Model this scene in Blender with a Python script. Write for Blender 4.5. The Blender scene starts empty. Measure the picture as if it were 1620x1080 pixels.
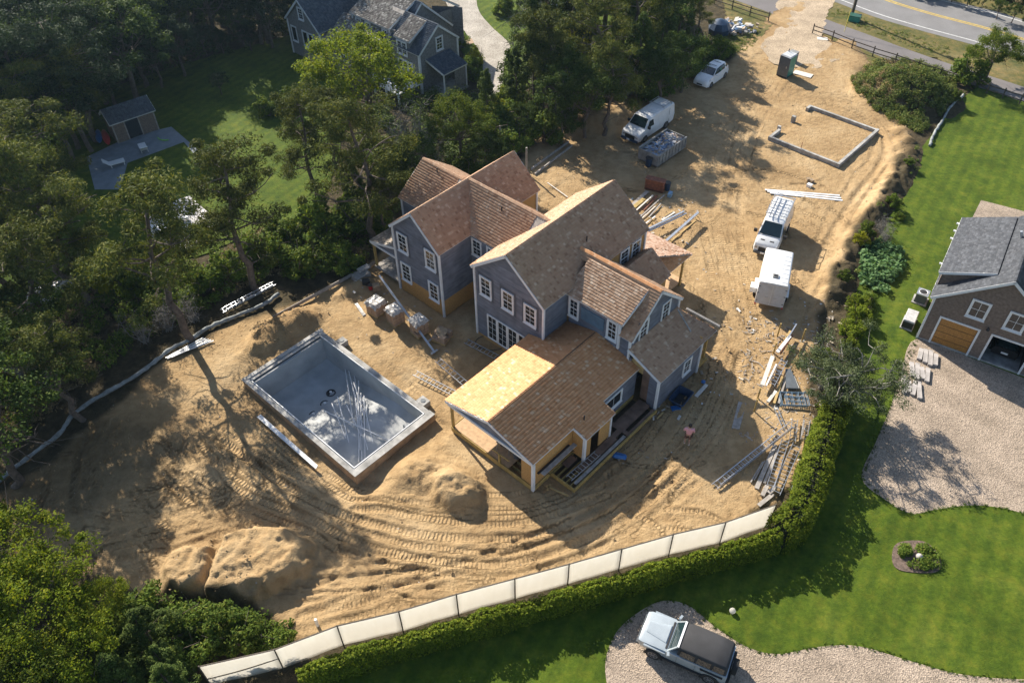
import bpy, math, random
import numpy as np
from mathutils import Vector, Matrix
from mathutils.geometry import tessellate_polygon
random.seed(7); np.random.seed(7)
R = math.radians
SC = bpy.context.scene

# ------------------------------------------------------------------ camera
CAM_H = 40.0
F_PX, PPX, PPY = 1300.0, 810.0, 540.0
_d = np.array([832.0 - PPX, 1855.0 - PPY, F_PX]); _d /= np.linalg.norm(_d)
_up = -_d
_fw = np.array([0, 0, 1.0]) - _up[2] * _up; _fw /= np.linalg.norm(_fw)
_rt = np.cross(_fw, _up)
CR = np.array([_rt, _fw, _up])                      # world = CR @ (right, down, forward)
def G(px, py, z=0.0):
    """ground point seen at a pixel of the 1620x1080 photograph, at height z"""
    v = CR @ np.array([px - PPX, py - PPY, F_PX]); t = (z - CAM_H) / v[2]
    return (float(v[0] * t), float(v[1] * t))
cam = bpy.data.cameras.new('camera'); camo = bpy.data.objects.new('camera', cam)
SC.collection.objects.link(camo); SC.camera = camo
cam.lens = 36.0 * F_PX / 1620.0; cam.sensor_width = 36.0; cam.clip_end = 3000
m = Matrix.Identity(4)
for i in range(3):
    m[i][0] = CR[i][0]; m[i][1] = -CR[i][1]; m[i][2] = -CR[i][2]
m[2][3] = CAM_H
camo.matrix_world = m

# ------------------------------------------------------------------ light
SUN_AZ, SUN_EL = -56.5, 32.5         # azimuth the light travels towards, elevation
w = bpy.data.worlds.new('World'); SC.world = w; w.use_nodes = True
nt = w.node_tree; nt.nodes.clear()
sky = nt.nodes.new('ShaderNodeTexSky'); sky.sky_type = 'NISHITA'; sky.sun_disc = False
sky.sun_elevation = R(SUN_EL)
_sx, _sy = -math.cos(R(SUN_AZ)), -math.sin(R(SUN_AZ))
sky.sun_rotation = math.atan2(_sx, _sy)
bg = nt.nodes.new('ShaderNodeBackground'); bg.inputs[1].default_value = 0.084
wo = nt.nodes.new('ShaderNodeOutputWorld')
nt.links.new(sky.outputs[0], bg.inputs[0]); nt.links.new(bg.outputs[0], wo.inputs[0])
sun = bpy.data.lights.new('sun', 'SUN'); sun.energy = 5.0; sun.angle = R(0.53); sun.color = (1.0, 0.92, 0.79)
suno = bpy.data.objects.new('sun', sun); SC.collection.objects.link(suno)
_t = Vector((math.cos(R(SUN_AZ)) * math.cos(R(SUN_EL)), math.sin(R(SUN_AZ)) * math.cos(R(SUN_EL)), -math.sin(R(SUN_EL))))
suno.rotation_euler = _t.to_track_quat('-Z', 'Y').to_euler(); suno.location = (-40, 80, 60)
vs = SC.view_settings; vs.view_transform = 'Standard'; vs.look = 'None'; vs.gamma = 1; vs.use_curve_mapping = False
vs.exposure = 1.02
SC.cycles.max_bounces = 5; SC.cycles.diffuse_bounces = 3; SC.cycles.glossy_bounces = 2
SC.cycles.transmission_bounces = 3; SC.cycles.transparent_max_bounces = 4
SC.cycles.sample_clamp_indirect = 4

# ------------------------------------------------------------------ helpers
COL = SC.collection
def link(o):
    COL.objects.link(o); return o
def tag(o, label=None, cat=None, group=None, kind=None):
    if label: o['label'] = label
    if cat: o['category'] = cat
    if group: o['group'] = group
    if kind: o['kind'] = kind
    return o
def thing(name, label, cat, loc=(0, 0, 0), rz=0.0, group=None):
    o = link(bpy.data.objects.new(name, None)); o.empty_display_size = 0.3
    o.location = loc; o.rotation_euler = (0, 0, rz)
    return tag(o, label, cat, group)
def sm(me, ang=35):
    me.polygons.foreach_set('use_smooth', [True] * len(me.polygons))
    me.set_sharp_from_angle(angle=R(ang))
class MB:
    def __init__(s): s.v = []; s.f = []
    def add(s, vs_, fs):
        n = len(s.v); s.v += [tuple(map(float, p)) for p in vs_]; s.f += [tuple(i + n for i in f) for f in fs]; return s
    def hexa(s, p):     # 8 corners: bottom 0-3 ccw, top 4-7
        return s.add(p, [(0, 3, 2, 1), (4, 5, 6, 7), (0, 1, 5, 4), (1, 2, 6, 5), (2, 3, 7, 6), (3, 0, 4, 7)])
    def box(s, x0, x1, y0, y1, z0, z1):
        return s.hexa([(x0, y0, z0), (x1, y0, z0), (x1, y1, z0), (x0, y1, z0), (x0, y0, z1), (x1, y0, z1), (x1, y1, z1), (x0, y1, z1)])
    def rbox(s, c, sz, rz=0.0, rx=0.0, ry=0.0):
        M = Matrix.Rotation(rz, 3, 'Z') @ Matrix.Rotation(ry, 3, 'Y') @ Matrix.Rotation(rx, 3, 'X')
        pts = []
        for z in (-1, 1):
            for x, y in ((-1, -1), (1, -1), (1, 1), (-1, 1)):
                q = M @ Vector((x * sz[0] / 2, y * sz[1] / 2, z * sz[2] / 2)); pts.append((q.x + c[0], q.y + c[1], q.z + c[2]))
        return s.hexa(pts)
    def beam(s, p, q, w_, h_, up=(0, 0, 1)):
        p = Vector(p); q = Vector(q); d = (q - p).normalized(); up = Vector(up)
        a = d.cross(up)
        if a.length < 1e-4: a = d.cross(Vector((1, 0, 0)))
        a.normalize(); b = a.cross(d).normalized()
        pts = []
        for e in (p, q):
            for i, j in ((-1, -1), (1, -1), (1, 1), (-1, 1)):
                pts.append(tuple(e + a * (i * w_ / 2) + b * (j * h_ / 2)))
        return s.add(pts, [(0, 1, 2, 3), (7, 6, 5, 4), (0, 4, 5, 1), (1, 5, 6, 2), (2, 6, 7, 3), (3, 7, 4, 0)])
    def tube(s, p, q, r0, r1=None, n=8, cap=True):
        r1 = r0 if r1 is None else r1
        p = Vector(p); q = Vector(q); d = (q - p).normalized(); a = d.cross(Vector((0, 0, 1)))
        if a.length < 1e-3: a = Vector((1, 0, 0))
        a.normalize(); b = d.cross(a)
        vs_ = []
        for e, r in ((p, r0), (q, r1)):
            for k in range(n):
                t = 2 * math.pi * k / n; vs_.append(tuple(e + a * (r * math.cos(t)) + b * (r * math.sin(t))))
        fs = [(k, (k + 1) % n, n + (k + 1) % n, n + k) for k in range(n)]
        if cap: fs += [tuple(range(n - 1, -1, -1)), tuple(range(n, 2 * n))]
        return s.add(vs_, fs)
    def path(s, pts, r, n=6):
        """tube along points, r scalar or list"""
        pts = [Vector(p) for p in pts]; rr = r if isinstance(r, (list, tuple)) else [r] * len(pts)
        vs_ = []; prev = None
        for i, p in enumerate(pts):
            d = (pts[min(i + 1, len(pts) - 1)] - pts[max(i - 1, 0)]).normalized()
            if prev is None:
                a = d.cross(Vector((0.13, 0.2, 1)))
                if a.length < 1e-2: a = d.cross(Vector((1, 0, 0)))
            else: a = prev - d * prev.dot(d)
            a.normalize(); prev = a; b = d.cross(a)
            for k in range(n):
                t = 2 * math.pi * k / n; vs_.append(tuple(p + a * (rr[i] * math.cos(t)) + b * (rr[i] * math.sin(t))))
        fs = []
        for i in range(len(pts) - 1):
            for k in range(n):
                fs.append((i * n + k, i * n + (k + 1) % n, (i + 1) * n + (k + 1) % n, (i + 1) * n + k))
        fs += [tuple(range(n - 1, -1, -1)), tuple(range((len(pts) - 1) * n, len(pts) * n))]
        return s.add(vs_, fs)
    def prism(s, poly, z0, z1):
        n = len(poly); vs_ = [(x, y, z0) for x, y in poly] + [(x, y, z1) for x, y in poly]
        return s.add(vs_, [tuple(range(n - 1, -1, -1)), tuple(range(n, 2 * n))] + [(i, (i + 1) % n, n + (i + 1) % n, n + i) for i in range(n)])
    def lathe(s, prof, c=(0, 0, 0), n=14):
        vs_ = []
        for r, z in prof:
            for k in range(n):
                t = 2 * math.pi * k / n; vs_.append((c[0] + r * math.cos(t), c[1] + r * math.sin(t), c[2] + z))
        fs = []
        for i in range(len(prof) - 1):
            for k in range(n): fs.append((i * n + k, i * n + (k + 1) % n, (i + 1) * n + (k + 1) % n, (i + 1) * n + k))
        fs += [tuple(range(n - 1, -1, -1)), tuple(range((len(prof) - 1) * n, len(prof) * n))]
        return s.add(vs_, fs)
    def loft(s, secs, close=True, caps=True):
        n = len(secs[0]); vs_ = [p for sec in secs for p in sec]; fs = []
        for i in range(len(secs) - 1):
            for k in range(n if close else n - 1):
                fs.append((i * n + k, i * n + (k + 1) % n, (i + 1) * n + (k + 1) % n, (i + 1) * n + k))
        if caps: fs += [tuple(range(n - 1, -1, -1)), tuple(range((len(secs) - 1) * n, len(secs) * n))]
        return s.add(vs_, fs)
    def mesh(s, name, mat, smooth=None):
        me = bpy.data.meshes.new(name); me.from_pydata(s.v, [], s.f); me.materials.append(mat)
        if smooth: sm(me, smooth)
        me.update(); return me
    def build(s, name, mat, parent=None, smooth=None, label=None, kind=None):
        o = link(bpy.data.objects.new(name, s.mesh(name, mat, smooth)))
        if parent is not None: o.parent = parent
        return tag(o, label, kind=kind)
def inst(name, me, parent=None, loc=(0, 0, 0), rz=0.0, rot=None, sc=None):
    o = link(bpy.data.objects.new(name, me)); o.location = loc
    o.rotation_euler = rot if rot else (0, 0, rz)
    if sc is not None: o.scale = sc if isinstance(sc, (tuple, list)) else (sc, sc, sc)
    if parent is not None: o.parent = parent
    return o
def children_of(o): return [c for c in bpy.data.objects if c.parent == o]
def copy_tree(o, parent=None, kids=None):
    c = link(o.copy())
    if parent is not None: c.parent = parent
    for ch in o.children: copy_tree(ch, c)
    return c
def np_mesh(name, V, Q, mat, smooth=False):
    """V (n,3) Q (m,k) numpy -> mesh"""
    me = bpy.data.meshes.new(name); n, k = Q.shape
    me.vertices.add(len(V)); me.vertices.foreach_set('co', np.ascontiguousarray(V, dtype=np.float32).ravel())
    me.loops.add(n * k); me.loops.foreach_set('vertex_index', np.ascontiguousarray(Q, dtype=np.int32).ravel())
    me.polygons.add(n); me.polygons.foreach_set('loop_start', np.arange(0, n * k, k, dtype=np.int32))
    me.polygons.foreach_set('loop_total', np.full(n, k, dtype=np.int32))
    if smooth: me.polygons.foreach_set('use_smooth', np.ones(n, dtype=bool))
    me.update(calc_edges=True); me.materials.append(mat); return me

def lat(n, seed):
    rs = np.random.RandomState(seed); return rs.rand(n, n)
_L = [lat(256, 11 + i) for i in range(8)]
def vnoise(x, y, k=0):
    T = _L[k % 8]; xi = np.floor(x).astype(int); yi = np.floor(y).astype(int)
    fx = x - xi; fy = y - yi; fx = fx * fx * (3 - 2 * fx); fy = fy * fy * (3 - 2 * fy)
    a = T[xi % 256, yi % 256]; b = T[(xi + 1) % 256, yi % 256]; c = T[xi % 256, (yi + 1) % 256]; d_ = T[(xi + 1) % 256, (yi + 1) % 256]
    return (a * (1 - fx) + b * fx) * (1 - fy) + (c * (1 - fx) + d_ * fx) * fy
def fbm(x, y, o=4, k=0):
    s = 0; a = 0.5
    for i in range(o):
        s = s + a * (vnoise(x + 17.3 * i, y - 9.1 * i, k + i) - 0.5) * 2; x = x * 2.03; y = y * 2.03; a *= 0.5
    return s
def inpoly(x, y, P):
    P = np.array(P); n = len(P); c = np.zeros(np.shape(x), bool); j = n - 1
    for i in range(n):
        xi, yi = P[i]; xj, yj = P[j]
        c ^= ((yi > y) != (yj > y)) & (x < (xj - xi) * (y - yi) / (yj - yi + 1e-12) + xi); j = i
    return c
def cr(pts, n=8, closed=False):
    """catmull-rom through 2D/3D points"""
    P = [np.array(p, float) for p in pts]; out = []; N = len(P)
    rng = range(N if closed else N - 1)
    for i in rng:
        p1 = P[i]; p2 = P[(i + 1) % N]
        p0 = P[i - 1] if (closed or i > 0) else 2 * p1 - p2
        p3 = P[(i + 2) % N] if (closed or i + 2 < N) else 2 * p2 - p1
        for k in range(n):
            t = k / n
            out.append(0.5 * ((2 * p1) + (-p0 + p2) * t + (2 * p0 - 5 * p1 + 4 * p2 - p3) * t * t + (-p0 + 3 * p1 - 3 * p2 + p3) * t ** 3))
    if not closed: out.append(P[-1])
    return out
def GP(pts, z=0.0): return [G(p[0], p[1], z) for p in pts]

# ------------------------------------------------------------------ materials
def mat_base(name):
    m_ = bpy.data.materials.new(name); m_.use_nodes = True; t = m_.node_tree; b = t.nodes['Principled BSDF']; return m_, t, b
def N(t, typ, **kw):
    n = t.nodes.new(typ)
    for k, v in kw.items(): setattr(n, k, v)
    return n
def noise(t, scale, det=4, coord='Object', rough=0.55, vec=None):
    tc = N(t, 'ShaderNodeTexCoord'); n = N(t, 'ShaderNodeTexNoise')
    n.inputs['Scale'].default_value = scale; n.inputs['Detail'].default_value = det; n.inputs['Roughness'].default_value = rough
    t.links.new(vec if vec is not None else tc.outputs[coord], n.inputs['Vector']); return n
def ramp(t, fac, stops):
    r = N(t, 'ShaderNodeValToRGB'); e = r.color_ramp.elements
    while len(e) < len(stops): e.new(0.5)
    for i, (p, c) in enumerate(stops):
        e[i].position = p; e[i].color = (c[0], c[1], c[2], 1)
    t.links.new(fac, r.inputs[0]); return r
def mixc(t, a, b, fac, mode='MIX'):
    m_ = N(t, 'ShaderNodeMix', data_type='RGBA', blend_type=mode)
    for s_, v in ((6, a), (7, b)):
        if isinstance(v, (tuple, list)): m_.inputs[s_].default_value = (v[0], v[1], v[2], 1)
        else: t.links.new(v, m_.inputs[s_])
    if isinstance(fac, (int, float)): m_.inputs[0].default_value = fac
    else: t.links.new(fac, m_.inputs[0])
    return m_.outputs[2]
def math_(t, op, a, b=None, clamp=False):
    m_ = N(t, 'ShaderNodeMath', operation=op); m_.use_clamp = clamp
    for i, v in enumerate((a, b)):
        if v is None: continue
        if isinstance(v, (int, float)): m_.inputs[i].default_value = v
        else: t.links.new(v, m_.inputs[i])
    return m_.outputs[0]
def bump(t, b, h, dist=0.02, strength=0.5):
    n = N(t, 'ShaderNodeBump'); n.inputs['Strength'].default_value = strength; n.inputs['Distance'].default_value = dist
    t.links.new(h, n.inputs['Height']); t.links.new(n.outputs[0], b.inputs['Normal']); return n
def mul(c, k): return (c[0] * k, c[1] * k, c[2] * k)
def M_plain(name, col, rough=0.6, var=0.15, scale=3.0, bmp=0.0, metal=0.0, island=0.0, spec=None, bscale=30, tint=None):
    m_, t, b = mat_base(name)
    n = noise(t, scale, 5); c2 = tint if tint else mul(col, 1 - 2 * var)
    r = ramp(t, n.outputs[0], [(0.3, c2), (0.7, mul(col, 1 + var))]); out = r.outputs[0]
    if island > 0:
        g = N(t, 'ShaderNodeNewGeometry'); hsv = N(t, 'ShaderNodeHueSaturation')
        v = N(t, 'ShaderNodeMapRange'); v.inputs[3].default_value = 1 - island; v.inputs[4].default_value = 1 + island
        t.links.new(g.outputs['Random Per Island'], v.inputs[0]); t.links.new(v.outputs[0], hsv.inputs['Value']); t.links.new(out, hsv.inputs['Color']); out = hsv.outputs[0]
    t.links.new(out, b.inputs['Base Color']); b.inputs['Roughness'].default_value = rough; b.inputs['Metallic'].default_value = metal
    if spec is not None: b.inputs['Specular IOR Level'].default_value = spec
    if bmp: bump(t, b, noise(t, bscale, 4).outputs[0], 0.02, bmp)
    return m_
def M_rand(name, stops, rough=0.8, nscale=1.2, nmix=0.35, ndark=(0.5, 0.45, 0.42), spec=0.3):
    """colour picked per loose piece from a ramp, with slow weather mottling on top"""
    m_, t, b = mat_base(name); g = N(t, 'ShaderNodeNewGeometry')
    r = ramp(t, g.outputs['Random Per Island'], stops); n = noise(t, nscale, 5)
    r2 = ramp(t, n.outputs[0], [(0.35, ndark), (0.65, (1.1, 1.1, 1.1))])
    t.links.new(mixc(t, r.outputs[0], r2.outputs[0], nmix, 'MULTIPLY'), b.inputs['Base Color'])
    b.inputs['Roughness'].default_value = rough; b.inputs['Specular IOR Level'].default_value = spec
    return m_
def M_leaf(name, c1, c2, c3=None, trans=0.3, nscale=0.6):
    m_, t, b = mat_base(name); g = N(t, 'ShaderNodeNewGeometry')
    r = ramp(t, g.outputs['Random Per Island'], [(0.0, c1), (0.7, c2), (1.0, c3 or c2)])
    n = noise(t, nscale, 3); r2 = ramp(t, n.outputs[0], [(0.3, (0.62, 0.66, 0.6)), (0.7, (1.25, 1.2, 1.1))])
    c = mixc(t, r.outputs[0], r2.outputs[0], 0.8, 'MULTIPLY')
    oi = N(t, 'ShaderNodeObjectInfo'); hs = N(t, 'ShaderNodeHueSaturation')
    mr = N(t, 'ShaderNodeMapRange'); mr.inputs[3].default_value = 0.78; mr.inputs[4].default_value = 1.25
    t.links.new(oi.outputs['Random'], mr.inputs[0]); t.links.new(mr.outputs[0], hs.inputs['Value']); t.links.new(c, hs.inputs['Color'])
    t.links.new(hs.outputs[0], b.inputs['Base Color']); b.inputs['Roughness'].default_value = 0.7; b.inputs['Specular IOR Level'].default_value = 0.08
    tr = N(t, 'ShaderNodeBsdfTranslucent'); t.links.new(mixc(t, hs.outputs[0], (1.3, 1.25, 0.6), 1.0, 'MULTIPLY'), tr.inputs[0])
    mx = N(t, 'ShaderNodeMixShader'); mx.inputs[0].default_value = trans
    t.links.new(b.outputs[0], mx.inputs[1]); t.links.new(tr.outputs[0], mx.inputs[2])
    t.links.new(mx.outputs[0], t.nodes['Material Output'].inputs[0])
    return m_
MT = {}
MT['trim'] = M_plain('white_trim_paint', (0.72, 0.73, 0.74), 0.55, 0.05)
MT['white'] = M_plain('white_paint', (0.78, 0.79, 0.80), 0.25, 0.03, spec=0.6)
MT['vanwhite'] = M_plain('white_vehicle_paint', (0.76, 0.77, 0.78), 0.22, 0.03, spec=0.6)
MT['greypaint'] = M_plain('pale_grey_vehicle_paint', (0.42, 0.47, 0.50), 0.2, 0.03, metal=0.3, spec=0.6)
MT['glass'] = M_plain('dark_window_glass', (0.02, 0.028, 0.035), 0.06, 0.1, spec=0.8)
MT['autoglass'] = M_plain('vehicle_glass', (0.015, 0.03, 0.035), 0.05, 0.1, spec=0.8)
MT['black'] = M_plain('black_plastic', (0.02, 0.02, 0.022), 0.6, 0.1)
MT['tyre'] = M_plain('tyre_rubber', (0.022, 0.022, 0.022), 0.85, 0.1)
MT['rim'] = M_plain('wheel_alloy', (0.35, 0.35, 0.36), 0.35, 0.1, metal=0.7)
MT['canvas'] = M_plain('black_canvas_top', (0.035, 0.035, 0.038), 0.8, 0.12, scale=1.5, bmp=0.1)
MT['alu'] = M_plain('aluminium', (0.55, 0.57, 0.60), 0.38, 0.1, metal=0.75)
MT['lumber'] = M_plain('new_framing_lumber', (0.46, 0.32, 0.13), 0.7, 0.15, scale=4, island=0.15)
MT['ptlumber'] = M_plain('treated_yellow_lumber', (0.40, 0.28, 0.09), 0.75, 0.15, scale=4, island=0.1)
MT['greywood'] = M_plain('weathered_grey_lumber', (0.34, 0.31, 0.28), 0.85, 0.18, scale=4, island=0.25)
MT['palewood'] = M_plain('pale_primed_board', (0.62, 0.58, 0.52), 0.7, 0.1, scale=3, island=0.15)
MT['osb'] = M_plain('osb_sheathing', (0.50, 0.28, 0.09), 0.8, 0.18, scale=14, tint=(0.33, 0.19, 0.07))
MT['floorosb'] = M_plain('subfloor_sheet', (0.52, 0.34, 0.19), 0.8, 0.12, scale=5)
MT['darkfloor'] = M_plain('damp_plywood_floor', (0.19, 0.12, 0.085), 0.85, 0.25, scale=1.5)
MT['wrap'] = M_plain('blue_grey_house_sheathing', (0.160, 0.175, 0.215), 0.7, 0.14, scale=1.3, bmp=0.05)
MT['wrapblue'] = M_plain('blue_grey_flashing_tape', (0.085, 0.095, 0.12), 0.6, 0.1)
MT['concrete'] = M_plain('new_concrete', (0.38, 0.37, 0.35), 0.85, 0.26, scale=1.6, bmp=0.15)
MT['poolwall'] = M_plain('pool_gunite', (0.43, 0.44, 0.44), 0.95, 0.10, scale=0.8, bmp=0.2, spec=0.1)
MT['formwood'] = M_plain('sand_stained_form_face', (0.40, 0.27, 0.16), 0.85, 0.2, scale=2, bmp=0.2)
MT['pvc'] = M_plain('white_pipe', (0.74, 0.74, 0.74), 0.4, 0.05)
MT['silt'] = M_plain('pale_mesh_sock', (0.27, 0.29, 0.29), 0.9, 0.25, scale=2.5, bmp=0.3)
MT['fabric'] = M_plain('white_screen_fabric', (0.74, 0.73, 0.70), 0.85, 0.05, scale=1.2, bmp=0.1)
_t = MT['fabric'].node_tree; _tr = N(_t, 'ShaderNodeBsdfTranslucent'); _tr.inputs[0].default_value = (0.85, 0.83, 0.78, 1); _mx = N(_t, 'ShaderNodeMixShader'); _mx.inputs[0].default_value = 0.62
_t.links.new(_t.nodes['Principled BSDF'].outputs[0], _mx.inputs[1]); _t.links.new(_tr.outputs[0], _mx.inputs[2]); _t.links.new(_mx.outputs[0], _t.nodes['Material Output'].inputs[0])
MT['post'] = M_plain('dark_fence_post', (0.10, 0.08, 0.06), 0.8, 0.2)
MT['shakegrey'] = M_rand('weathered_roof_shake', [(0, (0.20, 0.17, 0.14)), (0.6, (0.30, 0.26, 0.22)), (1, (0.42, 0.38, 0.33))], 0.9)
MT['shakenew'] = M_rand('fresh_cedar_shake', [(0, (0.47, 0.215, 0.088)), (0.12, (0.55, 0.268, 0.118)), (0.88, (0.61, 0.318, 0.152)), (1, (0.70, 0.48, 0.30))], 0.75, 2.2, 0.25, (0.84, 0.66, 0.55))
MT['shakemid'] = M_rand('cedar_shake', [(0, (0.30, 0.175, 0.108)), (0.15, (0.41, 0.255, 0.162)), (0.88, (0.46, 0.30, 0.195)), (1, (0.58, 0.43, 0.31))], 0.8, 1.3, 0.3, (0.78, 0.66, 0.6))
MT['asphaltsh'] = M_rand('grey_asphalt_shingle', [(0, (0.050, 0.055, 0.066)), (0.6, (0.068, 0.074, 0.086)), (1, (0.095, 0.102, 0.118))], 0.95, 2.5, 0.3)
MT['asphaltdark'] = M_rand('dark_asphalt_shingle', [(0, (0.06, 0.075, 0.10)), (0.6, (0.09, 0.11, 0.14)), (1, (0.13, 0.15, 0.18))], 0.95, 2.5, 0.3)
MT['mossy'] = M_rand('lichen_covered_shingle', [(0, (0.13, 0.12, 0.11)), (0.55, (0.24, 0.22, 0.20)), (0.85, (0.38, 0.36, 0.32)), (1, (0.62, 0.60, 0.55))], 0.95, 3, 0.5)
MT['wallshingle'] = M_plain('brown_wall_shingle', (0.20, 0.15, 0.12), 0.9, 0.2, scale=6, bmp=0.3)
MT['wallgrey'] = M_plain('grey_wall_shingle', (0.23, 0.225, 0.22), 0.9, 0.18, scale=6, bmp=0.3)
MT['door'] = M_plain('stained_wood_door', (0.42, 0.20, 0.045), 0.5, 0.15, scale=5)
MT['steelgrey'] = M_plain('grey_painted_steel', (0.30, 0.30, 0.29), 0.55, 0.2, scale=2, metal=0.2)
MT['rust'] = M_plain('rusty_red_steel', (0.21, 0.075, 0.04), 0.75, 0.25, scale=4)
MT['green'] = M_plain('teal_green_plastic', (0.03, 0.24, 0.18), 0.45, 0.08)
MT['greyplastic'] = M_plain('grey_plastic', (0.10, 0.115, 0.13), 0.5, 0.1)
MT['blue'] = M_plain('blue_plastic', (0.03, 0.14, 0.38), 0.45, 0.1)
MT['darkblue'] = M_plain('dark_blue_plastic', (0.025, 0.05, 0.10), 0.4, 0.15)
MT['red'] = M_plain('red_plastic', (0.50, 0.03, 0.03), 0.45, 0.1)
MT['poly'] = M_plain('clear_wrinkled_wrap', (0.44, 0.42, 0.40), 0.3, 0.3, scale=9, bmp=0.8, bscale=9)
MT['brick'] = M_plain('pale_brown_block', (0.36, 0.25, 0.17), 0.85, 0.15, scale=5, island=0.25)
MT['cardboard'] = M_plain('brown_cardboard', (0.34, 0.25, 0.16), 0.85, 0.2, scale=5)
MT['stone'] = M_plain('pale_grey_stone', (0.40, 0.37, 0.35), 0.85, 0.2, scale=3, bmp=0.3, island=0.15)
MT['bark'] = M_plain('tree_bark', (0.13, 0.10, 0.08), 0.9, 0.25, scale=5, bmp=0.5, bscale=14)
MT['barkgrey'] = M_plain('grey_dead_bark', (0.22, 0.205, 0.185), 0.9, 0.2, scale=5)
MT['skin'] = M_plain('skin', (0.46, 0.27, 0.19), 0.5, 0.05)
MT['pink'] = M_plain('pink_shirt_cloth', (0.70, 0.34, 0.36), 0.8, 0.1, scale=12)
MT['shorts'] = M_plain('brown_shorts_cloth', (0.16, 0.085, 0.06), 0.85, 0.1)
MT['hair'] = M_plain('dark_hair', (0.03, 0.02, 0.015), 0.6, 0.1)
MT['debris'] = M_rand('mixed_rubbish', [(0, (0.08, 0.16, 0.36)), (0.25, (0.50, 0.46, 0.40)), (0.5, (0.45, 0.30, 0.18)), (0.75, (0.20, 0.33, 0.52)), (1, (0.75, 0.73, 0.70))], 0.7)
MT['water'] = M_plain('pool_water', (0.02, 0.07, 0.10), 0.05, 0.1, spec=0.8)
MT['decking'] = M_plain('blue_grey_patio_stone', (0.21, 0.24, 0.27), 0.8, 0.12, scale=1.2)
MT['copper'] = M_plain('dark_copper_line', (0.05, 0.045, 0.05), 0.5, 0.1)
def streaks(mt, sc, lo, hi, amt, coord='Object'):
    t = mt.node_tree; b = t.nodes['Principled BSDF']; src = b.inputs['Base Color'].links[0].from_socket
    tc = N(t, 'ShaderNodeTexCoord'); mp = N(t, 'ShaderNodeMapping'); mp.inputs['Scale'].default_value = sc; t.links.new(tc.outputs[coord], mp.inputs[0])
    n = noise(t, 1.0, 5, vec=mp.outputs[0], rough=0.6); r = ramp(t, n.outputs[0], [(0.35, lo), (0.65, hi)]); t.links.new(mixc(t, src, r.outputs[0], amt, 'MULTIPLY'), b.inputs['Base Color'])
streaks(MT['wrap'], (0.7, 0.7, 7.0), (0.72, 0.74, 0.78), (1.25, 1.22, 1.18), 0.9)
streaks(MT['fabric'], (2.5, 2.5, 0.6), (0.80, 0.77, 0.70), (1.05, 1.05, 1.05), 0.8)
streaks(MT['vanwhite'], (1.2, 1.2, 0.8), (0.84, 0.83, 0.80), (1.03, 1.03, 1.03), 0.8)
LF = {
 'greygreen': M_leaf('grey_green_juniper', (0.045, 0.062, 0.030), (0.085, 0.110, 0.055), (0.13, 0.15, 0.08), 0.2),
 'forest': M_leaf('shade_tinted_forest_foliage', (0.018, 0.033, 0.017), (0.037, 0.061, 0.028), (0.062, 0.087, 0.037), 0.12),  # woodland shade is put into these darker leaf colours
 'pine': M_leaf('pine_needles', (0.050, 0.069, 0.018), (0.104, 0.125, 0.029), (0.175, 0.172, 0.046), 0.22),
 'cedar': M_leaf('cedar_foliage', (0.036, 0.059, 0.014), (0.080, 0.119, 0.028), (0.125, 0.156, 0.037), 0.2),
 'oak': M_leaf('broadleaf_foliage', (0.060, 0.098, 0.014), (0.113, 0.157, 0.025), (0.187, 0.197, 0.032), 0.36),
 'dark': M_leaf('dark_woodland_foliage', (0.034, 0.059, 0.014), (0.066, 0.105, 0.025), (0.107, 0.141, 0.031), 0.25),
 'yellow': M_leaf('yellow_green_foliage', (0.189, 0.232, 0.022), (0.348, 0.348, 0.029), (0.493, 0.435, 0.043), 0.38),
 'limegreen': M_leaf('bright_yellow_green_leaves', (0.10, 0.15, 0.015), (0.17, 0.22, 0.02), (0.27, 0.28, 0.03), 0.4),  # brighter, yellower leaf colour than the other broadleaves
 'hedge': M_leaf('hedge_foliage', (0.085, 0.125, 0.014), (0.160, 0.215, 0.022), (0.27, 0.30, 0.035), 0.4),
 'shrub': M_leaf('shrub_foliage', (0.059, 0.105, 0.018), (0.117, 0.172, 0.029), (0.200, 0.223, 0.041), 0.3),
 'big': M_leaf('large_pale_leaves', (0.065, 0.138, 0.051), (0.131, 0.232, 0.102), (0.203, 0.304, 0.145), 0.3),
 'dry': M_leaf('dry_brush', (0.174, 0.131, 0.072), (0.290, 0.225, 0.131), (0.406, 0.319, 0.203), 0.2),
 'weed': M_leaf('weedy_growth', (0.072, 0.116, 0.029), (0.145, 0.189, 0.051), (0.290, 0.275, 0.102), 0.3),
}
# ------------------------------------------------------------------ site frame (u along the gable fronts, v along the ridges)
TH = R(-43.3)
UX = np.array([math.cos(TH), math.sin(TH)]); VX = np.array([-UX[1], UX[0]])
ORG = np.array(G(844, 777, 0))
def UV(u, v): p = ORG + u * UX + v * VX; return (float(p[0]), float(p[1]))
def toUV(x, y):
    return (x - ORG[0]) * UX[0] + (y - ORG[1]) * UX[1], (x - ORG[0]) * VX[0] + (y - ORG[1]) * VX[1]

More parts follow.
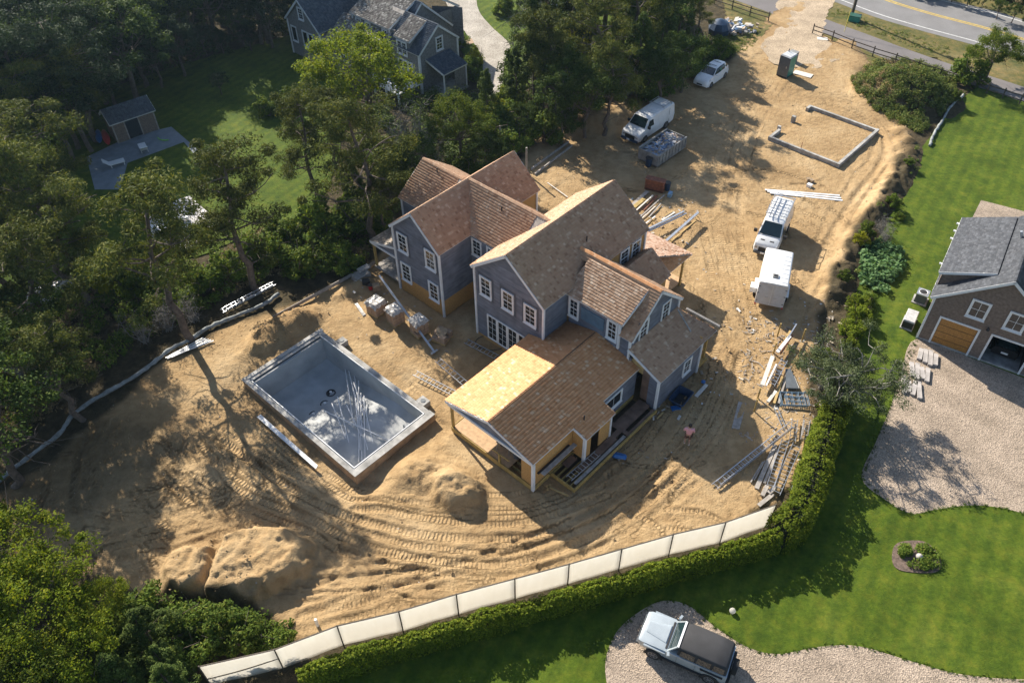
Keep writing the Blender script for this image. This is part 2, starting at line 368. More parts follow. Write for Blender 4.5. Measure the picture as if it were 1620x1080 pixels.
# ------------------------------------------------------------------ terrain
SAND_PX = [(470, 1010), (534, 1003), (722, 950), (899, 896), (1060, 856), (1226, 806), (1262, 770), (1290, 690), (1275, 600), (1290, 500), (1316, 430),
           (1362, 350), (1405, 290), (1440, 225), (1400, 150), (1350, 128), (1370, 100), (1345, 62), (1282, 48), (1300, 15), (1345, -30), (1290, -38), (1240, 5), (1190, 50), (1150, 100), (1060, 130), (960, 165),
           (900, 195), (835, 225), (800, 290), (700, 340), (620, 385), (560, 440), (430, 492), (325, 532), (250, 585), (160, 655), (70, 735),
           (-30, 800), (-60, 900), (120, 900), (280, 945), (380, 950), (440, 975)]
SAND = GP(SAND_PX)
def smooth(a, lo, hi): t = np.clip((a - lo) / (hi - lo), 0, 1); return t * t * (3 - 2 * t)
def ell(x, y, px, py, rx, ry, ang):
    cx, cy = G(px, py); c, s = math.cos(R(ang)), math.sin(R(ang)); dx, dy = x - cx, y - cy
    return np.sqrt(((dx * c + dy * s) / rx) ** 2 + ((-dx * s + dy * c) / ry) ** 2)
def pdist(x, y, P):
    """distance to polyline and arc length of the nearest point"""
    best = np.full(np.shape(x), 1e9); al = np.zeros(np.shape(x)); L = 0
    for i in range(len(P) - 1):
        a = np.array(P[i]); b = np.array(P[i + 1]); d = b - a; l2 = float(d @ d) + 1e-9; l = math.sqrt(l2)
        t = np.clip(((x - a[0]) * d[0] + (y - a[1]) * d[1]) / l2, 0, 1)
        q = np.hypot(x - a[0] - t * d[0], y - a[1] - t * d[1]); k = q < best
        best = np.where(k, q, best); al = np.where(k, L + t * l, al); L += l
    return best, al
BANK = [np.array(p) for p in cr(GP([(1425, 212), (1432, 245), (1412, 290), (1380, 335), (1348, 385), (1330, 425), (1312, 470)]), 5)]
def coarse(x, y):
    """large landforms, metres"""
    x = np.asarray(x, float); y = np.asarray(y, float)
    n1 = fbm(x * 0.55, y * 0.55, 3, 1); n2 = fbm(x * 1.6, y * 1.6, 3, 3)
    h = np.zeros(np.shape(x))
    e = ell(x, y, 392, 895, 3.9, 2.35, 12) + 0.16 * n2              # flat topped spoil heap, bottom left
    h = h + 1.18 * (1 - smooth(e, 0.66, 1.05)) * (1 + 0.14 * n2 + 0.05 * np.sin(9 * e))
    ch = pdist(x, y, GP([(352, 855), (340, 890), (318, 945)]))[0]     # groove cut through the heap
    h = h - 0.75 * (1 - smooth(ch, 0.08, 0.55)) * (1 - smooth(e, 0.8, 1.1))
    e = ell(x, y, 300, 905, 1.5, 1.7, 20) + 0.12 * n2
    h = np.maximum(h, 1.0 * (1 - smooth(e, 0.55, 1.1)))
    e = ell(x, y, 725, 782, 1.9, 1.5, -25) + 0.14 * n2              # heap in front of the porch
    h = h + 1.0 * (1 - smooth(e, 0.35, 1.1)) * (1 + 0.2 * n2)
    e = ell(x, y, 672, 748, 3.3, 1.7, -12) + 0.2 * n2
    h = h + 0.55 * (1 - smooth(e, 0.2, 1.1)) * (1 + 0.45 * n2)
    e = ell(x, y, 712, 597, 1.7, 1.3, 10) + 0.15 * n2               # loose earth by the ladders
    h = h + 0.75 * (1 - smooth(e, 0.2, 1.1)) * (1 + 0.3 * n2)
    e = ell(x, y, 452, 520, 3.6, 1.5, 42) + 0.2 * n2                # bank above the pool
    h = h + 0.85 * (1 - smooth(e, 0.3, 1.15))
    e = ell(x, y, 560, 455, 2.2, 0.7, 42) + 0.2 * n2
    h = h + 0.4 * (1 - smooth(e, 0.2, 1.15))
    e = ell(x, y, 965, 190, 4.3, 2.6, 20) + 0.15 * n2               # brown heap under the trees
    h = h + 1.3 * (1 - smooth(e, 0.25, 1.1))
    e = ell(x, y, 1432, 152, 5.6, 4.6, -30) + 0.12 * n1             # overgrown mound
    h = h + 2.3 * (1 - smooth(e, 0.15, 1.05))
    d, _ = pdist(x, y, BANK)                                          # spoil bank along the edge of the plot
    h = h + (0.50 + 0.5 * n2 + 0.35 * n1) * (1 - smooth(d + 0.35 * n1, 0.25, 1.7))
    u, v = toUV(x, y)                                                 # dug out round the pool
    dx = np.maximum(np.maximum(-19.9 - u, u + 8.3), 0); dy = np.maximum(np.maximum(-6.3 - v, v), 0)
    dp = np.hypot(dx, dy); side = smooth(u, -19, -10) * 0.5 + smooth(-v, 2, 5) * 0.6
    h = h - 0.45 * np.clip(side, 0, 1) * (1 - smooth(dp + 0.3 * n2, 0.5, 2.1)) * (dp >= 0)
    h = h * 1.0 - 0.0
    return h
def gz(x, y): return float(coarse(np.array([x]), np.array([y]))[0])

TRACKS = []
def trk(pts, w_=0.24, depth=0.05, tread=1.0): TRACKS.append((GP(cr(pts, 6)), w_, depth, tread))
def c4(pts): return [(300 + x / 2.4545, 740 + y / 2.4545) for x, y in pts]
def c9(pts): return [(x / 2.842, 700 + y / 2.842) for x, y in pts]
trk(c4([(20, -120), (120, 0), (200, 90), (450, 190), (600, 270), (750, 320), (900, 350), (1100, 375), (1250, 370), (1400, 330), (1620, 240)]) + [(1030, 790), (1100, 720), (1150, 640), (1172, 560)], 0.27, 0.06)
trk(c4([(120, -120), (300, 20), (480, 130), (620, 190), (800, 235), (950, 265), (1150, 275), (1350, 262)]) + [(925, 815), (1010, 760), (1075, 690), (1120, 610), (1135, 540)], 0.27, 0.06)
trk(c4([(430, 580), (560, 550), (700, 510), (900, 430), (1050, 380), (1250, 340), (1500, 250)]) + [(990, 800), (1070, 730)], 0.25, 0.045)
trk(c4([(440, 440), (580, 430), (700, 420), (850, 400), (1000, 380), (1180, 330)]), 0.22, 0.07, 0.3)
trk(c4([(440, 330), (560, 320), (680, 330), (800, 345)]), 0.2, 0.06, 0.3)
trk(c4([(450, 460), (640, 450), (800, 430), (930, 400)]), 0.2, 0.05, 0.3)
trk(c4([(640, 160), (760, 160), (900, 190), (1150, 220), (1350, 200), (1620, 110)]), 0.24, 0.05)
trk(c4([(600, 110), (800, 130), (900, 165), (1040, 180)]), 0.2, 0.05, 0.4)
trk(c4([(840, 470), (1000, 450), (1200, 420), (1330, 385)]), 0.2, 0.04, 0.5)
trk(c4([(460, 560), (700, 480), (850, 440), (1100, 400)]), 0.22, 0.05)
trk(c9([(450, 440), (700, 350), (900, 290)]), 0.25, 0.05)
trk(c9([(550, 520), (800, 480), (940, 430), (1100, 380)]), 0.25, 0.05)
trk(c9([(470, 480), (700, 420), (880, 370)]), 0.22, 0.05)
trk(c9([(870, 30), (1000, 120), (1100, 190), (1240, 260), (1364, 330)]), 0.25, 0.05)
trk(c9([(1000, 0), (1120, 80), (1250, 170), (1400, 250)]), 0.25, 0.05)
trk(c9([(520, -100), (470, 20), (440, 150), (470, 300), (480, 420), (400, 560)]), 0.25, 0.06, 0.4)
trk(c9([(430, -100), (380, 20), (345, 180), (345, 330), (370, 480), (330, 560)]), 0.25, 0.06, 0.4)
trk(c9([(660, 10), (720, 120), (800, 220), (880, 290)]), 0.22, 0.035)
trk(c9([(560, 160), (640, 260), (760, 400)]), 0.22, 0.035)
trk([(1300, 40), (1230, 95), (1170, 160), (1130, 230), (1112, 330), (1125, 430), (1150, 520), (1165, 600)], 0.3, 0.03, 0.6)
trk([(1330, 50), (1270, 110), (1225, 165), (1190, 230), (1170, 330), (1178, 430), (1200, 520)], 0.3, 0.03, 0.6)
trk([(1250, 150), (1310, 158), (1370, 172), (1410, 198), (1422, 232), (1404, 268), (1380, 300), (1352, 345), (1325, 400), (1298, 455), (1270, 520)], 0.25, 0.07, 0.4)
trk([(1260, 160), (1330, 172), (1385, 200), (1400, 235), (1385, 270), (1360, 300), (1330, 345), (1310, 380), (1285, 430)], 0.25, 0.06, 0.4)
trk([(1200, 200), (1190, 250), (1210, 300), (1260, 330), (1310, 350)], 0.22, 0.04, 0.5)
trk([(900, 290), (940, 250), (1000, 240), (1060, 260)], 0.25, 0.04, 0.5)
trk([(1060, 800), (1110, 760), (1180, 735)], 0.22, 0.05, 0.5)
trk([(560, 480), (600, 560), (640, 600), (690, 640)], 0.22, 0.04, 0.3)
trk([(480, 500), (560, 560), (640, 640), (700, 700)], 0.22, 0.04, 0.3)
for _k in range(90):        # short random wheel marks about the yard
    _a = random.choice([(random.uniform(1040, 1180), random.uniform(260, 520)), (random.uniform(850, 1180), random.uniform(720, 860)), (random.uniform(520, 900), random.uniform(840, 960)), (random.uniform(1190, 1320), random.uniform(270, 400)), (random.uniform(180, 420), random.uniform(700, 840)), (random.uniform(150, 300), random.uniform(640, 800)), (random.uniform(60, 250), random.uniform(740, 880))])
    _t = random.uniform(0, math.pi); _l = random.uniform(25, 80)
    trk([_a, (_a[0] + _l * math.cos(_t), _a[1] + 0.6 * _l * math.sin(_t)), (_a[0] + 2 * _l * math.cos(_t + 0.25), _a[1] + 1.2 * _l * math.sin(_t + 0.25))], 0.16, 0.03, 0.7)

for _P, _w, _d, _t in list(TRACKS[:30]):
    if len(_P) > 20:
        for _o in random.sample([-1.9, -1.3, -.75, .75, 1.35, 2.0], 2):
            Q_ = []
            for i in range(len(_P)):
                a = np.array(_P[max(i - 1, 0)]); b = np.array(_P[min(i + 1, len(_P) - 1)]); d = (b - a) / (np.linalg.norm(b - a) + 1e-6); Q_.append((_P[i][0] - d[1] * _o + .15 * math.sin(i * .7), _P[i][1] + d[0] * _o))
            TRACKS.append((Q_, _w * .75, _d * .6, _t * .7))
def build_ground():
    xs = np.concatenate([[-700, -400, -220, -140, -100, -80, -68], np.arange(-60, -32, 0.7), np.arange(-32, -21, 0.165), np.arange(-21, 6, 0.12), np.arange(6, 35, 0.165), np.arange(35, 60, 0.6), [62, 68, 80, 110, 160, 300, 700]])
    ys = np.concatenate([[-300, -100, -30, 0], np.arange(6, 14, 0.5), np.arange(14, 19, 0.13), np.arange(19, 30, 0.105), np.arange(30, 38, 0.14), np.arange(38, 62, 0.2), np.arange(62, 106, 0.36), [108, 112, 118, 130, 160, 220, 400, 900]])
    X, Y = np.meshgrid(xs, ys); nx, ny = len(xs), len(ys)
    jx = X + 0.9 * fbm(X * 0.5, Y * 0.5, 3, 5); jy = Y + 0.9 * fbm(X * 0.5 + 40, Y * 0.5, 3, 6)
    sand = inpoly(jx, jy, SAND).astype(float)
    for _ in range(2):
        s2 = sand.copy(); s2[1:-1, 1:-1] = (sand[1:-1, 1:-1] + sand[:-2, 1:-1] + sand[2:, 1:-1] + sand[1:-1, :-2] + sand[1:-1, 2:]) / 5; sand = s2
    H = coarse(X, Y)
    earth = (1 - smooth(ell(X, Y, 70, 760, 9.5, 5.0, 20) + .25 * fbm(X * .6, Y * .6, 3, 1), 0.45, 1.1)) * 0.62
    n = 0.10 * fbm(X * 0.35, Y * 0.35, 3, 2) + 0.035 * fbm(X * 1.7, Y * 1.7, 4, 4)
    clods = np.clip(fbm(X * 3.4, Y * 3.4, 3, 0) - 0.22, 0, 1) * 0.12
    rough = smooth(fbm(X * 0.25 + 5, Y * 0.25, 3, 7), 0.0, 0.5)
    near_heap = np.clip(H / 0.5, 0, 1)
    H = H + sand * (n * (1 + near_heap)) + sand * clods * np.clip(0.25 * rough + 0.35 * near_heap, 0, 1)
    H = H + sand * (0.010 * fbm(X * 7, Y * 7, 2, 5)) + sand * near_heap * (0.15 * fbm(X * 2.4, Y * 2.4, 4, 6) + 0.06 * fbm(X * 5, Y * 5, 2, 1) + 0.06 * fbm(X * 9 + Y * 3, Y * 4, 2, 4)) + sand * 0.018 * fbm(X * 4.2, Y * 4.2, 2, 3)
    tm = np.zeros_like(X); tu = np.zeros_like(X)
    for P, w_, dep, tr in TRACKS:
        P = [np.array(p) for p in P]; A = np.array(P)
        ix0, ix1 = np.searchsorted(xs, [A[:, 0].min() - 1, A[:, 0].max() + 1]); iy0, iy1 = np.searchsorted(ys, [A[:, 1].min() - 1, A[:, 1].max() + 1])
        sl = (slice(iy0, iy1), slice(ix0, ix1)); x = X[sl]; y = Y[sl]
        d, al = pdist(x, y, P); d = d + 0.05 * fbm(x * 2, y * 2, 2, 1)
        k = sand[sl] * (1 - near_heap[sl] * .85) * np.clip(0.85 + 1.4 * fbm(x * 0.45 + 9, y * 0.45, 3, 2), 0.15, 1.4)
        H[sl] += k * dep * (-1.0 * (1 - smooth(d, w_ * 0.55, w_ * 1.1)) + 0.9 * np.exp(-((d - w_ * 1.45) / 0.11) ** 2))
        m_ = (1 - smooth(d, w_ * 0.8, w_ * 1.15)) * tr * np.clip(0.75 + 1.5 * fbm(x * 0.5, y * 0.5, 3, 4), 0.0, 1.1) * (1 - near_heap[sl]); old = tm[sl]; kk = m_ > old
        tm[sl] = np.where(kk, m_, old); tu[sl] = np.where(kk, al, tu[sl])
    u, v = toUV(X, Y)
    # keep it level under buildings, slabs and outside the plot
    fl = ((u > -20) & (u < 2.2) & (v > 0.2) & (v < 17.5) & (u > -11.5)) | ((u > -19.4) & (u < -14.6) & (v > 7))
    H = np.where(fl, -0.06, H)
    H = np.where(sand < 0.02, np.where(np.abs(coarse(X, Y)) > 0.02, H, -0.04 + 0.0 * X), H)
    H = np.where((sand < 0.02), np.minimum(H, coarse(X, Y)) - 0.03, H)
    inside = (u > -9.3) & (u < -3.1) & (v > 43.5) & (v < 50.8)
    H = np.where(inside, 0.06 + 0.015 * fbm(X * 2, Y * 2, 2, 2), H)
    V = np.stack([X, Y, H], -1).reshape(-1, 3)
    I = np.arange(nx * ny).reshape(ny, nx)
    Q = np.stack([I[:-1, :-1], I[:-1, 1:], I[1:, 1:], I[1:, :-1]], -1).reshape(-1, 4)
    cx = V[Q].mean(1); cu, cv = toUV(cx[:, 0], cx[:, 1])
    Q = Q[~((cu > -19.62) & (cu < -8.55) & (cv > -6.05) & (cv < -0.3))]
    # ground material
    mt, t, b = mat_base('sand_and_soil')
    at = N(t, 'ShaderNodeAttribute', attribute_name='sand'); am = N(t, 'ShaderNodeAttribute', attribute_name='tread'); au = N(t, 'ShaderNodeAttribute', attribute_name='along')
    n1 = noise(t, 0.22, 6); n2 = noise(t, 1.6, 8, rough=0.65); n3 = noise(t, 9, 6)
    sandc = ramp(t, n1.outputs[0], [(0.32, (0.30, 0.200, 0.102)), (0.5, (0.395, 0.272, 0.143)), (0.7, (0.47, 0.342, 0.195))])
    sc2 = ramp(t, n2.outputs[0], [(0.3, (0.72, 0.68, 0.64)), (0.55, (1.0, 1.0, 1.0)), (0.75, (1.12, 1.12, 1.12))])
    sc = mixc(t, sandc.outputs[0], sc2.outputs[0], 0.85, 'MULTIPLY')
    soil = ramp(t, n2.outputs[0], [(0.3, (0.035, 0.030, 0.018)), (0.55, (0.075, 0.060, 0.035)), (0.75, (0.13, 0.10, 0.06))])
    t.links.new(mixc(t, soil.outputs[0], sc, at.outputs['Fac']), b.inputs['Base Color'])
    b.inputs['Roughness'].default_value = 0.95; b.inputs['Specular IOR Level'].default_value = 0.1
    nw = noise(t, 1.5, 3); sn = math_(t, 'SINE', math_(t, 'MULTIPLY', math_(t, 'ADD', au.outputs['Fac'], math_(t, 'MULTIPLY', nw.outputs[0], 0.35)), 2 * math.pi / 0.23))
    tr = math_(t, 'MULTIPLY', math_(t, 'MULTIPLY', sn, am.outputs['Fac']), 0.30)
    fine = math_(t, 'ADD', math_(t, 'MULTIPLY', n3.outputs[0], 0.6), math_(t, 'MULTIPLY', noise(t, 2.8, 8, rough=0.7).outputs[0], 1.6))
    bump(t, b, math_(t, 'ADD', tr, fine), 0.08, 1.0)
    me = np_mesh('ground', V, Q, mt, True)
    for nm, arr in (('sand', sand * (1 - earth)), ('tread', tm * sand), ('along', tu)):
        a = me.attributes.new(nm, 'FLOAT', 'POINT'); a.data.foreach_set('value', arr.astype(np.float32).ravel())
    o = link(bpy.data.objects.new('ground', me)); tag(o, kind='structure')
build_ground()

def sheet(name, pts, z, mat, thick=0.0):
    pts = [tuple(p[:2]) for p in pts]
    tri = tessellate_polygon([[Vector((p[0], p[1], 0)) for p in pts]])
    b = MB(); vs_ = [(x, y, z) for x, y in pts]; fs = []
    for a in tri:
        p = [Vector(vs_[i]) for i in a]
        fs.append(tuple(a) if (p[1] - p[0]).cross(p[2] - p[0]).z > 0 else tuple(reversed(a)))
    b.add(vs_, fs)
    n = len(pts)
    lo = [(x, y, z - 0.12) for x, y in pts]; b.v += lo; b.f += [(i, (i + 1) % n, n + (i + 1) % n, n + i) for i in range(n)]
    return b.build(name, mat)
def wobble(P, amp=0.12, step=0.5):
    out = []
    for i in range(len(P)):
        a = np.array(P[i]); b = np.array(P[(i + 1) % len(P)]); L = np.linalg.norm(b - a); k = max(1, int(L / step))
        for j in range(k):
            p = a + (b - a) * j / k; out.append((p[0] + random.uniform(-amp, amp), p[1] + random.uniform(-amp, amp)))
    return out
def M_lawn(name, cols, stripes=0.0):
    mt, t, b = mat_base(name); n1 = noise(t, 0.35, 5); n2 = noise(t, 4, 7, rough=0.7); n3 = noise(t, 30, 4)
    r = ramp(t, n1.outputs[0], [(0.3, cols[0]), (0.52, cols[1]), (0.75, cols[2])])
    r2 = ramp(t, n2.outputs[0], [(0.3, (0.68, 0.72, 0.7)), (0.7, (1.22, 1.2, 1.1))])
    c = mixc(t, r.outputs[0], r2.outputs[0], 0.95, 'MULTIPLY')
    n4 = noise(t, 1.3, 7, rough=0.7); c = mixc(t, c, ramp(t, n4.outputs[0], [(0.35, (0.62, 0.74, 0.8)), (0.5, (1, 1, 1)), (0.70, (1.6, 1.22, 1.3))]).outputs[0], 0.85, 'MULTIPLY')
    if stripes:
        tc = N(t, 'ShaderNodeTexCoord'); mp = N(t, 'ShaderNodeMapping'); mp.inputs['Rotation'].default_value = (0, 0, R(33)); t.links.new(tc.outputs['Object'], mp.inputs[0])
        wv = N(t, 'ShaderNodeTexWave'); wv.inputs['Scale'].default_value = 0.32; wv.inputs['Distortion'].default_value = 1.2; wv.inputs['Detail'].default_value = 3; t.links.new(mp.outputs[0], wv.inputs[0])
        c = mixc(t, c, ramp(t, wv.outputs[0], [(0.2, (0.88, 0.9, 0.88)), (0.8, (1.1, 1.08, 1.0))]).outputs[0], stripes, 'MULTIPLY')
    t.links.new(c, b.inputs['Base Color']); b.inputs['Roughness'].default_value = 0.9; b.inputs['Specular IOR Level'].default_value = 0.15
    bump(t, b, math_(t, 'ADD', n2.outputs[0], n3.outputs[0]), 0.05, 0.8); return mt
LAWN = M_lawn('mown_lawn', [(0.052, 0.084, 0.008), (0.076, 0.115, 0.011), (0.108, 0.142, 0.019)], 0.9)
DRYG = M_lawn('dry_verge_grass', [(0.075, 0.085, 0.022), (0.15, 0.13, 0.05), (0.24, 0.19, 0.09)])
def M_gravel(name, c):
    mt, t, b = mat_base(name); tc = N(t, 'ShaderNodeTexCoord')
    v = N(t, 'ShaderNodeTexVoronoi'); v.inputs['Scale'].default_value = 17; t.links.new(tc.outputs['Object'], v.inputs['Vector'])
    bw = N(t, 'ShaderNodeRGBToBW'); t.links.new(v.outputs['Color'], bw.inputs[0])
    r = ramp(t, bw.outputs[0], [(0.1, mul(c, 0.6)), (0.5, c), (0.9, mul(c, 1.35))]); n = noise(t, 0.6, 6)
    r2 = ramp(t, n.outputs[0], [(0.35, (0.75, 0.73, 0.7)), (0.65, (1.12, 1.1, 1.08))])
    t.links.new(mixc(t, r.outputs[0], r2.outputs[0], 0.9, 'MULTIPLY'), b.inputs['Base Color']); b.inputs['Roughness'].default_value = 0.95
    bump(t, b, v.outputs['Distance'], 0.05, 0.7); return mt
GRAV = M_gravel('pale_pea_gravel', (0.34, 0.275, 0.215))
GRAV2 = M_gravel('crushed_shell_drive', (0.40, 0.37, 0.33))
def M_asphalt(name, c, patch=0.2):
    mt, t, b = mat_base(name); n = noise(t, 0.4, 7); n2 = noise(t, 25, 3)
    r = ramp(t, n.outputs[0], [(0.3, mul(c, 1 - patch)), (0.7, mul(c, 1 + patch))]); t.links.new(mixc(t, r.outputs[0], n2.outputs[0], 0.1), b.inputs['Base Color'])
    b.inputs['Roughness'].default_value = 0.9; bump(t, b, n2.outputs[0], 0.01, 0.4); return mt
ASPH = M_asphalt('worn_asphalt', (0.15, 0.145, 0.145)); ASPH2 = M_asphalt('path_asphalt', (0.115, 0.10, 0.10))
YEL = M_plain('yellow_road_paint', (0.55, 0.38, 0.06), 0.7, 0.15); WHT = M_plain('white_road_paint', (0.6, 0.6, 0.58), 0.7, 0.15)
def struct(o, label=None): tag(o, label, kind='structure'); return o

# right-hand neighbour's lawn, cut by hedge line and gravel
struct(sheet('lawn', wobble(GP([(490, 1110), (500, 1060), (722, 985), (899, 940), (1060, 905), (1200, 872), (1262, 840), (1300, 740), (1330, 640), (1350, 540), (1352, 470), (1400, 350), (1440, 260), (1500, 175), (1545, 138), (1640, 165), (1700, 182)]) + [(75, 78), (78, 20), (60, -10), (0, -14), (-16, 4)], 0.05), 0.012, LAWN))
struct(sheet('gravel_driveway', cr(GP([(1450, 536), (1540, 568), (1640, 606), (1800, 670), (1900, 800), (1760, 860), (1620, 812), (1545, 799), (1480, 806), (1440, 812), (1400, 790), (1363, 755), (1385, 700), (1410, 640), (1425, 590)]), 5, True), 0.018, GRAV))
struct(sheet('gravel_turnaround', cr(GP([(958, 1045), (975, 1000), (1010, 968), (1050, 950), (1090, 958), (1130, 990), (1180, 1022), (1230, 1034), (1300, 1022), (1360, 1022), (1440, 1045), (1520, 1066), (1620, 1074), (1700, 1068), (1760, 1160), (1300, 1180), (1000, 1180), (965, 1100)]), 5, True), 0.019, GRAV))
struct(sheet('gravel_patch', GP([(1552, 317), (1538, 345), (1600, 380), (1680, 372), (1660, 345)]), 0.022, GRAV))
# far left neighbour's lawn, drive and patio
struct(sheet('back_lawn', wobble(GP([(-60, 470), (20, 330), (90, 200), (200, 130), (330, 90), (480, 50), (560, 150), (520, 300), (470, 345), (430, 352), (330, 400), (180, 440), (60, 480)]), 0.1), 0.010, LAWN))
struct(sheet('front_lawn', wobble(GP([(690, -60), (720, 60), (760, 130), (790, 150), (900, 120), (1000, 100), (1090, 70), (1040, -20), (960, -80)]), 0.08), 0.011, LAWN))
struct(sheet('shell_driveway', cr(GP([(690, -50), (706, 5), (735, 50), (762, 90), (765, 150), (790, 150), (800, 90), (806, 70), (775, 40), (755, 10), (748, -50)]), 5, True), 0.017, GRAV2))
struct(sheet('drive_island_lawn', cr(GP([(752, -20), (765, 20), (800, 42), (850, 36), (875, 10), (870, -30), (800, -50)]), 5, True), 0.023, LAWN))
struct(sheet('brick_walk', GP([(733, 66), (746, 61), (750, 68), (736, 74)]), 0.026, MT['brick']))
# road, path and verges at the top
def strip(a, b): return GP(a) + GP(list(reversed(b)))
struct(sheet('dry_verge', wobble(GP([(1130, -45), (1150, 30), (1120, 95), (1190, 75), (1240, 20), (1270, -20), (1330, -10), (1290, 48), (1345, 80), (1400, 110), (1480, 90), (1560, 140), (1660, 175), (1760, 120), (1700, 10), (1500, -80), (1250, -90)]), 0.2), 0.008, DRYG))
PATH_A = [(1120, -14), (1200, 14), (1262, 38), (1300, 52), (1360, 76), (1430, 104), (1500, 120), (1560, 142), (1640, 168), (1720, 190)]
PATH_B = [(1130, -34), (1215, -6), (1280, 18), (1310, 32), (1370, 54), (1440, 80), (1510, 104), (1570, 122), (1640, 144), (1720, 165)]
struct(sheet('cycle_path', [tuple(p) for p in cr(GP(PATH_A), 4)] + [tuple(p) for p in reversed(cr(GP(PATH_B), 4))], 0.016, ASPH2))
ROAD_A = [(1120, -60), (1210, -32), (1290, -8), (1380, 26), (1450, 47), (1520, 66), (1600, 88), (1720, 122)]
ROAD_B = [(1160, -108), (1260, -80), (1340, -56), (1430, -22), (1500, 0), (1580, 20), (1660, 44), (1780, 76)]
struct(sheet('road', [tuple(p) for p in cr(GP(ROAD_A), 4)] + [tuple(p) for p in reversed(cr(GP(ROAD_B), 4))], 0.018, ASPH))
def lineon(name, A, B, f0, f1, mat):
    a = [np.array(p) for p in cr(GP(A), 4)]; b = [np.array(p) for p in cr(GP(B), 4)]
    return struct(sheet(name, [tuple(p + (q - p) * f0) for p, q in zip(a, b)] + [tuple(p + (q - p) * f1) for p, q in reversed(list(zip(a, b)))], 0.023, mat))
for f in (0.47, 0.505): lineon('centre_line', ROAD_A, ROAD_B, f, f + 0.018, YEL)
lineon('edge_line', ROAD_A, ROAD_B, 0.09, 0.105, WHT); lineon('edge_line', ROAD_A, ROAD_B, 0.93, 0.945, WHT)
struct(sheet('sandy_apron', wobble(GP([(1200, 75), (1245, 30), (1225, 12), (1262, -30), (1330, -18), (1310, 20), (1300, 60), (1340, 90), (1290, 110), (1220, 100)]), 0.25), 0.027, M_gravel('dusty_sand_gravel', (0.43, 0.34, 0.24))))
# ------------------------------------------------------------------ building kit (all in the building's own frame)
def shingles(parent, A, B, D, L, H_, mat, poly=None, expo=0.19, wmin=0.10, wmax=0.24, name='roof_shingle', lift=0.0, rise=0.045):
    A = np.array(A, float); a = np.array(B, float) - A; a /= np.linalg.norm(a); b = np.array(D, float) - A; b -= (b @ a) * a; b /= np.linalg.norm(b)
    n = np.cross(a, b); n = n if n[2] > 0 else -n
    V = []; k = 0; rows = int(H_ / expo) + 1
    for i in range(rows):
        t0 = i * expo - 0.02; t1 = min((i + 1) * expo + 0.02, H_ + 0.01)
        if t1 - t0 < 0.04: continue
        s = -random.uniform(0, wmax)
        while s < L:
            w_ = random.uniform(wmin, wmax); s0, s1 = max(s, -0.02), min(s + w_ - 0.008, L + 0.02); s += w_
            if s1 - s0 < 0.03: continue
            if poly is not None and not inpoly(np.array([(s0 + s1) / 2]), np.array([(t0 + t1) / 2]), poly)[0]: continue
            j = random.uniform(-0.006, 0.006); up = rise + random.uniform(-0.006, 0.010)
            V.append((s0, t0 + j, lift + up)); V.append((s1, t0 + j, lift + up + random.uniform(-0.004, 0.004))); V.append((s1, t1, lift + 0.006)); V.append((s0, t1, lift + 0.006))
            V.append((s0, t0 + j, lift - 0.004)); V.append((s1, t0 + j, lift - 0.004)); k += 1
    V = np.array(V); W = A + V[:, 0:1] * a + V[:, 1:2] * b + V[:, 2:3] * n
    I = np.arange(k)[:, None] * 6
    flip = np.dot(np.cross(a, b), n) < 0
    q1 = np.array([[0, 1, 2, 3]]); q2 = np.array([[4, 5, 1, 0]])
    if flip: q1 = q1[:, ::-1]; q2 = q2[:, ::-1]
    Q = np.concatenate([I + q1, I + q2])
    o = link(bpy.data.objects.new(name, np_mesh(name, W, Q, mat))); o.parent = parent; o['kind'] = 'stuff'; return o
def roof(parent, A, B, C, D, mat, trim='ab', rise=0.045, poly=None, slab='greywood', expo=0.19, thick=0.12, shing=True, tm='trim', wmax=0.24):
    """quad roof plane A,B along the eave, D above A, C above B; trim letters: e eave, a rake at A-D, b rake at B-C, r ridge cap"""
    A, B, C, D = [Vector(p) for p in (A, B, C, D)]
    n = (B - A).cross(D - A).normalized()
    if n.z < 0: n = -n
    lo = [p - n * thick for p in (A, B, C, D)]
    b_ = MB(); b_.hexa([tuple(p) for p in lo] + [tuple(p) for p in (A, B, C, D)]); b_.build('roof_deck', MT[slab], parent)
    a = (B - A); L = a.length; a = a.normalized(); d = D - A; Hs = (d - a * d.dot(a)).length
    bb = (d - a * d.dot(a)).normalized()
    if poly is None:
        st = lambda p: ((p - A).dot(a), (p - A).dot(bb))
        q = [st(p) for p in (A, B, C, D)]
        if max(abs(q[3][0]), abs(q[2][0] - L)) > 0.05:
            poly = q
            poly = [(q[0][0] - .03, q[0][1] - .05), (q[1][0] + .03, q[1][1] - .05), (q[2][0] + .03, q[2][1] + .05), (q[3][0] - .03, q[3][1] + .05)]
    if shing: shingles(parent, A, B, D, L, Hs, mat, poly, expo, wmax=wmax, rise=rise)
    def tb(p, q, drop=0.10, wd=0.035, h=0.20, outd=None):
        o_ = Vector(outd).normalized() * (wd / 2 + 0.002)
        MB().beam(p - n * drop + o_, q - n * drop + o_, wd, h, n).build('trim_board', MT[tm], parent)
    hb = bb.copy()
    if 'e' in trim: tb(A, B, 0.075, 0.035, 0.15, -bb)
    if 'a' in trim: tb(A, D, 0.095, 0.04, 0.19, -a)
    if 'b' in trim: tb(B, C, 0.095, 0.04, 0.19, a)
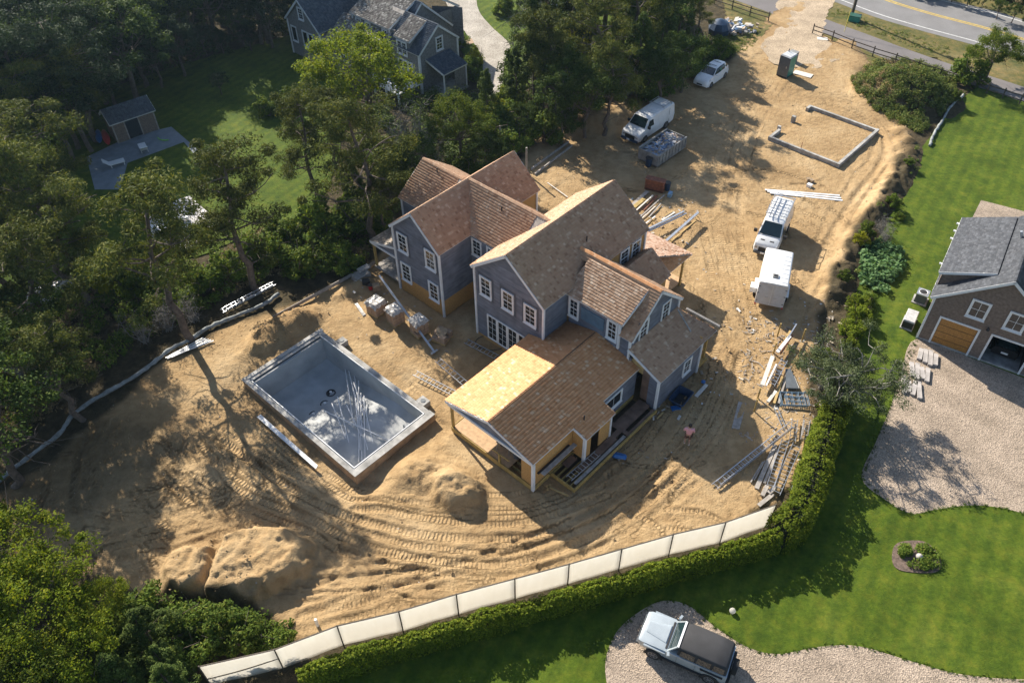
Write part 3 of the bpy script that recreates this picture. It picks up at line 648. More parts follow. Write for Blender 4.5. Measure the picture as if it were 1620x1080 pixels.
def ridge_cap(parent, p, q, mat, w_=0.13, step=0.16):
    p = Vector(p); q = Vector(q); L = (q - p).length; d = (q - p) / L; side = d.cross(Vector((0, 0, 1))).normalized(); V = []; F = []
    k = 0; s = 0
    while s < L:
        e = min(s + step + 0.03, L); c0 = p + d * s; c1 = p + d * e; h0 = 0.055 + random.uniform(0, .01); h1 = 0.035
        for sg in (-1, 1):
            n0 = len(V)
            V += [tuple(c0 + Vector((0, 0, h0))), tuple(c0 + side * (sg * w_) + Vector((0, 0, h0 - w_ * 0.62))), tuple(c1 + side * (sg * w_) + Vector((0, 0, h1 - w_ * 0.62))), tuple(c1 + Vector((0, 0, h1)))]
            F.append((n0, n0 + 1, n0 + 2, n0 + 3) if sg > 0 else (n0 + 3, n0 + 2, n0 + 1, n0))
        s += step
    me = bpy.data.meshes.new('ridge_cap'); me.from_pydata(V, [], F); me.materials.append(mat); o = link(bpy.data.objects.new('ridge_cap', me)); o.parent = parent; o['kind'] = 'stuff'
def wall(parent, P0, P1, z0, top, mat, course=0.19, name='wall', thick=0.12, outset=0.012):
    """wall from P0 to P1 (u,v), outside to the right of P0->P1; top: list of (s,z) along the wall"""
    P0 = Vector((P0[0], P0[1], 0)); P1 = Vector((P1[0], P1[1], 0)); d = (P1 - P0); L = d.length; d /= L; n = Vector((d.y, -d.x, 0))
    if isinstance(top, (int, float)): top = [(0, top), (L, top)]
    def span(z):
        ss = []
        for (s0, a), (s1, b) in zip(top[:-1], top[1:]):
            if (a - z) * (b - z) < 0: ss.append(s0 + (s1 - s0) * (z - a) / (b - a))
        lo = 0 if top[0][1] >= z else (min(ss) if ss else None); hi = L if top[-1][1] >= z else (max(ss) if ss else None)
        return lo, hi
    zt = max(z for s, z in top); V = []; F = []; z = z0; first = True; levels = [z0]
    keys = sorted(set([t[1] for t in top])); 
    while z < zt - 0.02: z = min(z + course, zt - 0.01); levels.append(z)
    for k_ in keys:
        if z0 < k_ < zt - 0.05: levels.append(k_ - 0.001)
    levels = sorted(levels)
    for i in range(len(levels) - 1):
        za, zb = levels[i], levels[i + 1]; a0, a1 = span(za + 1e-4); b0, b1 = span(zb - 1e-4)
        if a0 is None or a1 is None: continue
        if b0 is None or b1 is None or b1 < b0: b0 = b1 = (a0 + a1) / 2
        k = len(V)
        V += [tuple(P0 + d * a0 + n * outset + Vector((0, 0, za))), tuple(P0 + d * a1 + n * outset + Vector((0, 0, za))), tuple(P0 + d * b1 + Vector((0, 0, zb))), tuple(P0 + d * b0 + Vector((0, 0, zb)))]
        F.append((k, k + 1, k + 2, k + 3))
        if k: F.append((k - 1, k - 2, k + 1, k))
    k = len(V); poly = [(0, z0), (L, z0)] + [(s, zz) for s, zz in reversed(top)]
    V += [tuple(P0 + d * s - n * thick + Vector((0, 0, zz))) for s, zz in poly]; F.append(tuple(range(k + len(poly) - 1, k - 1, -1)))
    f0 = [tuple(P0 + d * s + Vector((0, 0, zz))) for s, zz in poly]; k2 = len(V); V += f0; m_ = len(poly)
    F += [(k2 + i, k2 + (i + 1) % m_, k + (i + 1) % m_, k + i) for i in range(m_)]
    me = bpy.data.meshes.new(name); me.from_pydata(V, [], F); me.materials.append(MT[mat] if isinstance(mat, str) else mat)
    o = link(bpy.data.objects.new(name, me)); o.parent = parent; return o
_wc = {}
def window(parent, P, ang, w_, h_, cols=2, rows=2, kind='sash', case=0.11, glass='glass', sill=True, tm='trim'):
    """P = centre bottom of the opening (x,y,z), ang = direction of local x; outside is local -y"""
    key = (round(w_, 3), round(h_, 3), cols, rows, kind, case, tm)
    if key not in _wc:
        fr = MB(); c = case
        fr.box(-w_ / 2 - c, -w_ / 2, -0.07, 0.0, -c, h_ + c); fr.box(w_ / 2, w_ / 2 + c, -0.07, 0, -c, h_ + c)
        fr.box(-w_ / 2, w_ / 2, -0.07, 0, h_, h_ + c); fr.box(-w_ / 2, w_ / 2, -0.07, 0, -c, 0)
        d = {'window': fr.mesh('window', MT[tm])}
        s = 0.045; sash = MB()
        if kind == 'sash':
            halves = [(0, h_ / 2, -0.035), (h_ / 2, h_, -0.05)]
        else:
            halves = [(0, h_, -0.045)]
        mu = MB(); panes = []
        for z0, z1, y in halves:
            sash.box(-w_ / 2, -w_ / 2 + s, y, y + 0.03, z0, z1); sash.box(w_ / 2 - s, w_ / 2, y, y + 0.03, z0, z1)
            sash.box(-w_ / 2 + s, w_ / 2 - s, y, y + 0.03, z0, z0 + s); sash.box(-w_ / 2 + s, w_ / 2 - s, y, y + 0.03, z1 - s, z1)
            for i in range(1, cols): x = -w_ / 2 + w_ * i / cols; mu.box(x - 0.013, x + 0.013, y + 0.004, y + 0.024, z0 + s, z1 - s)
            for j in range(1, rows): z = z0 + (z1 - z0) * j / rows; mu.box(-w_ / 2 + s, w_ / 2 - s, y + 0.006, y + 0.022, z - 0.013, z + 0.013)
            panes.append(MB().box(-w_ / 2 + s, w_ / 2 - s, y + 0.012, y + 0.016, z0 + s, z1 - s).mesh('pane', MT[glass]))
        d['sash'] = sash.mesh('sash', MT[tm]); d['muntin'] = mu.mesh('muntin', MT[tm]) if mu.v else None; d['panes'] = panes
        d['back'] = MB().box(-w_ / 2, w_ / 2, -0.012, -0.005, 0, h_).mesh('dark_backing', MT['black'])  # black backing sheet put in for the dark room behind the glass
        d['sill'] = MB().box(-w_ / 2 - c - 0.03, w_ / 2 + c + 0.03, -0.12, -0.072, -c - 0.03, -c + 0.03).mesh('sill', MT[tm]) if sill else None
        _wc[key] = d
    d = _wc[key]
    o = inst('window', d['window'], parent, P, ang)
    inst('sash', d['sash'], o); inst('dark_backing', d['back'], o)
    if d['muntin']: inst('muntin', d['muntin'], o)
    for p in d['panes']: inst('pane', p, o)
    if d['sill']: inst('sill', d['sill'], o)
    return o
def corner(parent, u, v, z0, z1, w_=0.14, mat='trim'):
    return MB().box(u - w_ / 2, u + w_ / 2, v - w_ / 2, v + w_ / 2, z0, z1).build('corner_board', MT[mat], parent)

# ------------------------------------------------------------------ the house being built
HZ = 0.0
house = thing('house_under_construction', 'large blue-grey shingled house under construction with many cedar gable roofs and an open timber deck', 'house', (ORG[0], ORG[1], HZ), TH)
SM, SN = MT['shakemid'], MT['shakenew']
# --- left wing: long gable, u -19.3..-14.65, v 6.95..16.8
wall(house, (-19.3, 6.95), (-14.65, 6.95), 1.55, [(0, 5.8), (2.325, 7.88), (4.65, 5.8)], 'wrap')
wall(house, (-19.28, 6.98), (-14.67, 6.98), -0.1, 1.6, 'osb', course=1.2, outset=0.004, name='foundation_sheathing')
wall(house, (-14.65, 6.95), (-14.65, 9.95), 1.45, 5.8, 'wrap'); wall(house, (-14.67, 6.97), (-14.67, 9.95), -0.1, 1.5, 'osb', course=1.2, outset=0.004, name='foundation_sheathing')
wall(house, (-19.3, 16.75), (-19.3, 6.95), -0.1, 5.8, 'wrap'); wall(house, (-14.65, 14.7), (-14.65, 16.75), -0.1, 5.8, 'osb'); wall(house, (-14.65, 16.75), (-19.3, 16.75), -0.1, [(0, 5.8), (2.325, 7.88), (4.65, 5.8)], 'osb')
for u in (-19.3, -14.65): corner(house, u, 6.93, -0.1, 5.72)
corner(house, -14.63, 16.78, -0.1, 5.7)
roof(house, (-19.5, 6.78, 5.78), (-19.5, 16.95, 5.78), (-16.975, 16.95, 8.0), (-16.975, 6.78, 8.0), SM, 'eab')
roof(house, (-14.45, 6.78, 5.78), (-14.45, 16.95, 5.78), (-16.975, 16.95, 8.0), (-16.975, 6.78, 8.0), SM, 'eab')
ridge_cap(house, (-16.975, 6.8, 8.0), (-16.975, 16.9, 8.0), SM)
for u, z in ((-18.35, 4.0), (-15.55, 4.0), (-18.35, 1.35), (-15.5, 1.2)):
    window(house, (u, 6.93, z), 0, 0.82, 1.42, 2, 2)
# cross wing joining to the main gable
wall(house, (-14.65, 9.95), (-11.7, 9.95), 1.4, 5.8, 'wrap'); wall(house, (-14.65, 9.97), (-11.7, 9.97), -0.1, 1.45, 'osb', course=1.2, outset=0.004, name='foundation_sheathing')
wall(house, (-11.7, 14.65), (-14.65, 14.65), -0.1, 5.8, 'osb')
roof(house, (-17.6, 9.78, 5.78), (-10.6, 9.78, 5.78), (-9.2, 12.3, 8.0), (-16.98, 12.3, 8.0), SM, 'e')
roof(house, (-10.6, 14.82, 5.78), (-17.6, 14.82, 5.78), (-16.98, 12.3, 8.0), (-9.2, 12.3, 8.0), SM, 'e')
ridge_cap(house, (-16.9, 12.3, 8.02), (-9.4, 12.3, 8.02), SM)
window(house, (-14.05, 9.93, 4.15), 0, 0.75, 1.25, 2, 2); window(house, (-12.6, 9.93, 4.15), 0, 0.75, 1.25, 2, 2)
# back-left gable, lower
wall(house, (-22.3, 10.4), (-19.3, 10.4), -0.1, 4.95, 'wrap'); wall(house, (-22.3, 15.6), (-22.3, 10.4), -0.1, [(0, 4.95), (2.6, 6.9), (5.2, 4.95)], 'wrap')
corner(house, -22.3, 10.38, -0.1, 4.9)
roof(house, (-22.5, 10.22, 4.93), (-18.6, 10.22, 4.93), (-18.0, 13.0, 7.0), (-22.5, 13.0, 7.0), SM, 'ea')
roof(house, (-18.6, 15.78, 4.93), (-22.5, 15.78, 4.93), (-22.5, 13.0, 7.0), (-18.0, 13.0, 7.0), SM, 'eb')
ridge_cap(house, (-22.45, 13.0, 7.0), (-18.2, 13.0, 7.0), SM)
wall(house, (-19.3, 15.6), (-22.3, 15.6), -0.1, 4.95, 'wrap')
# side porch of the left wing
roof(house, (-22.35, 7.0, 2.85), (-22.35, 10.2, 2.85), (-19.36, 10.2, 3.75), (-19.36, 7.0, 3.75), MT['shakegrey'], 'ea')
MB().box(-22.3, -19.4, 7.05, 10.2, 0.35, 0.5).build('porch_floor', MT['greywood'], house)
MB().box(-22.25, -22.1, 7.1, 7.25, 0.5, 2.75).build('porch_post', MT['ptlumber'], house)
MB().box(-22.25, -22.1, 10.0, 10.15, 0.5, 2.75).build('porch_post', MT['ptlumber'], house)
b_ = MB(); b_.add([(-22.2, 7.06, 2.72), (-19.42, 7.06, 2.72), (-19.42, 7.06, 3.6), (-22.2, 7.12, 2.72), (-19.42, 7.12, 2.72), (-19.42, 7.12, 3.6)], [(0, 1, 2), (5, 4, 3), (0, 3, 4, 1), (1, 4, 5, 2), (2, 5, 3, 0)]); b_.build('gable_infill', MT['wrap'], house)
MB().box(-22.25, -19.42, 7.0, 7.06, 2.60, 2.76).build('trim_board', MT['trim'], house)
# --- main gable: u -11.75..-5.75, v 7.4..17.9
wall(house, (-11.75, 7.4), (-5.75, 7.4), 0.12, [(0, 6.1), (3.0, 8.42), (6.0, 6.1)], 'wrap')
MB().box(-11.76, -5.75, 7.36, 7.5, -0.1, 0.14).build('sill_plate', MT['osb'], house)
wall(house, (-5.75, 7.4), (-5.75, 9.7), -0.1, 6.1, 'wrap'); wall(house, (-5.75, 14.9), (-5.75, 17.9), -0.1, 6.1, 'osb', course=1.2, outset=0.004)
wall(house, (-5.75, 9.7), (-5.75, 14.9), 2.0, 6.1, 'osb', course=1.2, outset=0.004)
wall(house, (-11.75, 17.9), (-11.75, 7.4), -0.1, 6.1, 'wrap'); wall(house, (-5.75, 17.9), (-11.75, 17.9), -0.1, [(0, 6.1), (3.0, 8.42), (6.0, 6.1)], 'wrap')
corner(house, -11.75, 7.38, -0.1, 6.0); corner(house, -5.75, 7.38, 2.4, 6.0); corner(house, -5.73, 17.92, -0.1, 6.0)
roof(house, (-11.95, 7.22, 6.05), (-11.95, 18.08, 6.05), (-8.75, 18.08, 8.6), (-8.75, 7.22, 8.6), SM, 'eab')
roof(house, (-5.55, 7.22, 6.05), (-5.55, 18.08, 6.05), (-8.75, 18.08, 8.6), (-8.75, 7.22, 8.6), SM, 'eab')
ridge_cap(house, (-8.75, 7.25, 8.6), (-8.75, 18.0, 8.6), SM)
for u, z in ((-10.75, 4.05), (-8.78, 4.0), (-6.85, 3.95)): window(house, (u, 7.38, z), 0, 0.84, 1.42, 2, 2)
for i in range(4):
    window(house, (-10.25 + i * 0.93, 7.38, 0.35), 0, 0.78, 2.05, 2, 4, kind='door', case=0.07, sill=False)
for v in (15.6, 16.9): window(house, (-5.73, v, 4.35), math.pi / 2, 0.8, 1.25, 2, 2)
# flashing tape rectangles round the windows
for u, z in ((-10.75, 4.05), (-8.78, 4.0), (-6.85, 3.95)):
    MB().box(u - 0.70, u + 0.70, 7.378, 7.384, z - 0.32, z + 1.72).build('flashing', MT['wrapblue'], house)
for u, z in ((-18.35, 4.0), (-15.55, 4.0)):
    MB().box(u - 0.68, u + 0.68, 6.928, 6.934, z - 0.3, z + 1.7).build('flashing', MT['wrapblue'], house)
# --- cross gable with long shed dormer: u -5.75..-0.75, v 9.7..14.9
wall(house, (-5.6, 9.72), (-0.75, 9.72), 0.3, 4.85, 'wrap')
wall(house, (-0.75, 9.72), (-0.75, 14.88), 0.3, [(0, 4.85), (2.58, 7.05), (5.16, 4.85)], 'wrap')
wall(house, (-0.75, 14.88), (-5.75, 14.88), -0.1, 4.85, 'osb')
corner(house, -0.75, 9.70, 2.6, 4.75); corner(house, -0.73, 14.9, 3.6, 4.8)
roof(house, (-1.5, 9.55, 4.82), (-0.55, 9.55, 4.82), (-0.55, 12.3, 7.2), (-1.5, 12.3, 7.2), SM, 'eb')
roof(house, (-8.3, 11.8, 6.767), (-1.5, 11.8, 6.767), (-1.5, 12.3, 7.2), (-8.3, 12.3, 7.2), SM, '')
roof(house, (-0.55, 15.05, 4.82), (-8.3, 15.05, 4.82), (-8.3, 12.3, 7.2), (-0.55, 12.3, 7.2), SM, 'ea')
ridge_cap(house, (-6.9, 12.3, 7.2), (-0.58, 12.3, 7.2), SN, 0.15)
for v in (11.0, 13.35): window(house, (-0.73, v, 4.1), math.pi / 2, 0.72, 1.35, 2, 2)
MB().box(-0.72, -0.715, 10.35, 11.65, 3.85, 5.7).build('flashing', MT['wrapblue'], house)
# shed dormer
wall(house, (-5.75, 9.66), (-1.55, 9.66), 4.0, 5.75, 'wrap')
b_ = MB(); b_.add([(-1.55, 9.68, 4.95), (-1.55, 11.85, 6.78), (-1.55, 9.68, 5.8), (-1.67, 9.68, 4.95), (-1.67, 11.85, 6.78), (-1.67, 9.68, 5.8)], [(0, 1, 2), (5, 4, 3), (0, 3, 4, 1), (1, 4, 5, 2), (2, 5, 3, 0)]); b_.build('dormer_cheek', MT['wrap'], house)
roof(house, (-5.9, 9.5, 5.80), (-1.35, 9.5, 5.80), (-1.35, 12.0, 6.98), (-5.9, 12.0, 6.98), M_rand('lighter_cedar_shake', [(0, (0.32, 0.19, 0.12)), (0.3, (0.42, 0.27, 0.175)), (0.85, (0.52, 0.36, 0.25)), (1, (0.62, 0.48, 0.36))], 0.8, 1.3, 0.3), 'ebE', thick=0.10)
corner(house, -1.56, 9.63, 3.6, 5.65); 
for u in (-5.15, -2.1): window(house, (u, 9.64, 4.12), 0, 0.62, 1.35, 2, 2)
MB().box(-4.55, -2.75, 9.60, 9.65, 4.3, 5.3).build('wall_panel', M_plain('bare_blue_sheathing', (0.10, 0.17, 0.24), 0.7, 0.1), house)
# --- right lean-to: u -0.75..1.65, v 9.7..15.1
wall(house, (1.65, 9.72), (1.65, 14.4), 0.1, 2.85, 'wrap'); wall(house, (0.95, 9.72), (1.65, 9.72), 0.1, [(0, 3.1), (0.7, 2.85)], 'wrap')
MB().box(0.42, 0.93, 9.74, 9.80, 0.45, 3.1).build('sheathing_panel', MT['darkfloor'], house); MB().box(-0.45, 0.42, 9.74, 9.84, 2.55, 3.4).build('door_header', MT['lumber'], house)
MB().box(-0.5, -0.42, 9.74, 9.84, 0.45, 3.3).build('door_jamb', MT['lumber'], house)
wall(house, (-5.6, 9.70), (-0.52, 9.70), 0.3, 3.3, 'wrap', name='porch_wall')
wall(house, (1.65, 14.4), (-0.75, 14.4), 0.1, 3.2, 'osb')
corner(house, 1.65, 9.70, -0.05, 2.82, 0.15); corner(house, 1.66, 14.42, -0.05, 2.82, 0.15)
roof(house, (1.85, 9.55, 2.98), (1.85, 15.75, 2.98), (-0.72, 14.65, 4.15), (-0.72, 9.55, 4.15), SM, 'ea')
roof(house, (1.85, 15.75, 2.98), (-3.4, 15.75, 2.98), (-3.4, 14.6, 3.55), (-0.72, 14.65, 4.15), SN, 'e')
window(house, (1.67, 12.9, 1.15), math.pi / 2, 0.72, 1.1, 2, 2)
MB().box(1.38, 1.52, 15.4, 15.54, 0.35, 2.9).build('porch_post', MT['ptlumber'], house)
MB().box(-0.7, 1.7, 14.45, 15.6, 0.18, 0.4).build('porch_floor', MT['ptlumber'], house)
MB().beam((-0.4, 14.3, 4.42), (1.0, 13.9, 3.62), 0.09, 0.06).build('roof_plank', MT['greywood'], house)
# entrance gable at the back
roof(house, (-3.15, 14.4, 3.62), (-3.15, 17.65, 3.62), (-4.9, 17.65, 5.05), (-4.9, 14.4, 5.05), SM, 'eb')
roof(house, (-6.65, 14.4, 3.62), (-6.65, 17.65, 3.62), (-4.9, 17.65, 5.05), (-4.9, 14.4, 5.05), SM, 'eb')
wall(house, (-3.35, 14.9), (-3.35, 17.45), 0.1, 3.6, 'osb'); wall(house, (-3.35, 17.45), (-5.7, 17.45), 0.1, [(0, 3.6), (1.55, 4.9), (2.35, 4.3)], 'wrap')
# back porch hip roof
roof(house, (-3.95, 17.2, 2.62), (-3.95, 21.7, 2.62), (-5.7, 19.4, 3.55), (-5.7, 17.2, 3.55), SN, 'e')
roof(house, (-3.95, 21.7, 2.62), (-8.3, 21.7, 2.62), (-8.3, 18.0, 4.05), (-5.0, 18.0, 4.05), M_rand('pinkish_fresh_shake', [(0, (0.36, 0.20, 0.13)), (0.5, (0.52, 0.34, 0.24)), (1, (0.62, 0.46, 0.36))], 0.85), 'e')
for u, v in ((-4.15, 20.95), (-4.15, 18.3), (-8.1, 21.4)): MB().box(u - 0.07, u + 0.07, v - 0.07, v + 0.07, 0.0, 2.5).build('porch_post', MT['ptlumber'], house)
MB().box(-4.25, -4.05, 17.3, 21.5, 2.36, 2.52).build('porch_beam', MT['ptlumber'], house)
MB().box(-8.2, -4.2, 18.0, 21.4, 0.15, 0.3).build('porch_floor', MT['floorosb'], house)
# --- front porch room: u -6.67..0, v 0..9.7, floor at 0.45
FL = 0.45
roof(house, (-6.92, -0.2, 2.92), (-6.92, 7.4, 2.92), (-3.34, 7.4, 3.81), (-3.34, -0.2, 3.81), SN, 'ea', rise=0.08, expo=0.22)
roof(house, (0.12, -0.2, 2.90), (0.12, 9.7, 2.90), (-3.34, 9.7, 3.81), (-3.34, -0.2, 3.81), SN, 'ea', rise=0.08, expo=0.22)
roof(house, (-5.75, 7.38, 3.23), (-5.75, 9.7, 3.23), (-3.34, 9.7, 3.81), (-3.34, 7.38, 3.81), SN, '')
roof(house, (1.10, 3.35, 2.60), (1.10, 6.05, 2.60), (-0.10, 6.05, 2.97), (-0.10, 3.35, 2.97), SN, 'eab', rise=0.08, expo=0.22)
ridge_cap(house, (-3.34, -0.2, 3.81), (-3.34, 9.6, 3.81), M_rand('dark_ridge_shake', [(0, (0.10, 0.06, 0.035)), (1, (0.26, 0.15, 0.08))]), 0.10, 0.2)
b_ = MB(); P_ = [(-6.75, 2.62), (-0.02, 2.62), (-0.02, 2.76), (-3.34, 3.64), (-6.75, 2.78)]
b_.add([(u, -0.05, z) for u, z in P_] + [(u, 0.05, z) for u, z in P_], [(0, 1, 2, 3, 4), (9, 8, 7, 6, 5)] + [(i, 5 + i, 5 + (i + 1) % 5, (i + 1) % 5) for i in range(5)]); b_.build('gable_infill', MT['wrap'], house)
MB().box(-6.80, 0.0, -0.14, -0.06, 2.50, 2.68).build('trim_board', MT['trim'], house)
MB().box(-6.85, -6.75, -0.1, 7.3, 2.50, 2.72).build('trim_board', MT['trim'], house)
MB().box(-6.75, -6.61, -0.02, 0.12, 0.1, 2.5).build('porch_post', MT['ptlumber'], house)
MB().box(-2.72, -2.60, -0.1, 0.02, 0.1, 1.25).build('temporary_post', MT['ptlumber'], house)
MB().beam((-3.3, 0.0, 1.15), (-1.9, -0.02, 1.22), 0.04, 0.1).build('temporary_brace', MT['ptlumber'], house)
MB().box(-0.95, -0.12, 0.0, 0.06, FL, 2.5).build('wall_sheathing', MT['osb'], house)
MB().box(-6.75, -6.62, 3.4, 3.53, FL, 2.55).build('porch_post', MT['ptlumber'], house); MB().box(-6.75, -6.62, 7.0, 7.13, FL, 2.55).build('porch_post', MT['ptlumber'], house)
corner(house, -0.02, -0.02, 0.1, 2.55, 0.17)
MB().box(-6.7, 0.0, -0.08, -0.03, 0.08, FL + 0.02).build('rim_joist', MT['ptlumber'], house); MB().box(-6.78, -6.72, -0.05, 7.3, 0.08, FL + 0.02).build('rim_joist', MT['ptlumber'], house)
MB().box(-6.68, -2.0, 0.02, 7.35, FL - 0.06, FL).build('subfloor', MT['floorosb'], house)
MB().box(-2.0, -0.05, 3.2, 9.6, FL - 0.06, FL).build('subfloor', MT['floorosb'], house)
for i in range(7): MB().box(-2.0, -0.05, 0.35 + i * 0.41, 0.39 + i * 0.41, 0.12, FL - 0.07).build('floor_joist', MT['ptlumber'], house)
# sheathed side wall, scaffold plank on brackets
MB().box(-0.10, -0.02, 0.1, 3.5, FL, 2.75).build('wall_sheathing', MT['osb'], house)
MB().box(0.0, 0.06, 0.1, 9.6, 0.06, FL + 0.02).build('rim_joist', MT['ptlumber'], house)
MB().box(0.22, 0.50, 0.35, 3.3, 1.62, 1.67).build('scaffold_plank', MT['greywood'], house); MB().box(0.06, 0.20, 0.2, 3.0, 1.625, 1.66).build('scaffold_plank', MT['black'], house)
for v in (0.7, 2.9):
    q = MB(); q.beam((0.0, v, 1.55), (0.62, v, 1.55), 0.03, 0.03); q.beam((0.0, v, 1.0), (0.55, v, 1.53), 0.03, 0.03); q.build('scaffold_bracket', MT['black'], house)
# bump-out entrance
MB().box(0.0, 0.80, 3.46, 3.52, FL, 2.5).build('wall_sheathing', MT['osb'], house); corner(house, 0.90, 3.48, 0.1, 2.48, 0.17); corner(house, 0.90, 5.95, 0.1, 2.48, 0.13)
MB().box(0.86, 0.92, 3.58, 4.05, FL, 2.5).build('wall_sheathing', MT['osb'], house); MB().box(0.86, 0.92, 4.85, 5.86, FL, 2.5).build('wall_sheathing', MT['osb'], house)
MB().box(0.86, 0.92, 4.05, 4.85, 2.2, 2.5).build('door_header', MT['lumber'], house); MB().box(0.0, 0.86, 5.93, 5.99, FL, 2.5).build('wall_sheathing', MT['osb'], house)
wall(house, (0.0, 6.0), (0.0, 9.7), FL, 2.8, 'wrap'); window(house, (0.02, 7.35, 1.25), math.pi / 2, 1.5, 0.95, 2, 1, kind='door')
# open deck frame: u 0..1.85, v 1.5..9.65
MB().box(1.80, 1.87, 1.45, 9.62, 0.10, 0.42).build('rim_joist', MT['ptlumber'], house); MB().box(1.87, 1.90, 1.40, 9.6, 0.30, 0.44).build('rim_joist', MT['ptlumber'], house)
MB().box(0.08, 1.80, 1.45, 1.52, 0.10, 0.42).build('rim_joist', MT['ptlumber'], house)
for i in range(5): MB().box(0.10 + 0.34 * i, 0.14 + 0.34 * i, 1.53, 3.4, 0.12, 0.36).build('floor_joist', MT['ptlumber'], house)
for (a, b, c, d, mm) in ((0.95, 1.45, 2.7, 6.1, 'darkfloor'), (1.52, 1.72, 1.8, 6.6, 'greywood'), (0.08, 1.78, 6.7, 7.0, 'darkfloor'), (0.5, 1.35, 7.0, 9.6, 'darkfloor'), (1.60, 1.78, 7.0, 9.5, 'darkfloor'), (0.1, 0.6, 2.4, 3.3, 'darkfloor'), (0.95, 1.3, 6.1, 6.7, 'darkfloor')):
    MB().box(a, b, c, d, 0.38, 0.405).build('deck_sheet', MT[mm], house)
MB().box(-0.1, 1.8, 1.6, 9.6, -0.05, -0.02).build('crawl_space_soil', M_plain('dark_brown_soil', (0.10, 0.075, 0.05), 0.95), house)  # thin sheet of darker brown soil under the open deck frame
# roof vent pipes
for P_ in ((-13.2, 11.6, 7.4), (-7.0, 13.0, 7.3), (-20.6, 12.6, 6.75), (0.2, 4.2, 2.95)):
    MB().tube((P_[0], P_[1], P_[2] - 0.1), (P_[0], P_[1], P_[2] + 0.38), 0.045).build('vent_pipe', MT['black'], house)
# stone slab and gutter piece lying at the right lean-to's top edge
MB().beam((-0.25, 15.15, 4.0), (1.9, 15.95, 3.2), 0.16, 0.1).build('loose_board', MT['greywood'], house)

# ------------------------------------------------------------------ swimming pool shell
POOL = thing('pool_shell', 'unfinished grey concrete swimming pool shell with pipes lying in it', 'swimming pool', (ORG[0], ORG[1], 0), TH)
PT = 0.40
def pwall(a0, a1, c0, c1, zb, name='pool_wall', mat='poolwall'): return MB().box(a0, a1, c0, c1, zb, PT - 0.05).build(name, MT[mat], POOL)
pwall(-19.88, -19.62, -6.42, 0.03, -3.0); pwall(-8.66, -8.37, -6.42, 0.0, -2.0); pwall(-19.62, -8.66, -6.42, -6.12, -3.0); pwall(-19.62, -8.66, -0.45, -0.1, -3.0)
MB().box(-19.4, -19.2, -6.12, -0.45, -3.0, PT - 0.22).build('pool_bench', MT['poolwall'], POOL)
for (a0, a1, c0, c1) in ((-19.95, -19.66, -6.5, 0.08), (-19.5, -19.34, -6.08, -0.5), (-8.80, -8.30, -6.5, 0.0), (-19.66, -8.80, -6.5, -6.2), (-19.66, -8.80, -0.38, -0.05)):
    MB().box(a0, a1, c0, c1, PT - 0.05, PT + random.uniform(-.005, .005)).build('coping', MT['concrete'], POOL)
for (a0, a1, c0, c1) in ((-19.3, -8.86, -6.14, -6.09), (-19.3, -8.86, -0.47, -0.42), (-8.86, -8.81, -6.14, -0.42)):
    MB().box(a0, a1, c0, c1, PT - 0.02, PT + 0.03).build('pool_edge_strip', MT['pvc'], POOL)
MB().box(-8.36, -8.33, -6.45, 0.02, -0.6, PT - 0.04).build('form_board', MT['formwood'], POOL); MB().box(-19.9, -8.36, -6.46, -6.43, -0.6, PT - 0.04).build('form_board', MT['formwood'], POOL)
# floor: shallow end falls to the deep end
fl = MB(); n_ = 24; vs_ = []
for i in range(n_ + 1):
    u = -19.3 + (10.7) * i / n_; z = -1.0 - 1.1 * (1 - smooth(np.array(u), -17.5, -11.0)) * 1.0
    for j in range(13): v = -6.1 + 5.7 * j / 12; e = min(v + 6.1, -0.4 - v, u + 19.3, -8.6 - u) ; vs_.append((u, v, float(z) + 0.35 * max(0, 1 - e / 0.6) ** 2 + random.uniform(-.012, .012)))
fl.add(vs_, [(i * 13 + j, (i + 1) * 13 + j, (i + 1) * 13 + j + 1, i * 13 + j + 1) for i in range(n_) for j in range(12)]); fl.build('pool_floor', MT['poolwall'], POOL, 40)
for i in range(4):
    q = MB(); u1 = -8.66; q.prism([(u1, -1.35 - 0.42 * i), (u1 - 0.75 + 0.1 * (i % 2), -1.35 - 0.42 * i), (u1 - 0.85 + 0.1 * (i % 2), -1.70 - 0.42 * i), (u1, -1.74 - 0.42 * i)], -1.1, -0.12 - 0.17 * i); q.build('pool_step', MT['poolwall'], POOL)
for u, v in ((-16.6, -2.2), (-16.1, -3.1), (-15.9, -4.2)):
    q = MB(); q.lathe([(0.33, -2.05), (0.33, -1.98), (0.26, -1.97), (0.24, -2.04)], (u, v, 0), 18); q.build('drain_ring', MT['black'], POOL); MB().tube((u, v, -2.1), (u, v, -1.86), 0.09).build('drain_pipe', MT['pvc'], POOL)
for u, v, s in ((-9.7, 0.22, 1), (-17.9, 0.22, 0.8)):
    q = MB(); q.box(u - .35 * s, u + .35 * s, v - .25, v + .35, -0.1, PT - 0.02); q.build('skimmer_box', MT['concrete'], POOL); MB().lathe([(0.16, 0), (0.16, 0.03), (0.1, 0.03)], (u, v + .05, PT - 0.02), 12).build('skimmer_lid', MT['greyplastic'], POOL)
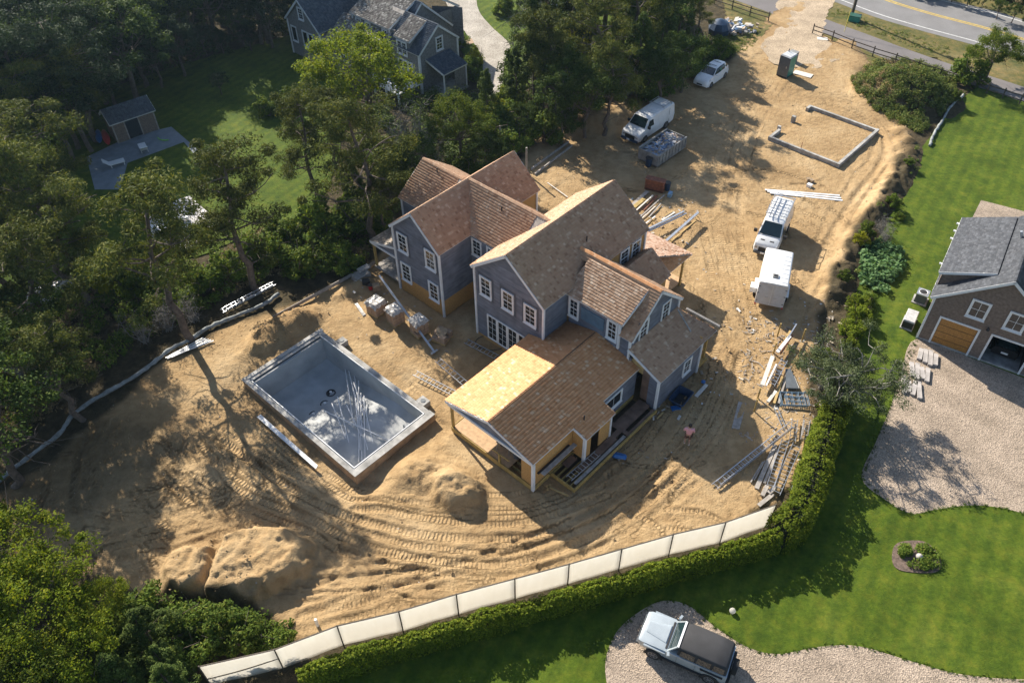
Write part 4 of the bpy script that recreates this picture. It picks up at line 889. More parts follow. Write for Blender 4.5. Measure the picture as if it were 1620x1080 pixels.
# pipes in the pool
pz = [((545, 575), (571, 745), 0), ((552, 588), (582, 712), .1), ((560, 590), (585, 735), .05), ((566, 628), (574, 742), .12), ((571, 622), (572, 738), .08), ((576, 626), (578, 738), .15), ((568, 605), (568, 730), .2), ((580, 640), (582, 727), .05), ((562, 625), (570, 712), .22), ((574, 632), (590, 700), .1), ((525, 638), (558, 720), 0), ((534, 628), (556, 715), .06), ((513, 650), (622, 700), .32), ((560, 607), (577, 660), .3), ((548, 640), (572, 690), .15)]
for (p, q, dz) in pz:
    zb = -1.15 + dz; a = G(p[0], p[1], zb - 0.35 if p[1] < 610 else zb); b = G(q[0], q[1], zb)
    o = MB().tube((a[0], a[1], zb + 0.02 - (0.2 if p[1] < 610 else 0)), (b[0], b[1], zb + 0.04), 0.036, n=6).build('plastic_pipe', MT['pvc'])
    tag(o, 'one of the long white plastic pipes heaped across the floor of the empty pool', 'pipe', 'white pipes lying in the pool')

# garage foundation frost wall
FND = thing('garage_foundation', 'low rectangular concrete foundation wall filled with sand near the road', 'foundation', (ORG[0], ORG[1], 0), TH)
q = MB()
for (a0, a1, c0, c1) in ((-9.72, -9.47, 43.2, 45.1), (-9.72, -9.47, 50.2, 50.95), (-9.47, -3.0, 50.72, 50.95), (-3.0, -2.75, 43.2, 51.05), (-9.47, -3.0, 43.2, 43.42)):
    MB().box(a0, a1, c0, c1, -0.3, 0.36).build('foundation_wall', MT['concrete'], FND)
MB().tube((-6.5, 43.3, 0.3), (-6.5, 43.3, 1.0), 0.03).build('rebar', MT['rust'], FND); MB().box(-9.9, -9.6, 45.1, 45.3, 0.2, 0.55).build('anchor_block', MT['concrete'], FND)
tag(MB().rbox((*UV(-9.6, 47.6), 0.3), (0.35, 0.3, 0.6), TH).build('concrete_pier', MT['concrete']), 'small pale block standing alone in the open side of the sand filled foundation', 'block')
# ------------------------------------------------------------------ vehicles (local +x forward, +y left)
def ring(x, w0, z0, w1, z1, w2, z2, w3=None, z3=None):
    w3 = w2 * 0.75 if w3 is None else w3; z3 = z2 + 0.03 if z3 is None else z3
    L = [(x, -w0, z0), (x, -w1, z1), (x, -w2, z2), (x, -w3, z3)]
    return L + [(x, -y, z) for _, y, z in reversed(L)]
def patch(b, P, off=0.012, th=0.01):
    P = [Vector(p) for p in P]; n = (P[1] - P[0]).cross(P[-1] - P[0]).normalized(); k = len(P)
    b.add([tuple(p + n * off) for p in P] + [tuple(p + n * (off - th)) for p in P], [tuple(range(k)), tuple(range(2 * k - 1, k - 1, -1))] + [(i, k + i, k + (i + 1) % k, (i + 1) % k) for i in range(k)])
    return b
def wheel(parent, x, y, r, w_=0.21, sp=6):
    s = 1 if y > 0 else -1
    q = MB(); n = 22; vs_ = []; prof = [(r * .62, -w_ / 2), (r * .94, -w_ / 2), (r, -w_ / 3), (r, w_ / 3), (r * .94, w_ / 2), (r * .62, w_ / 2)]
    for rr, yy in prof:
        for k in range(n): t = 2 * math.pi * k / n; vs_.append((rr * math.cos(t), yy, rr * math.sin(t)))
    q.add(vs_, [(i * n + k, (i + 1) * n + k, (i + 1) * n + (k + 1) % n, i * n + (k + 1) % n) for i in range(5) for k in range(n)] + [tuple(range(n)), tuple(range(6 * n - 1, 5 * n - 1, -1))])
    o = q.build('wheel', MT['tyre'], parent, 40); o.location = (x, y, r)
    h = MB(); yy = s * (w_ / 2 + 0.006)
    h.tube((0, yy - s * .01, 0), (0, yy + s * .012, 0), r * 0.16, n=10)
    for k in range(sp): t = 2 * math.pi * k / sp; h.beam((0, yy, 0), (r * .6 * math.cos(t), yy, r * .6 * math.sin(t)), 0.012, r * .16, (math.sin(t), 0, -math.cos(t)))
    for k in range(16):
        t0, t1 = 2 * math.pi * k / 16, 2 * math.pi * (k + 1) / 16; h.beam((r * .6 * math.cos(t0), yy, r * .6 * math.sin(t0)), (r * .6 * math.cos(t1), yy, r * .6 * math.sin(t1)), r * .08, 0.012, (0, 1, 0))
    h.build('rim', MT['rim'], o)
    return o
def arch(parent, x, y, r, mat='black'):
    q = MB(); s = 1 if y > 0 else -1; n = 12
    pts = [(x + r * math.cos(math.pi * k / n), y, 0.06 + r * math.sin(math.pi * k / n) + 0.12) for k in range(n + 1)]
    q.add([(a, y + s * .012, c) for a, _, c in pts] + [(a, y - s * .02, c) for a, _, c in pts], [tuple(range(n + 1)), tuple(range(2 * n + 1, n, -1))]); q.build('wheel_arch', MT[mat], parent)

def hatchback():
    t = thing('hatchback_car', 'small white electric hatchback parked at the tree edge beside the drive', 'car', (0, 0, 0))
    q = MB(); q.loft([ring(2.22, .55, .32, .62, .5, .50, .64), ring(2.08, .78, .24, .82, .5, .66, .80), ring(1.7, .86, .2, .88, .55, .74, .92), ring(1.1, .87, .2, .89, .6, .78, 1.0), ring(.85, .87, .2, .89, .6, .79, 1.03),
        ring(0, .87, .2, .89, .6, .82, 1.04), ring(-1.1, .87, .2, .89, .6, .82, 1.07), ring(-1.8, .85, .22, .87, .6, .76, 1.10), ring(-2.1, .78, .26, .80, .6, .66, 1.02), ring(-2.22, .6, .35, .64, .6, .52, .9)])
    q.build('body', MT['white'], t, 50)
    g = MB(); g.loft([ring(.98, .70, 1.0, .70, 1.01, .69, 1.02, .5, 1.03), ring(.25, .79, 1.04, .72, 1.3, .60, 1.44, .5, 1.46), ring(-.3, .80, 1.05, .73, 1.35, .60, 1.53, .5, 1.55), ring(-1.1, .80, 1.07, .71, 1.34, .57, 1.50, .45, 1.52), ring(-1.7, .76, 1.09, .66, 1.28, .50, 1.38, .4, 1.40), ring(-2.06, .66, 1.05, .60, 1.1, .46, 1.13, .3, 1.14)])
    g.build('window_glass', MT['autoglass'], t, 50)
    r = MB(); r.loft([ring(.22, .60, 1.44, .595, 1.46, .58, 1.475, .5, 1.485), ring(-.3, .61, 1.53, .605, 1.55, .59, 1.565, .5, 1.575), ring(-1.1, .58, 1.50, .575, 1.52, .56, 1.535, .45, 1.545), ring(-1.72, .50, 1.38, .495, 1.40, .48, 1.42, .4, 1.43)]); r.build('roof', MT['white'], t, 50)
    for s in (-1, 1):
        p = MB(); p.beam((.92, s * .75, 1.03), (.24, s * .61, 1.46), .06, .05); p.build('pillar', MT['white'], t)
        p = MB(); p.beam((-1.25, s * .80, 1.06), (-1.45, s * .56, 1.47), .05, .16, (1, 0, 0)); p.build('pillar', MT['white'], t); p = MB(); p.beam((-.35, s * .815, 1.06), (-.42, s * .60, 1.54), .05, .05, (1, 0, 0)); p.build('pillar', MT['black'], t)
        MB().rbox((.62, s * .98, 1.06), (.12, .2, .12)).build('mirror', MT['white'], t, 40)
        q = MB(); patch(q, [(2.12, s * .60, .60), (1.62, s * .84, .80), (1.55, s * .72, .935), (2.02, s * .56, .79)][::s], .02); q.build('headlight', MT['rim'], t)
        q = MB(); patch(q, [(-2.14, s * .60, .80), (-1.98, s * .78, .80), (-1.95, s * .66, 1.08), (-2.1, s * .56, 1.0)][::-s], .02); q.build('tail_light', MT['red'], t)
        for x in (1.36, -1.34): arch(t, x, s * .885, .36); wheel(t, x, s * .80, .31)
    q = MB(); patch(q, [(2.2, -.3, .38), (2.2, .3, .38), (2.17, .3, .5), (2.17, -.3, .5)], .06); q.build('grille', MT['black'], t)
    r = MB(); r.beam((-.1, -.4, 1.60), (-.1, .4, 1.60), .05, .02); r.beam((-1.0, -.38, 1.57), (-1.0, .38, 1.57), .05, .02); r.build('roof_rack', MT['black'], t)
    return t
def van(kind):
    if kind == 'old':
        t = thing('cargo_van', 'white cargo van with a bare roof rack parked alongside the open skip', 'van', (0, 0, 0))
        S = [ring(2.8, .84, .38, .93, .6, .90, .95, .7, 1.0), ring(2.6, .9, .32, .98, .7, .93, 1.12, .7, 1.18), ring(1.9, .92, .3, 1.0, .8, .95, 1.25, .7, 1.30), ring(1.78, .92, .3, 1.0, .8, .96, 1.30, .7, 1.33), ring(1.12, .92, .3, 1.0, 1.0, .84, 1.98, .66, 2.06), ring(.8, .92, .3, 1.0, 1.1, .84, 2.03, .68, 2.1), ring(-2.3, .92, .3, 1.0, 1.1, .84, 2.03, .68, 2.1), ring(-2.78, .90, .38, .97, 1.1, .82, 2.0, .66, 2.07)]
        wb, rf, ws = ((1.78, -1.55)), 2.1, [(1.80, -.84, 1.36), (1.80, .84, 1.36), (1.18, .72, 2.0), (1.18, -.72, 2.0)]
    else:
        t = thing('cargo_van', 'newer white cargo van with ladder rack nose to the box trailer', 'van', (0, 0, 0))
        S = [ring(2.55, .70, .40, .80, .6, .76, .90, .6, .96), ring(2.42, .82, .3, .90, .7, .82, 1.12, .65, 1.18), ring(1.75, .86, .28, .94, .8, .86, 1.36, .66, 1.42), ring(1.66, .86, .28, .94, .8, .88, 1.42, .7, 1.46), ring(.85, .86, .28, .95, 1.0, .76, 2.18, .6, 2.26), ring(.5, .86, .28, .95, 1.1, .76, 2.25, .62, 2.33), ring(-2.1, .86, .28, .95, 1.1, .76, 2.25, .62, 2.33), ring(-2.5, .84, .38, .92, 1.1, .74, 2.2, .6, 2.28)]
        wb, rf, ws = ((1.72, -1.5)), 2.33, [(1.68, -.80, 1.48), (1.68, .80, 1.48), (.92, .66, 2.2), (.92, -.66, 2.2)]
    q = MB(); q.loft(S); q.build('body', MT['vanwhite'], t, 40)
    q = MB(); patch(q, ws, .03, .02); q.build('windshield', MT['autoglass'], t)
    xf = S[0][0][0]
    for s in (-1, 1):
        z0, z1 = (1.30, 1.85) if kind == 'old' else (1.42, 1.98)
        q = MB(); P_ = [(1.55, s * .955, z0), (.55, s * .97, z0), (.62, s * .88, z1), (1.15, s * .87, z1)]; patch(q, P_ if s > 0 else P_[::-1], .025, .015); q.build('side_window', MT['autoglass'], t)
        MB().rbox((1.5, s * 1.12, z0 + .12), (.12, .26, .26)).build('mirror', MT['black'], t)
        q = MB(); patch(q, [(xf - .02, s * .80, .72), (xf - .02, s * .58, .72), (xf - .06, s * .56, .95), (xf - .1, s * .80, .98)][::-s], .05, .04); q.build('headlight', MT['rim'], t)
        for x in wb: arch(t, x, s * .99 if kind == 'old' else s * .945, .42); wheel(t, x, s * (.90 if kind == 'old' else .86), .36, .22)
        for k in range(2): MB().box(-1.9, -1.88, s * .97 - .01, s * .97 + .01, .6, 1.9).build('door_seam', MT['greyplastic'], t) if k == 0 else None
    MB().rbox((xf + .0, 0, .72), (.08, 1.05 if kind == 'old' else .95, .34)).build('grille', MT['black'], t)
    MB().rbox((xf + .04, 0, .42), (.16, 1.8 if kind == 'old' else 1.6, .20)).build('bumper', MT['greyplastic'] if kind != 'old' else MT['darkblue'], t)
    MB().rbox((xf + .13, -.1, .45), (.02, .3, .15)).build('number_plate', MT['white'], t)
    if kind == 'old':
        q = MB()
        for x in (-2.4, -1.2): q.beam((x, -.75, rf + .16), (x, .75, rf + .16), .05, .04); q.beam((x, -.75, rf - .1), (x, -.75, rf + .16), .04, .04); q.beam((x, .75, rf - .1), (x, .75, rf + .16), .04, .04)
        q.beam((-2.45, -.75, rf + .18), (-.9, -.75, rf + .18), .04, .04); q.beam((-2.45, .75, rf + .18), (-.9, .75, rf + .18), .04, .04); q.build('roof_rack', MT['alu'], t)
        for k in range(6): MB().box(-2.5, .6, -.6 + .24 * k, -.57 + .24 * k, rf - .005, rf + .018).build('roof_rib', MT['vanwhite'], t)
    else:
        q = MB()
        for x in (-2.35, -1.3, -.45, .35):
            q.beam((x, -.80, rf + .2), (x, .80, rf + .2), .07, .05)
            for s in (-1, 1): q.beam((x, s * .74, rf - .12), (x, s * .80, rf + .2), .05, .05)
        for s in (-1, 1): q.beam((-2.4, s * .78, rf + .22), (.4, s * .78, rf + .22), .04, .04)
        q.build('roof_rack', MT['alu'], t)
        MB().rbox((2.12, -.35, 1.27), (.12, .32, .04), 0, 0, .3).build('hood_vent', MT['black'], t); MB().rbox((2.12, .35, 1.27), (.12, .32, .04), 0, 0, .3).build('hood_vent', MT['black'], t)
        for k in range(6): MB().box(-2.3, .3, -.5 + .2 * k, -.47 + .2 * k, rf - .005, rf + .018).build('roof_rib', MT['vanwhite'], t)
    return t
def at_front(t, fl, length, az):
    """place by the middle of the front bumper"""
    a = R(az); t.location = (fl[0] - math.cos(a) * length / 2, fl[1] - math.sin(a) * length / 2, 0); t.rotation_euler = (0, 0, a)
leaf = hatchback()
_a, _b = np.array(G(1145.5, 123)), np.array(G(1124, 138.6)); _h = (_b - _a) / np.linalg.norm(_b - _a); _l = np.array([-_h[1], _h[0]])
_c = (_a + _b) / 2 - _l * 0.82; leaf.location = (_c[0], _c[1], gz(*_c)); leaf.rotation_euler = (0, 0, math.atan2(_h[1], _h[0]))
v1 = van('old'); _p = np.array(G(982.5, 221)) * .5 + np.array(G(1009, 232)) * .5; at_front(v1, _p, 5.55, -133)
v2 = van('new'); at_front(v2, (19.35, 49.2), 5.1, -117.5)

def ladder(name, label, L, w_=0.42, n=None, mat='alu', group=None, rail=(0.03, 0.08), double=False):
    """ladder lying along local x, centred"""
    t = thing(name, label, 'ladder', (0, 0, 0), 0, group); n = n or int(L / 0.3)
    for s in (-1, 1):
        MB().box(-L / 2, L / 2, s * w_ / 2 - rail[0] / 2, s * w_ / 2 + rail[0] / 2, 0.0, rail[1]).build('rail', MT[mat], t)
        if double: MB().box(-L / 2 + .3, L / 2 - .2, s * (w_ / 2 - .05) - rail[0] / 2, s * (w_ / 2 - .05) + rail[0] / 2, rail[1] + .01, 2 * rail[1]).build('rail', MT[mat], t)
    rm = MB().tube((0, -w_ / 2, 0), (0, w_ / 2, 0), 0.022, n=6).mesh('rung', MT[mat])
    for i in range(n):
        inst('rung', rm, t, (-L / 2 + L * (i + 0.5) / n, 0, rail[1] / 2))
        if double and 1 < i < n - 1: inst('rung', rm, t, (-L / 2 + L * (i + 0.5) / n + .07, 0, rail[1] * 1.55))
    return t
def lay(t, p, q, z0=0.03, z1=None, rel=True):
    """lay a thing built along x between two ground pixels"""
    z1 = z0 if z1 is None else z1; a = G(p[0], p[1], z0); b = G(q[0], q[1], z1)
    d = Vector((b[0] - a[0], b[1] - a[1], z1 - z0)); g = 0.5 * (gz(*a) + gz(*b)) if rel else 0
    t.location = ((a[0] + b[0]) / 2, (a[1] + b[1]) / 2, (z0 + z1) / 2 + g); t.rotation_euler = (0, -math.atan2(d.z, math.hypot(d.x, d.y)), math.atan2(d.y, d.x)); return d.length
def plen(p, q): a = G(*p); b = G(*q); return math.hypot(a[0] - b[0], a[1] - b[1])
_l = ladder('ladder', 'aluminium ladder carried on the roof rack of the newer white van', 3.1, 0.4)
_l.location = v2.location.copy(); _l.rotation_euler = v2.rotation_euler
_off = Matrix.Rotation(v2.rotation_euler.z, 3, 'Z') @ Vector((-1.0, -0.42, 2.6)); _l.location = (v2.location.x + _off.x, v2.location.y + _off.y, _off.z)

# box trailer
tr = thing('box_trailer', 'white enclosed box trailer with double rear doors and a roof vent', 'trailer', (18.95, 45.05, 0), R(70.5))
TL, TW, T0, T1 = 3.95, 1.98, 0.5, 2.5
q = MB(); r_ = 0.13
def tring(x): return [(x, -TW / 2, T0), (x, -TW / 2, T1 - r_), (x, -TW / 2 + r_ * .3, T1 - r_ * .3), (x, -TW / 2 + r_, T1), (x, 0, T1 + .02), (x, TW / 2 - r_, T1), (x, TW / 2 - r_ * .3, T1 - r_ * .3), (x, TW / 2, T1 - r_), (x, TW / 2, T0)]
q.loft([tring(-TL / 2), tring(TL / 2)]); q.build('body', MT['vanwhite'], tr, 60)
for s in (-1, 1):
    MB().box(-TL / 2 - .04, -TL / 2 - .005, s * .49 - .46, s * .49 + .46, T0 + .05, T1 - .2).build('door', M_plain('grey_white_door', (.55, .55, .56), .5, .06), tr)
    q = MB(); q.box(-TL / 2 - .06, -TL / 2 - .045, s * .12 - .015, s * .12 + .015, T0 + .1, T1 - .25); q.box(-TL / 2 - .07, -TL / 2 - .045, s * .3 - .12, s * .3 + .12, 1.2, 1.25); q.build('door_bar', MT['alu'], tr)
    for z in (.8, 1.5, 2.1): MB().box(-TL / 2 - .06, -TL / 2 - .045, s * .9 - .06, s * .9 + .06, z, z + .05).build('hinge', MT['black'], tr)
    MB().lathe([(.0, 0), (.30, 0), (.30, .2), (.0, .2)], (0, 0, 0), 6)
    q = MB(); q.box(-.9, .6, s * (TW / 2 + .01) - (0 if s > 0 else .24), s * (TW / 2 + .01) + (.24 if s > 0 else 0), .62, .68); q.build('fender', MT['vanwhite'], tr); 
    for x in (-.55, .25): wheel(tr, x, s * (TW / 2 + .12), .31, .18)
    MB().box(-TL / 2 - .05, -TL / 2 - .0, s * .93 - .05, s * .93 + .05, T0 - .1, T0 + .05).build('tail_light', MT['red'], tr)
MB().box(-TL / 2 - .03, -TL / 2 + .05, -TW / 2, TW / 2, T1 - .2, T1 - .12).build('door_header', MT['alu'], tr)
for k in range(7): MB().box(-TL / 2 + .3 + .5 * k, -TL / 2 + .315 + .5 * k, -TW / 2 + .15, TW / 2 - .15, T1 - .01, T1 + .028).build('roof_seam', MT['vanwhite'], tr)
q = MB(); q.box(-1.35, -.98, -.2, .2, T1 + .0, T1 + .1); v_ = q.build('roof_vent', MT['steelgrey'], tr); MB().box(-1.28, -1.05, -.12, .12, T1 + .1, T1 + .13).build('vent_lid', MT['black'], v_)
q = MB(); q.beam((TL / 2, -.5, .5), (TL / 2 + 1.0, 0, .5), .08, .08); q.beam((TL / 2, .5, .5), (TL / 2 + 1.0, 0, .5), .08, .08); q.build('tow_frame', MT['black'], tr)
MB().box(-1.15, -.55, TW / 2 + .02, TW / 2 + .5, .7, 1.15).build('side_locker', MT['vanwhite'], tr)

# skip
SK = thing('skip', 'long open grey steel skip full of building rubbish beside the white van', 'skip', (0, 0, 0), R(46.2))
SL, SW, SH = 4.25, 2.1, 1.12
_c0 = np.array(G(1039.4, 265.6)); _hx = np.array([math.cos(R(46.2)), math.sin(R(46.2))]); _ly = np.array([-_hx[1], _hx[0]])
_c = _c0 + _hx * SL / 2 + _ly * SW / 2; SK.location = (_c[0], _c[1], gz(*_c) + .02)
for s in (-1, 1):
    MB().box(-SL / 2, SL / 2, s * SW / 2 - .03, s * SW / 2 + .03, .15, SH).build('side', MT['steelgrey'], SK)
    MB().box(-SL / 2, SL / 2, s * SW / 2 - .06, s * SW / 2 + .06, SH, SH + .08).build('top_rail', MT['steelgrey'], SK)
    for k in range(9): MB().box(-SL / 2 + .15 + k * .49, -SL / 2 + .25 + k * .49, s * (SW / 2 + .06) - .035, s * (SW / 2 + .06) + .035, .15, SH - .02).build('side_rib', MT['steelgrey'], SK)
    MB().box(s * SL / 2 - .03, s * SL / 2 + .03, -SW / 2, SW / 2, .15, SH + .02).build('end', MT['steelgrey'], SK)
MB().box(-SL / 2, SL / 2, -SW / 2, SW / 2, .05, .14).build('floor', MT['steelgrey'], SK)
rng = random.Random(3); q = MB()
for _ in range(420):
    x, y = rng.uniform(-1.95, 1.95), rng.uniform(-.9, .9); z = .72 + .30 * math.exp(-((x - 1.0) ** 2 + y * y) / 1.4) + rng.uniform(0, .18)
    q.rbox((x, y, z), (rng.uniform(.05, .55), rng.uniform(.04, .25), rng.uniform(.01, .12)), rng.uniform(0, 3.1), rng.uniform(-.6, .6), rng.uniform(-.5, .5))
q.box(-2.0, 2.0, -.95, .95, .2, .72)
o = q.build('rubbish', MT['debris'], SK); o['kind'] = 'stuff'
q = MB(); n_ = 9
o = MB().lathe([(0.0, .95), (.3, .98), (.42, .8), (.4, .6), (.0, .55)], (1.15, .15, .3), 9).build('plastic_bag', MT['poly'], SK)

# white and black off-road car on the gravel, bottom
BR = thing('off_roader', 'pale grey off-road car with black canvas roof parked on the gravel turnaround', 'car', (0, 0, 0))
q = MB(); q.loft([ring(2.28, .70, .55, .80, .7, .80, 1.0, .7, 1.04), ring(2.1, .82, .5, .88, .7, .86, 1.06, .72, 1.10), ring(1.0, .86, .45, .92, .8, .88, 1.13, .72, 1.17), ring(.85, .88, .45, .93, .8, .89, 1.13, .74, 1.16), ring(0, .88, .45, .93, .8, .89, 1.14, .76, 1.15), ring(-2.0, .88, .45, .93, .8, .89, 1.14, .76, 1.15), ring(-2.15, .84, .5, .90, .8, .86, 1.12, .76, 1.14)]); q.build('body', MT['greypaint'], BR, 40)
q = MB(); q.loft([ring(2.05, .3, 1.10, .3, 1.12, .28, 1.13, .2, 1.135), ring(1.0, .5, 1.16, .5, 1.19, .46, 1.21, .3, 1.215)]); q.build('bonnet_bulge', MT['greypaint'], BR, 50)
q = MB(); q.loft([ring(.34, .80, 1.15, .78, 1.4, .72, 1.66, .66, 1.70), ring(-.2, .84, 1.15, .80, 1.4, .75, 1.74, .68, 1.80), ring(-1.3, .84, 1.15, .80, 1.4, .75, 1.74, .68, 1.79), ring(-1.95, .84, 1.15, .80, 1.4, .74, 1.68, .66, 1.73), ring(-2.08, .82, 1.15, .78, 1.4, .70, 1.6, .62, 1.64)]); q.build('canvas_top', MT['canvas'], BR, 60)
for s in (-1, 1):
    for (x0, x1) in ((.22, -.50), (-.60, -1.30), (-1.40, -1.95)):
        q = MB(); P_ = [(x0, s * .845, 1.22), (x1, s * .845, 1.22), (x1, s * .765, 1.60), (x0 - .05, s * .765, 1.60)]; patch(q, P_ if s > 0 else P_[::-1], .02, .012); q.build('side_window', MT['autoglass'], BR)
    MB().beam((.80, s * .80, 1.14), (.38, s * .70, 1.72), .07, .07).build('windscreen_post', MT['greypaint'], BR)
    MB().rbox((.72, s * 1.04, 1.26), (.12, .22, .2), s * .3).build('mirror', MT['greypaint'], BR, 40)
    q = MB(); n_ = 10
    for x in (1.42, -1.42):
        arch(BR, x, s * .93, .50); wheel(BR, x, s * .86, .40, .25)
        MB().rbox((x, s * .93, 1.0), (1.1, .10, .07)).build('wheel_flare', MT['black'] if x < 0 else MT['greypaint'], BR)
    q = MB(); patch(q, [(2.29, s * .78, .76), (2.29, s * .56, .76), (2.29, s * .56, .96), (2.27, s * .78, .96)][::-s], .03, .03); q.build('headlight', MT['rim'], BR)
    for x in (.3, -.62, -1.3): MB().box(x - .006, x + .006, s * .935 - .008, s * .935 + .008, .55, 1.12).build('door_seam', MT['black'], BR) if x > -1 else None
    MB().box(-1.2, 1.0, s * .93 - .05, s * .93 + .05, .42, .50).build('side_step', MT['black'], BR)
MB().beam((.38, -.72, 1.72), (.38, .72, 1.72), .10, .07).build('windscreen_header', MT['white'], BR)
q = MB(); patch(q, [(.80, -.74, 1.17), (.80, .74, 1.17), (.40, .66, 1.70), (.40, -.66, 1.70)], .0, .01); q.build('windscreen', MT['autoglass'], BR)
MB().rbox((2.30, 0, .62), (.16, 1.6, .2)).build('front_bumper', MT['greyplastic'], BR); MB().rbox((2.28, 0, .86), (.06, 1.1, .26)).build('grille', MT['black'], BR); MB().rbox((-2.2, 0, .58), (.2, 1.7, .2)).build('rear_bumper', MT['black'], BR)
sw = wheel(BR, 0, .01, .40, .26); sw.name = 'spare_wheel'; sw.rotation_euler = (0, 0, R(-90)); sw.location = (-2.36, .1, 1.02)
MB().rbox((.9, 0, 1.165), (.10, 1.5, .03)).build('cowl', MT['black'], BR)
_a, _b = np.array(G(1118.5, 1079.5)), np.array(G(1032, 1041)); _h = (_b - _a) / np.linalg.norm(_b - _a); _l = np.array([-_h[1], _h[0]])
_c = (_a + _b) / 2 - _l * .95; BR.location = (_c[0], _c[1], .02); BR.rotation_euler = (0, 0, math.atan2(_h[1], _h[0]))

# portable toilet
PT_ = thing('portable_toilet', 'teal and grey portable toilet standing on the sand by the entrance', 'portable toilet', (0, 0, 0), R(-47))
_p = np.array(G(1243.7, 124.4)); _ax = np.array([math.cos(R(-47)), math.sin(R(-47))]); _ay = np.array([-_ax[1], _ax[0]]); _c = _p - _ax * .55 + _ay * .6
PT_.location = (_c[0], _c[1], gz(*_c))
MB().box(-.55, .55, -.6, .6, .08, 2.1).build('cabin', MT['green'], PT_)
MB().box(-.6, .6, -.65, .65, 0, .1).build('skid_base', MT['black'], PT_)
MB().loft([[(-.58, -.63, 2.1), (.58, -.63, 2.1), (.58, .63, 2.1), (-.58, .63, 2.1)], [(-.5, -.55, 2.22), (.5, -.55, 2.22), (.5, .55, 2.22), (-.5, .55, 2.22)]]).build('roof', M_plain('pale_grey_roof', (.5, .52, .54), .5), PT_)
MB().box(-.56, .56, -.64, -.605, .1, 2.08).build('door', MT['greyplastic'], PT_)
for s in (-1, 1): MB().box(s * .57 - .03, s * .57 + .03, -.65, -.6, .1, 2.1).build('corner_strip', MT['greyplastic'], PT_)
MB().tube((-.35, .4, 2.15), (-.35, .4, 2.5), .05).build('vent_pipe', MT['greyplastic'], PT_); MB().box(.28, .36, -.67, -.645, 1.0, 1.2).build('door_handle', MT['alu'], PT_)
for k in range(3): MB().box(.552, .565, -.5, .5, .5 + .5 * k, .56 + .5 * k).build('wall_rib', MT['green'], PT_)
pb = thing('equipment_box', 'small grey cabinet standing just behind the portable toilet', 'box', (*G(1253, 97), 0), R(-47)); MB().box(-.4, .4, -.3, .3, 0, 1.0).build('cabinet', MT['greyplastic'], pb); MB().box(-.43, .43, -.33, .33, 1.0, 1.06).build('lid', MT['steelgrey'], pb)
o = MB().rbox((0, 0, .03), (1.9, .85, .04)).build('loose_sheet', MT['palewood']); o.location = (*G(1270, 118), .03); o.rotation_euler = (0, 0, R(-35)); tag(o, 'pale flat sheet lying on the sand beside the portable toilet', 'sheet')
# ------------------------------------------------------------------ neighbour's garage, right
GA = G(*(1420 + 105 / 3.485, 310 + 780 / 3.485)); GT = R(-33.5)
GH = thing('garage', 'brown shingled neighbour garage with grey roof, one wooden door shut and one bay open', 'garage', (GA[0], GA[1], 0), GT)
AS = MT['asphaltsh']
MT['gshingle'] = MT['wallshingle']
def wallseg(p, a, b, z0, top, **k): return wall(p, a, b, z0, top, 'wallshingle', course=0.14, **k)
wallseg(GH, (0, 0), (0.85, 0), 0, 2.5); wallseg(GH, (3.2, 0), (4.0, 0), 0, 2.5); wallseg(GH, (6.45, 0), (7.4, 0), 0, 2.5)
wallseg(GH, (0, 0), (7.4, 0), 2.35, [(0, 3.85), (3.7, 6.65), (7.4, 3.85)])
wallseg(GH, (0, 8.0), (0, 0), 0, 3.9); wallseg(GH, (7.4, 0), (7.4, 8.0), 0, 3.9); wallseg(GH, (7.4, 8.0), (0, 8.0), 0, [(0, 3.85), (3.7, 6.65), (7.4, 3.85)])
MB().box(0, 7.4, -0.03, 0.1, 0, 0.14).build('foundation_strip', MT['concrete'], GH)
dr = MB().box(0.9, 3.15, 0.02, 0.08, 0.02, 2.3).build('door', MT['door'], GH)
for k in range(1, 4): MB().box(0.9, 3.15, 0.005, 0.02, 0.02 + .57 * k - .01, 0.02 + .57 * k + .01).build('door_seam', MT['black'], dr)
for k in range(18): MB().box(0.95 + .125 * k, 0.955 + .125 * k, 0.012, 0.02, .05, 2.27).build('board_groove', MT['rust'], dr)
for (a, b) in ((0.75, 0.88), (3.17, 3.3), (3.95, 4.08), (6.4, 6.53)): MB().box(a, b, -0.05, 0.0, 0, 2.4).build('trim_board', MT['trim'], GH)
for (a, b) in ((0.75, 3.3), (3.95, 6.53)): MB().box(a, b, -0.055, -0.003, 2.3, 2.43).build('trim_board', MT['trim'], GH)
corner(GH, 0.0, 0.0, 0, 3.8); corner(GH, 7.4, 0, 0, 3.8)
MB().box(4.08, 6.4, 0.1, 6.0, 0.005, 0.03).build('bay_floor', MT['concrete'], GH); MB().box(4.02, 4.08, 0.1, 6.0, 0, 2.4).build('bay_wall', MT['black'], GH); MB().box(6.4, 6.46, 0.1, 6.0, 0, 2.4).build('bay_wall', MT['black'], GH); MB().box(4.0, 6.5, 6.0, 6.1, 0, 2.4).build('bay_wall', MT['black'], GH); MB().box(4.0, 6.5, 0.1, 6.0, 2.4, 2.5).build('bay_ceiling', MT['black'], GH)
window(GH, (2.62, -0.02, 3.25), 0, 0.95, 1.25, 2, 2, kind='door'); window(GH, (4.85, -0.02, 3.25), 0, 0.95, 1.25, 2, 2, kind='door')
MB().lathe([(.02, 0), (.12, .0), (.06, .2), (.03, .22)], (3.62, -.2, 2.7), 8).build('wall_lamp', MT['black'], GH)
roof(GH, (-0.3, -0.2, 3.78), (-0.3, 8.15, 3.78), (3.7, 8.15, 6.9), (3.7, -0.2, 6.9), AS, 'eab', wmax=0.35, expo=0.14, slab='black', rise=0.016)
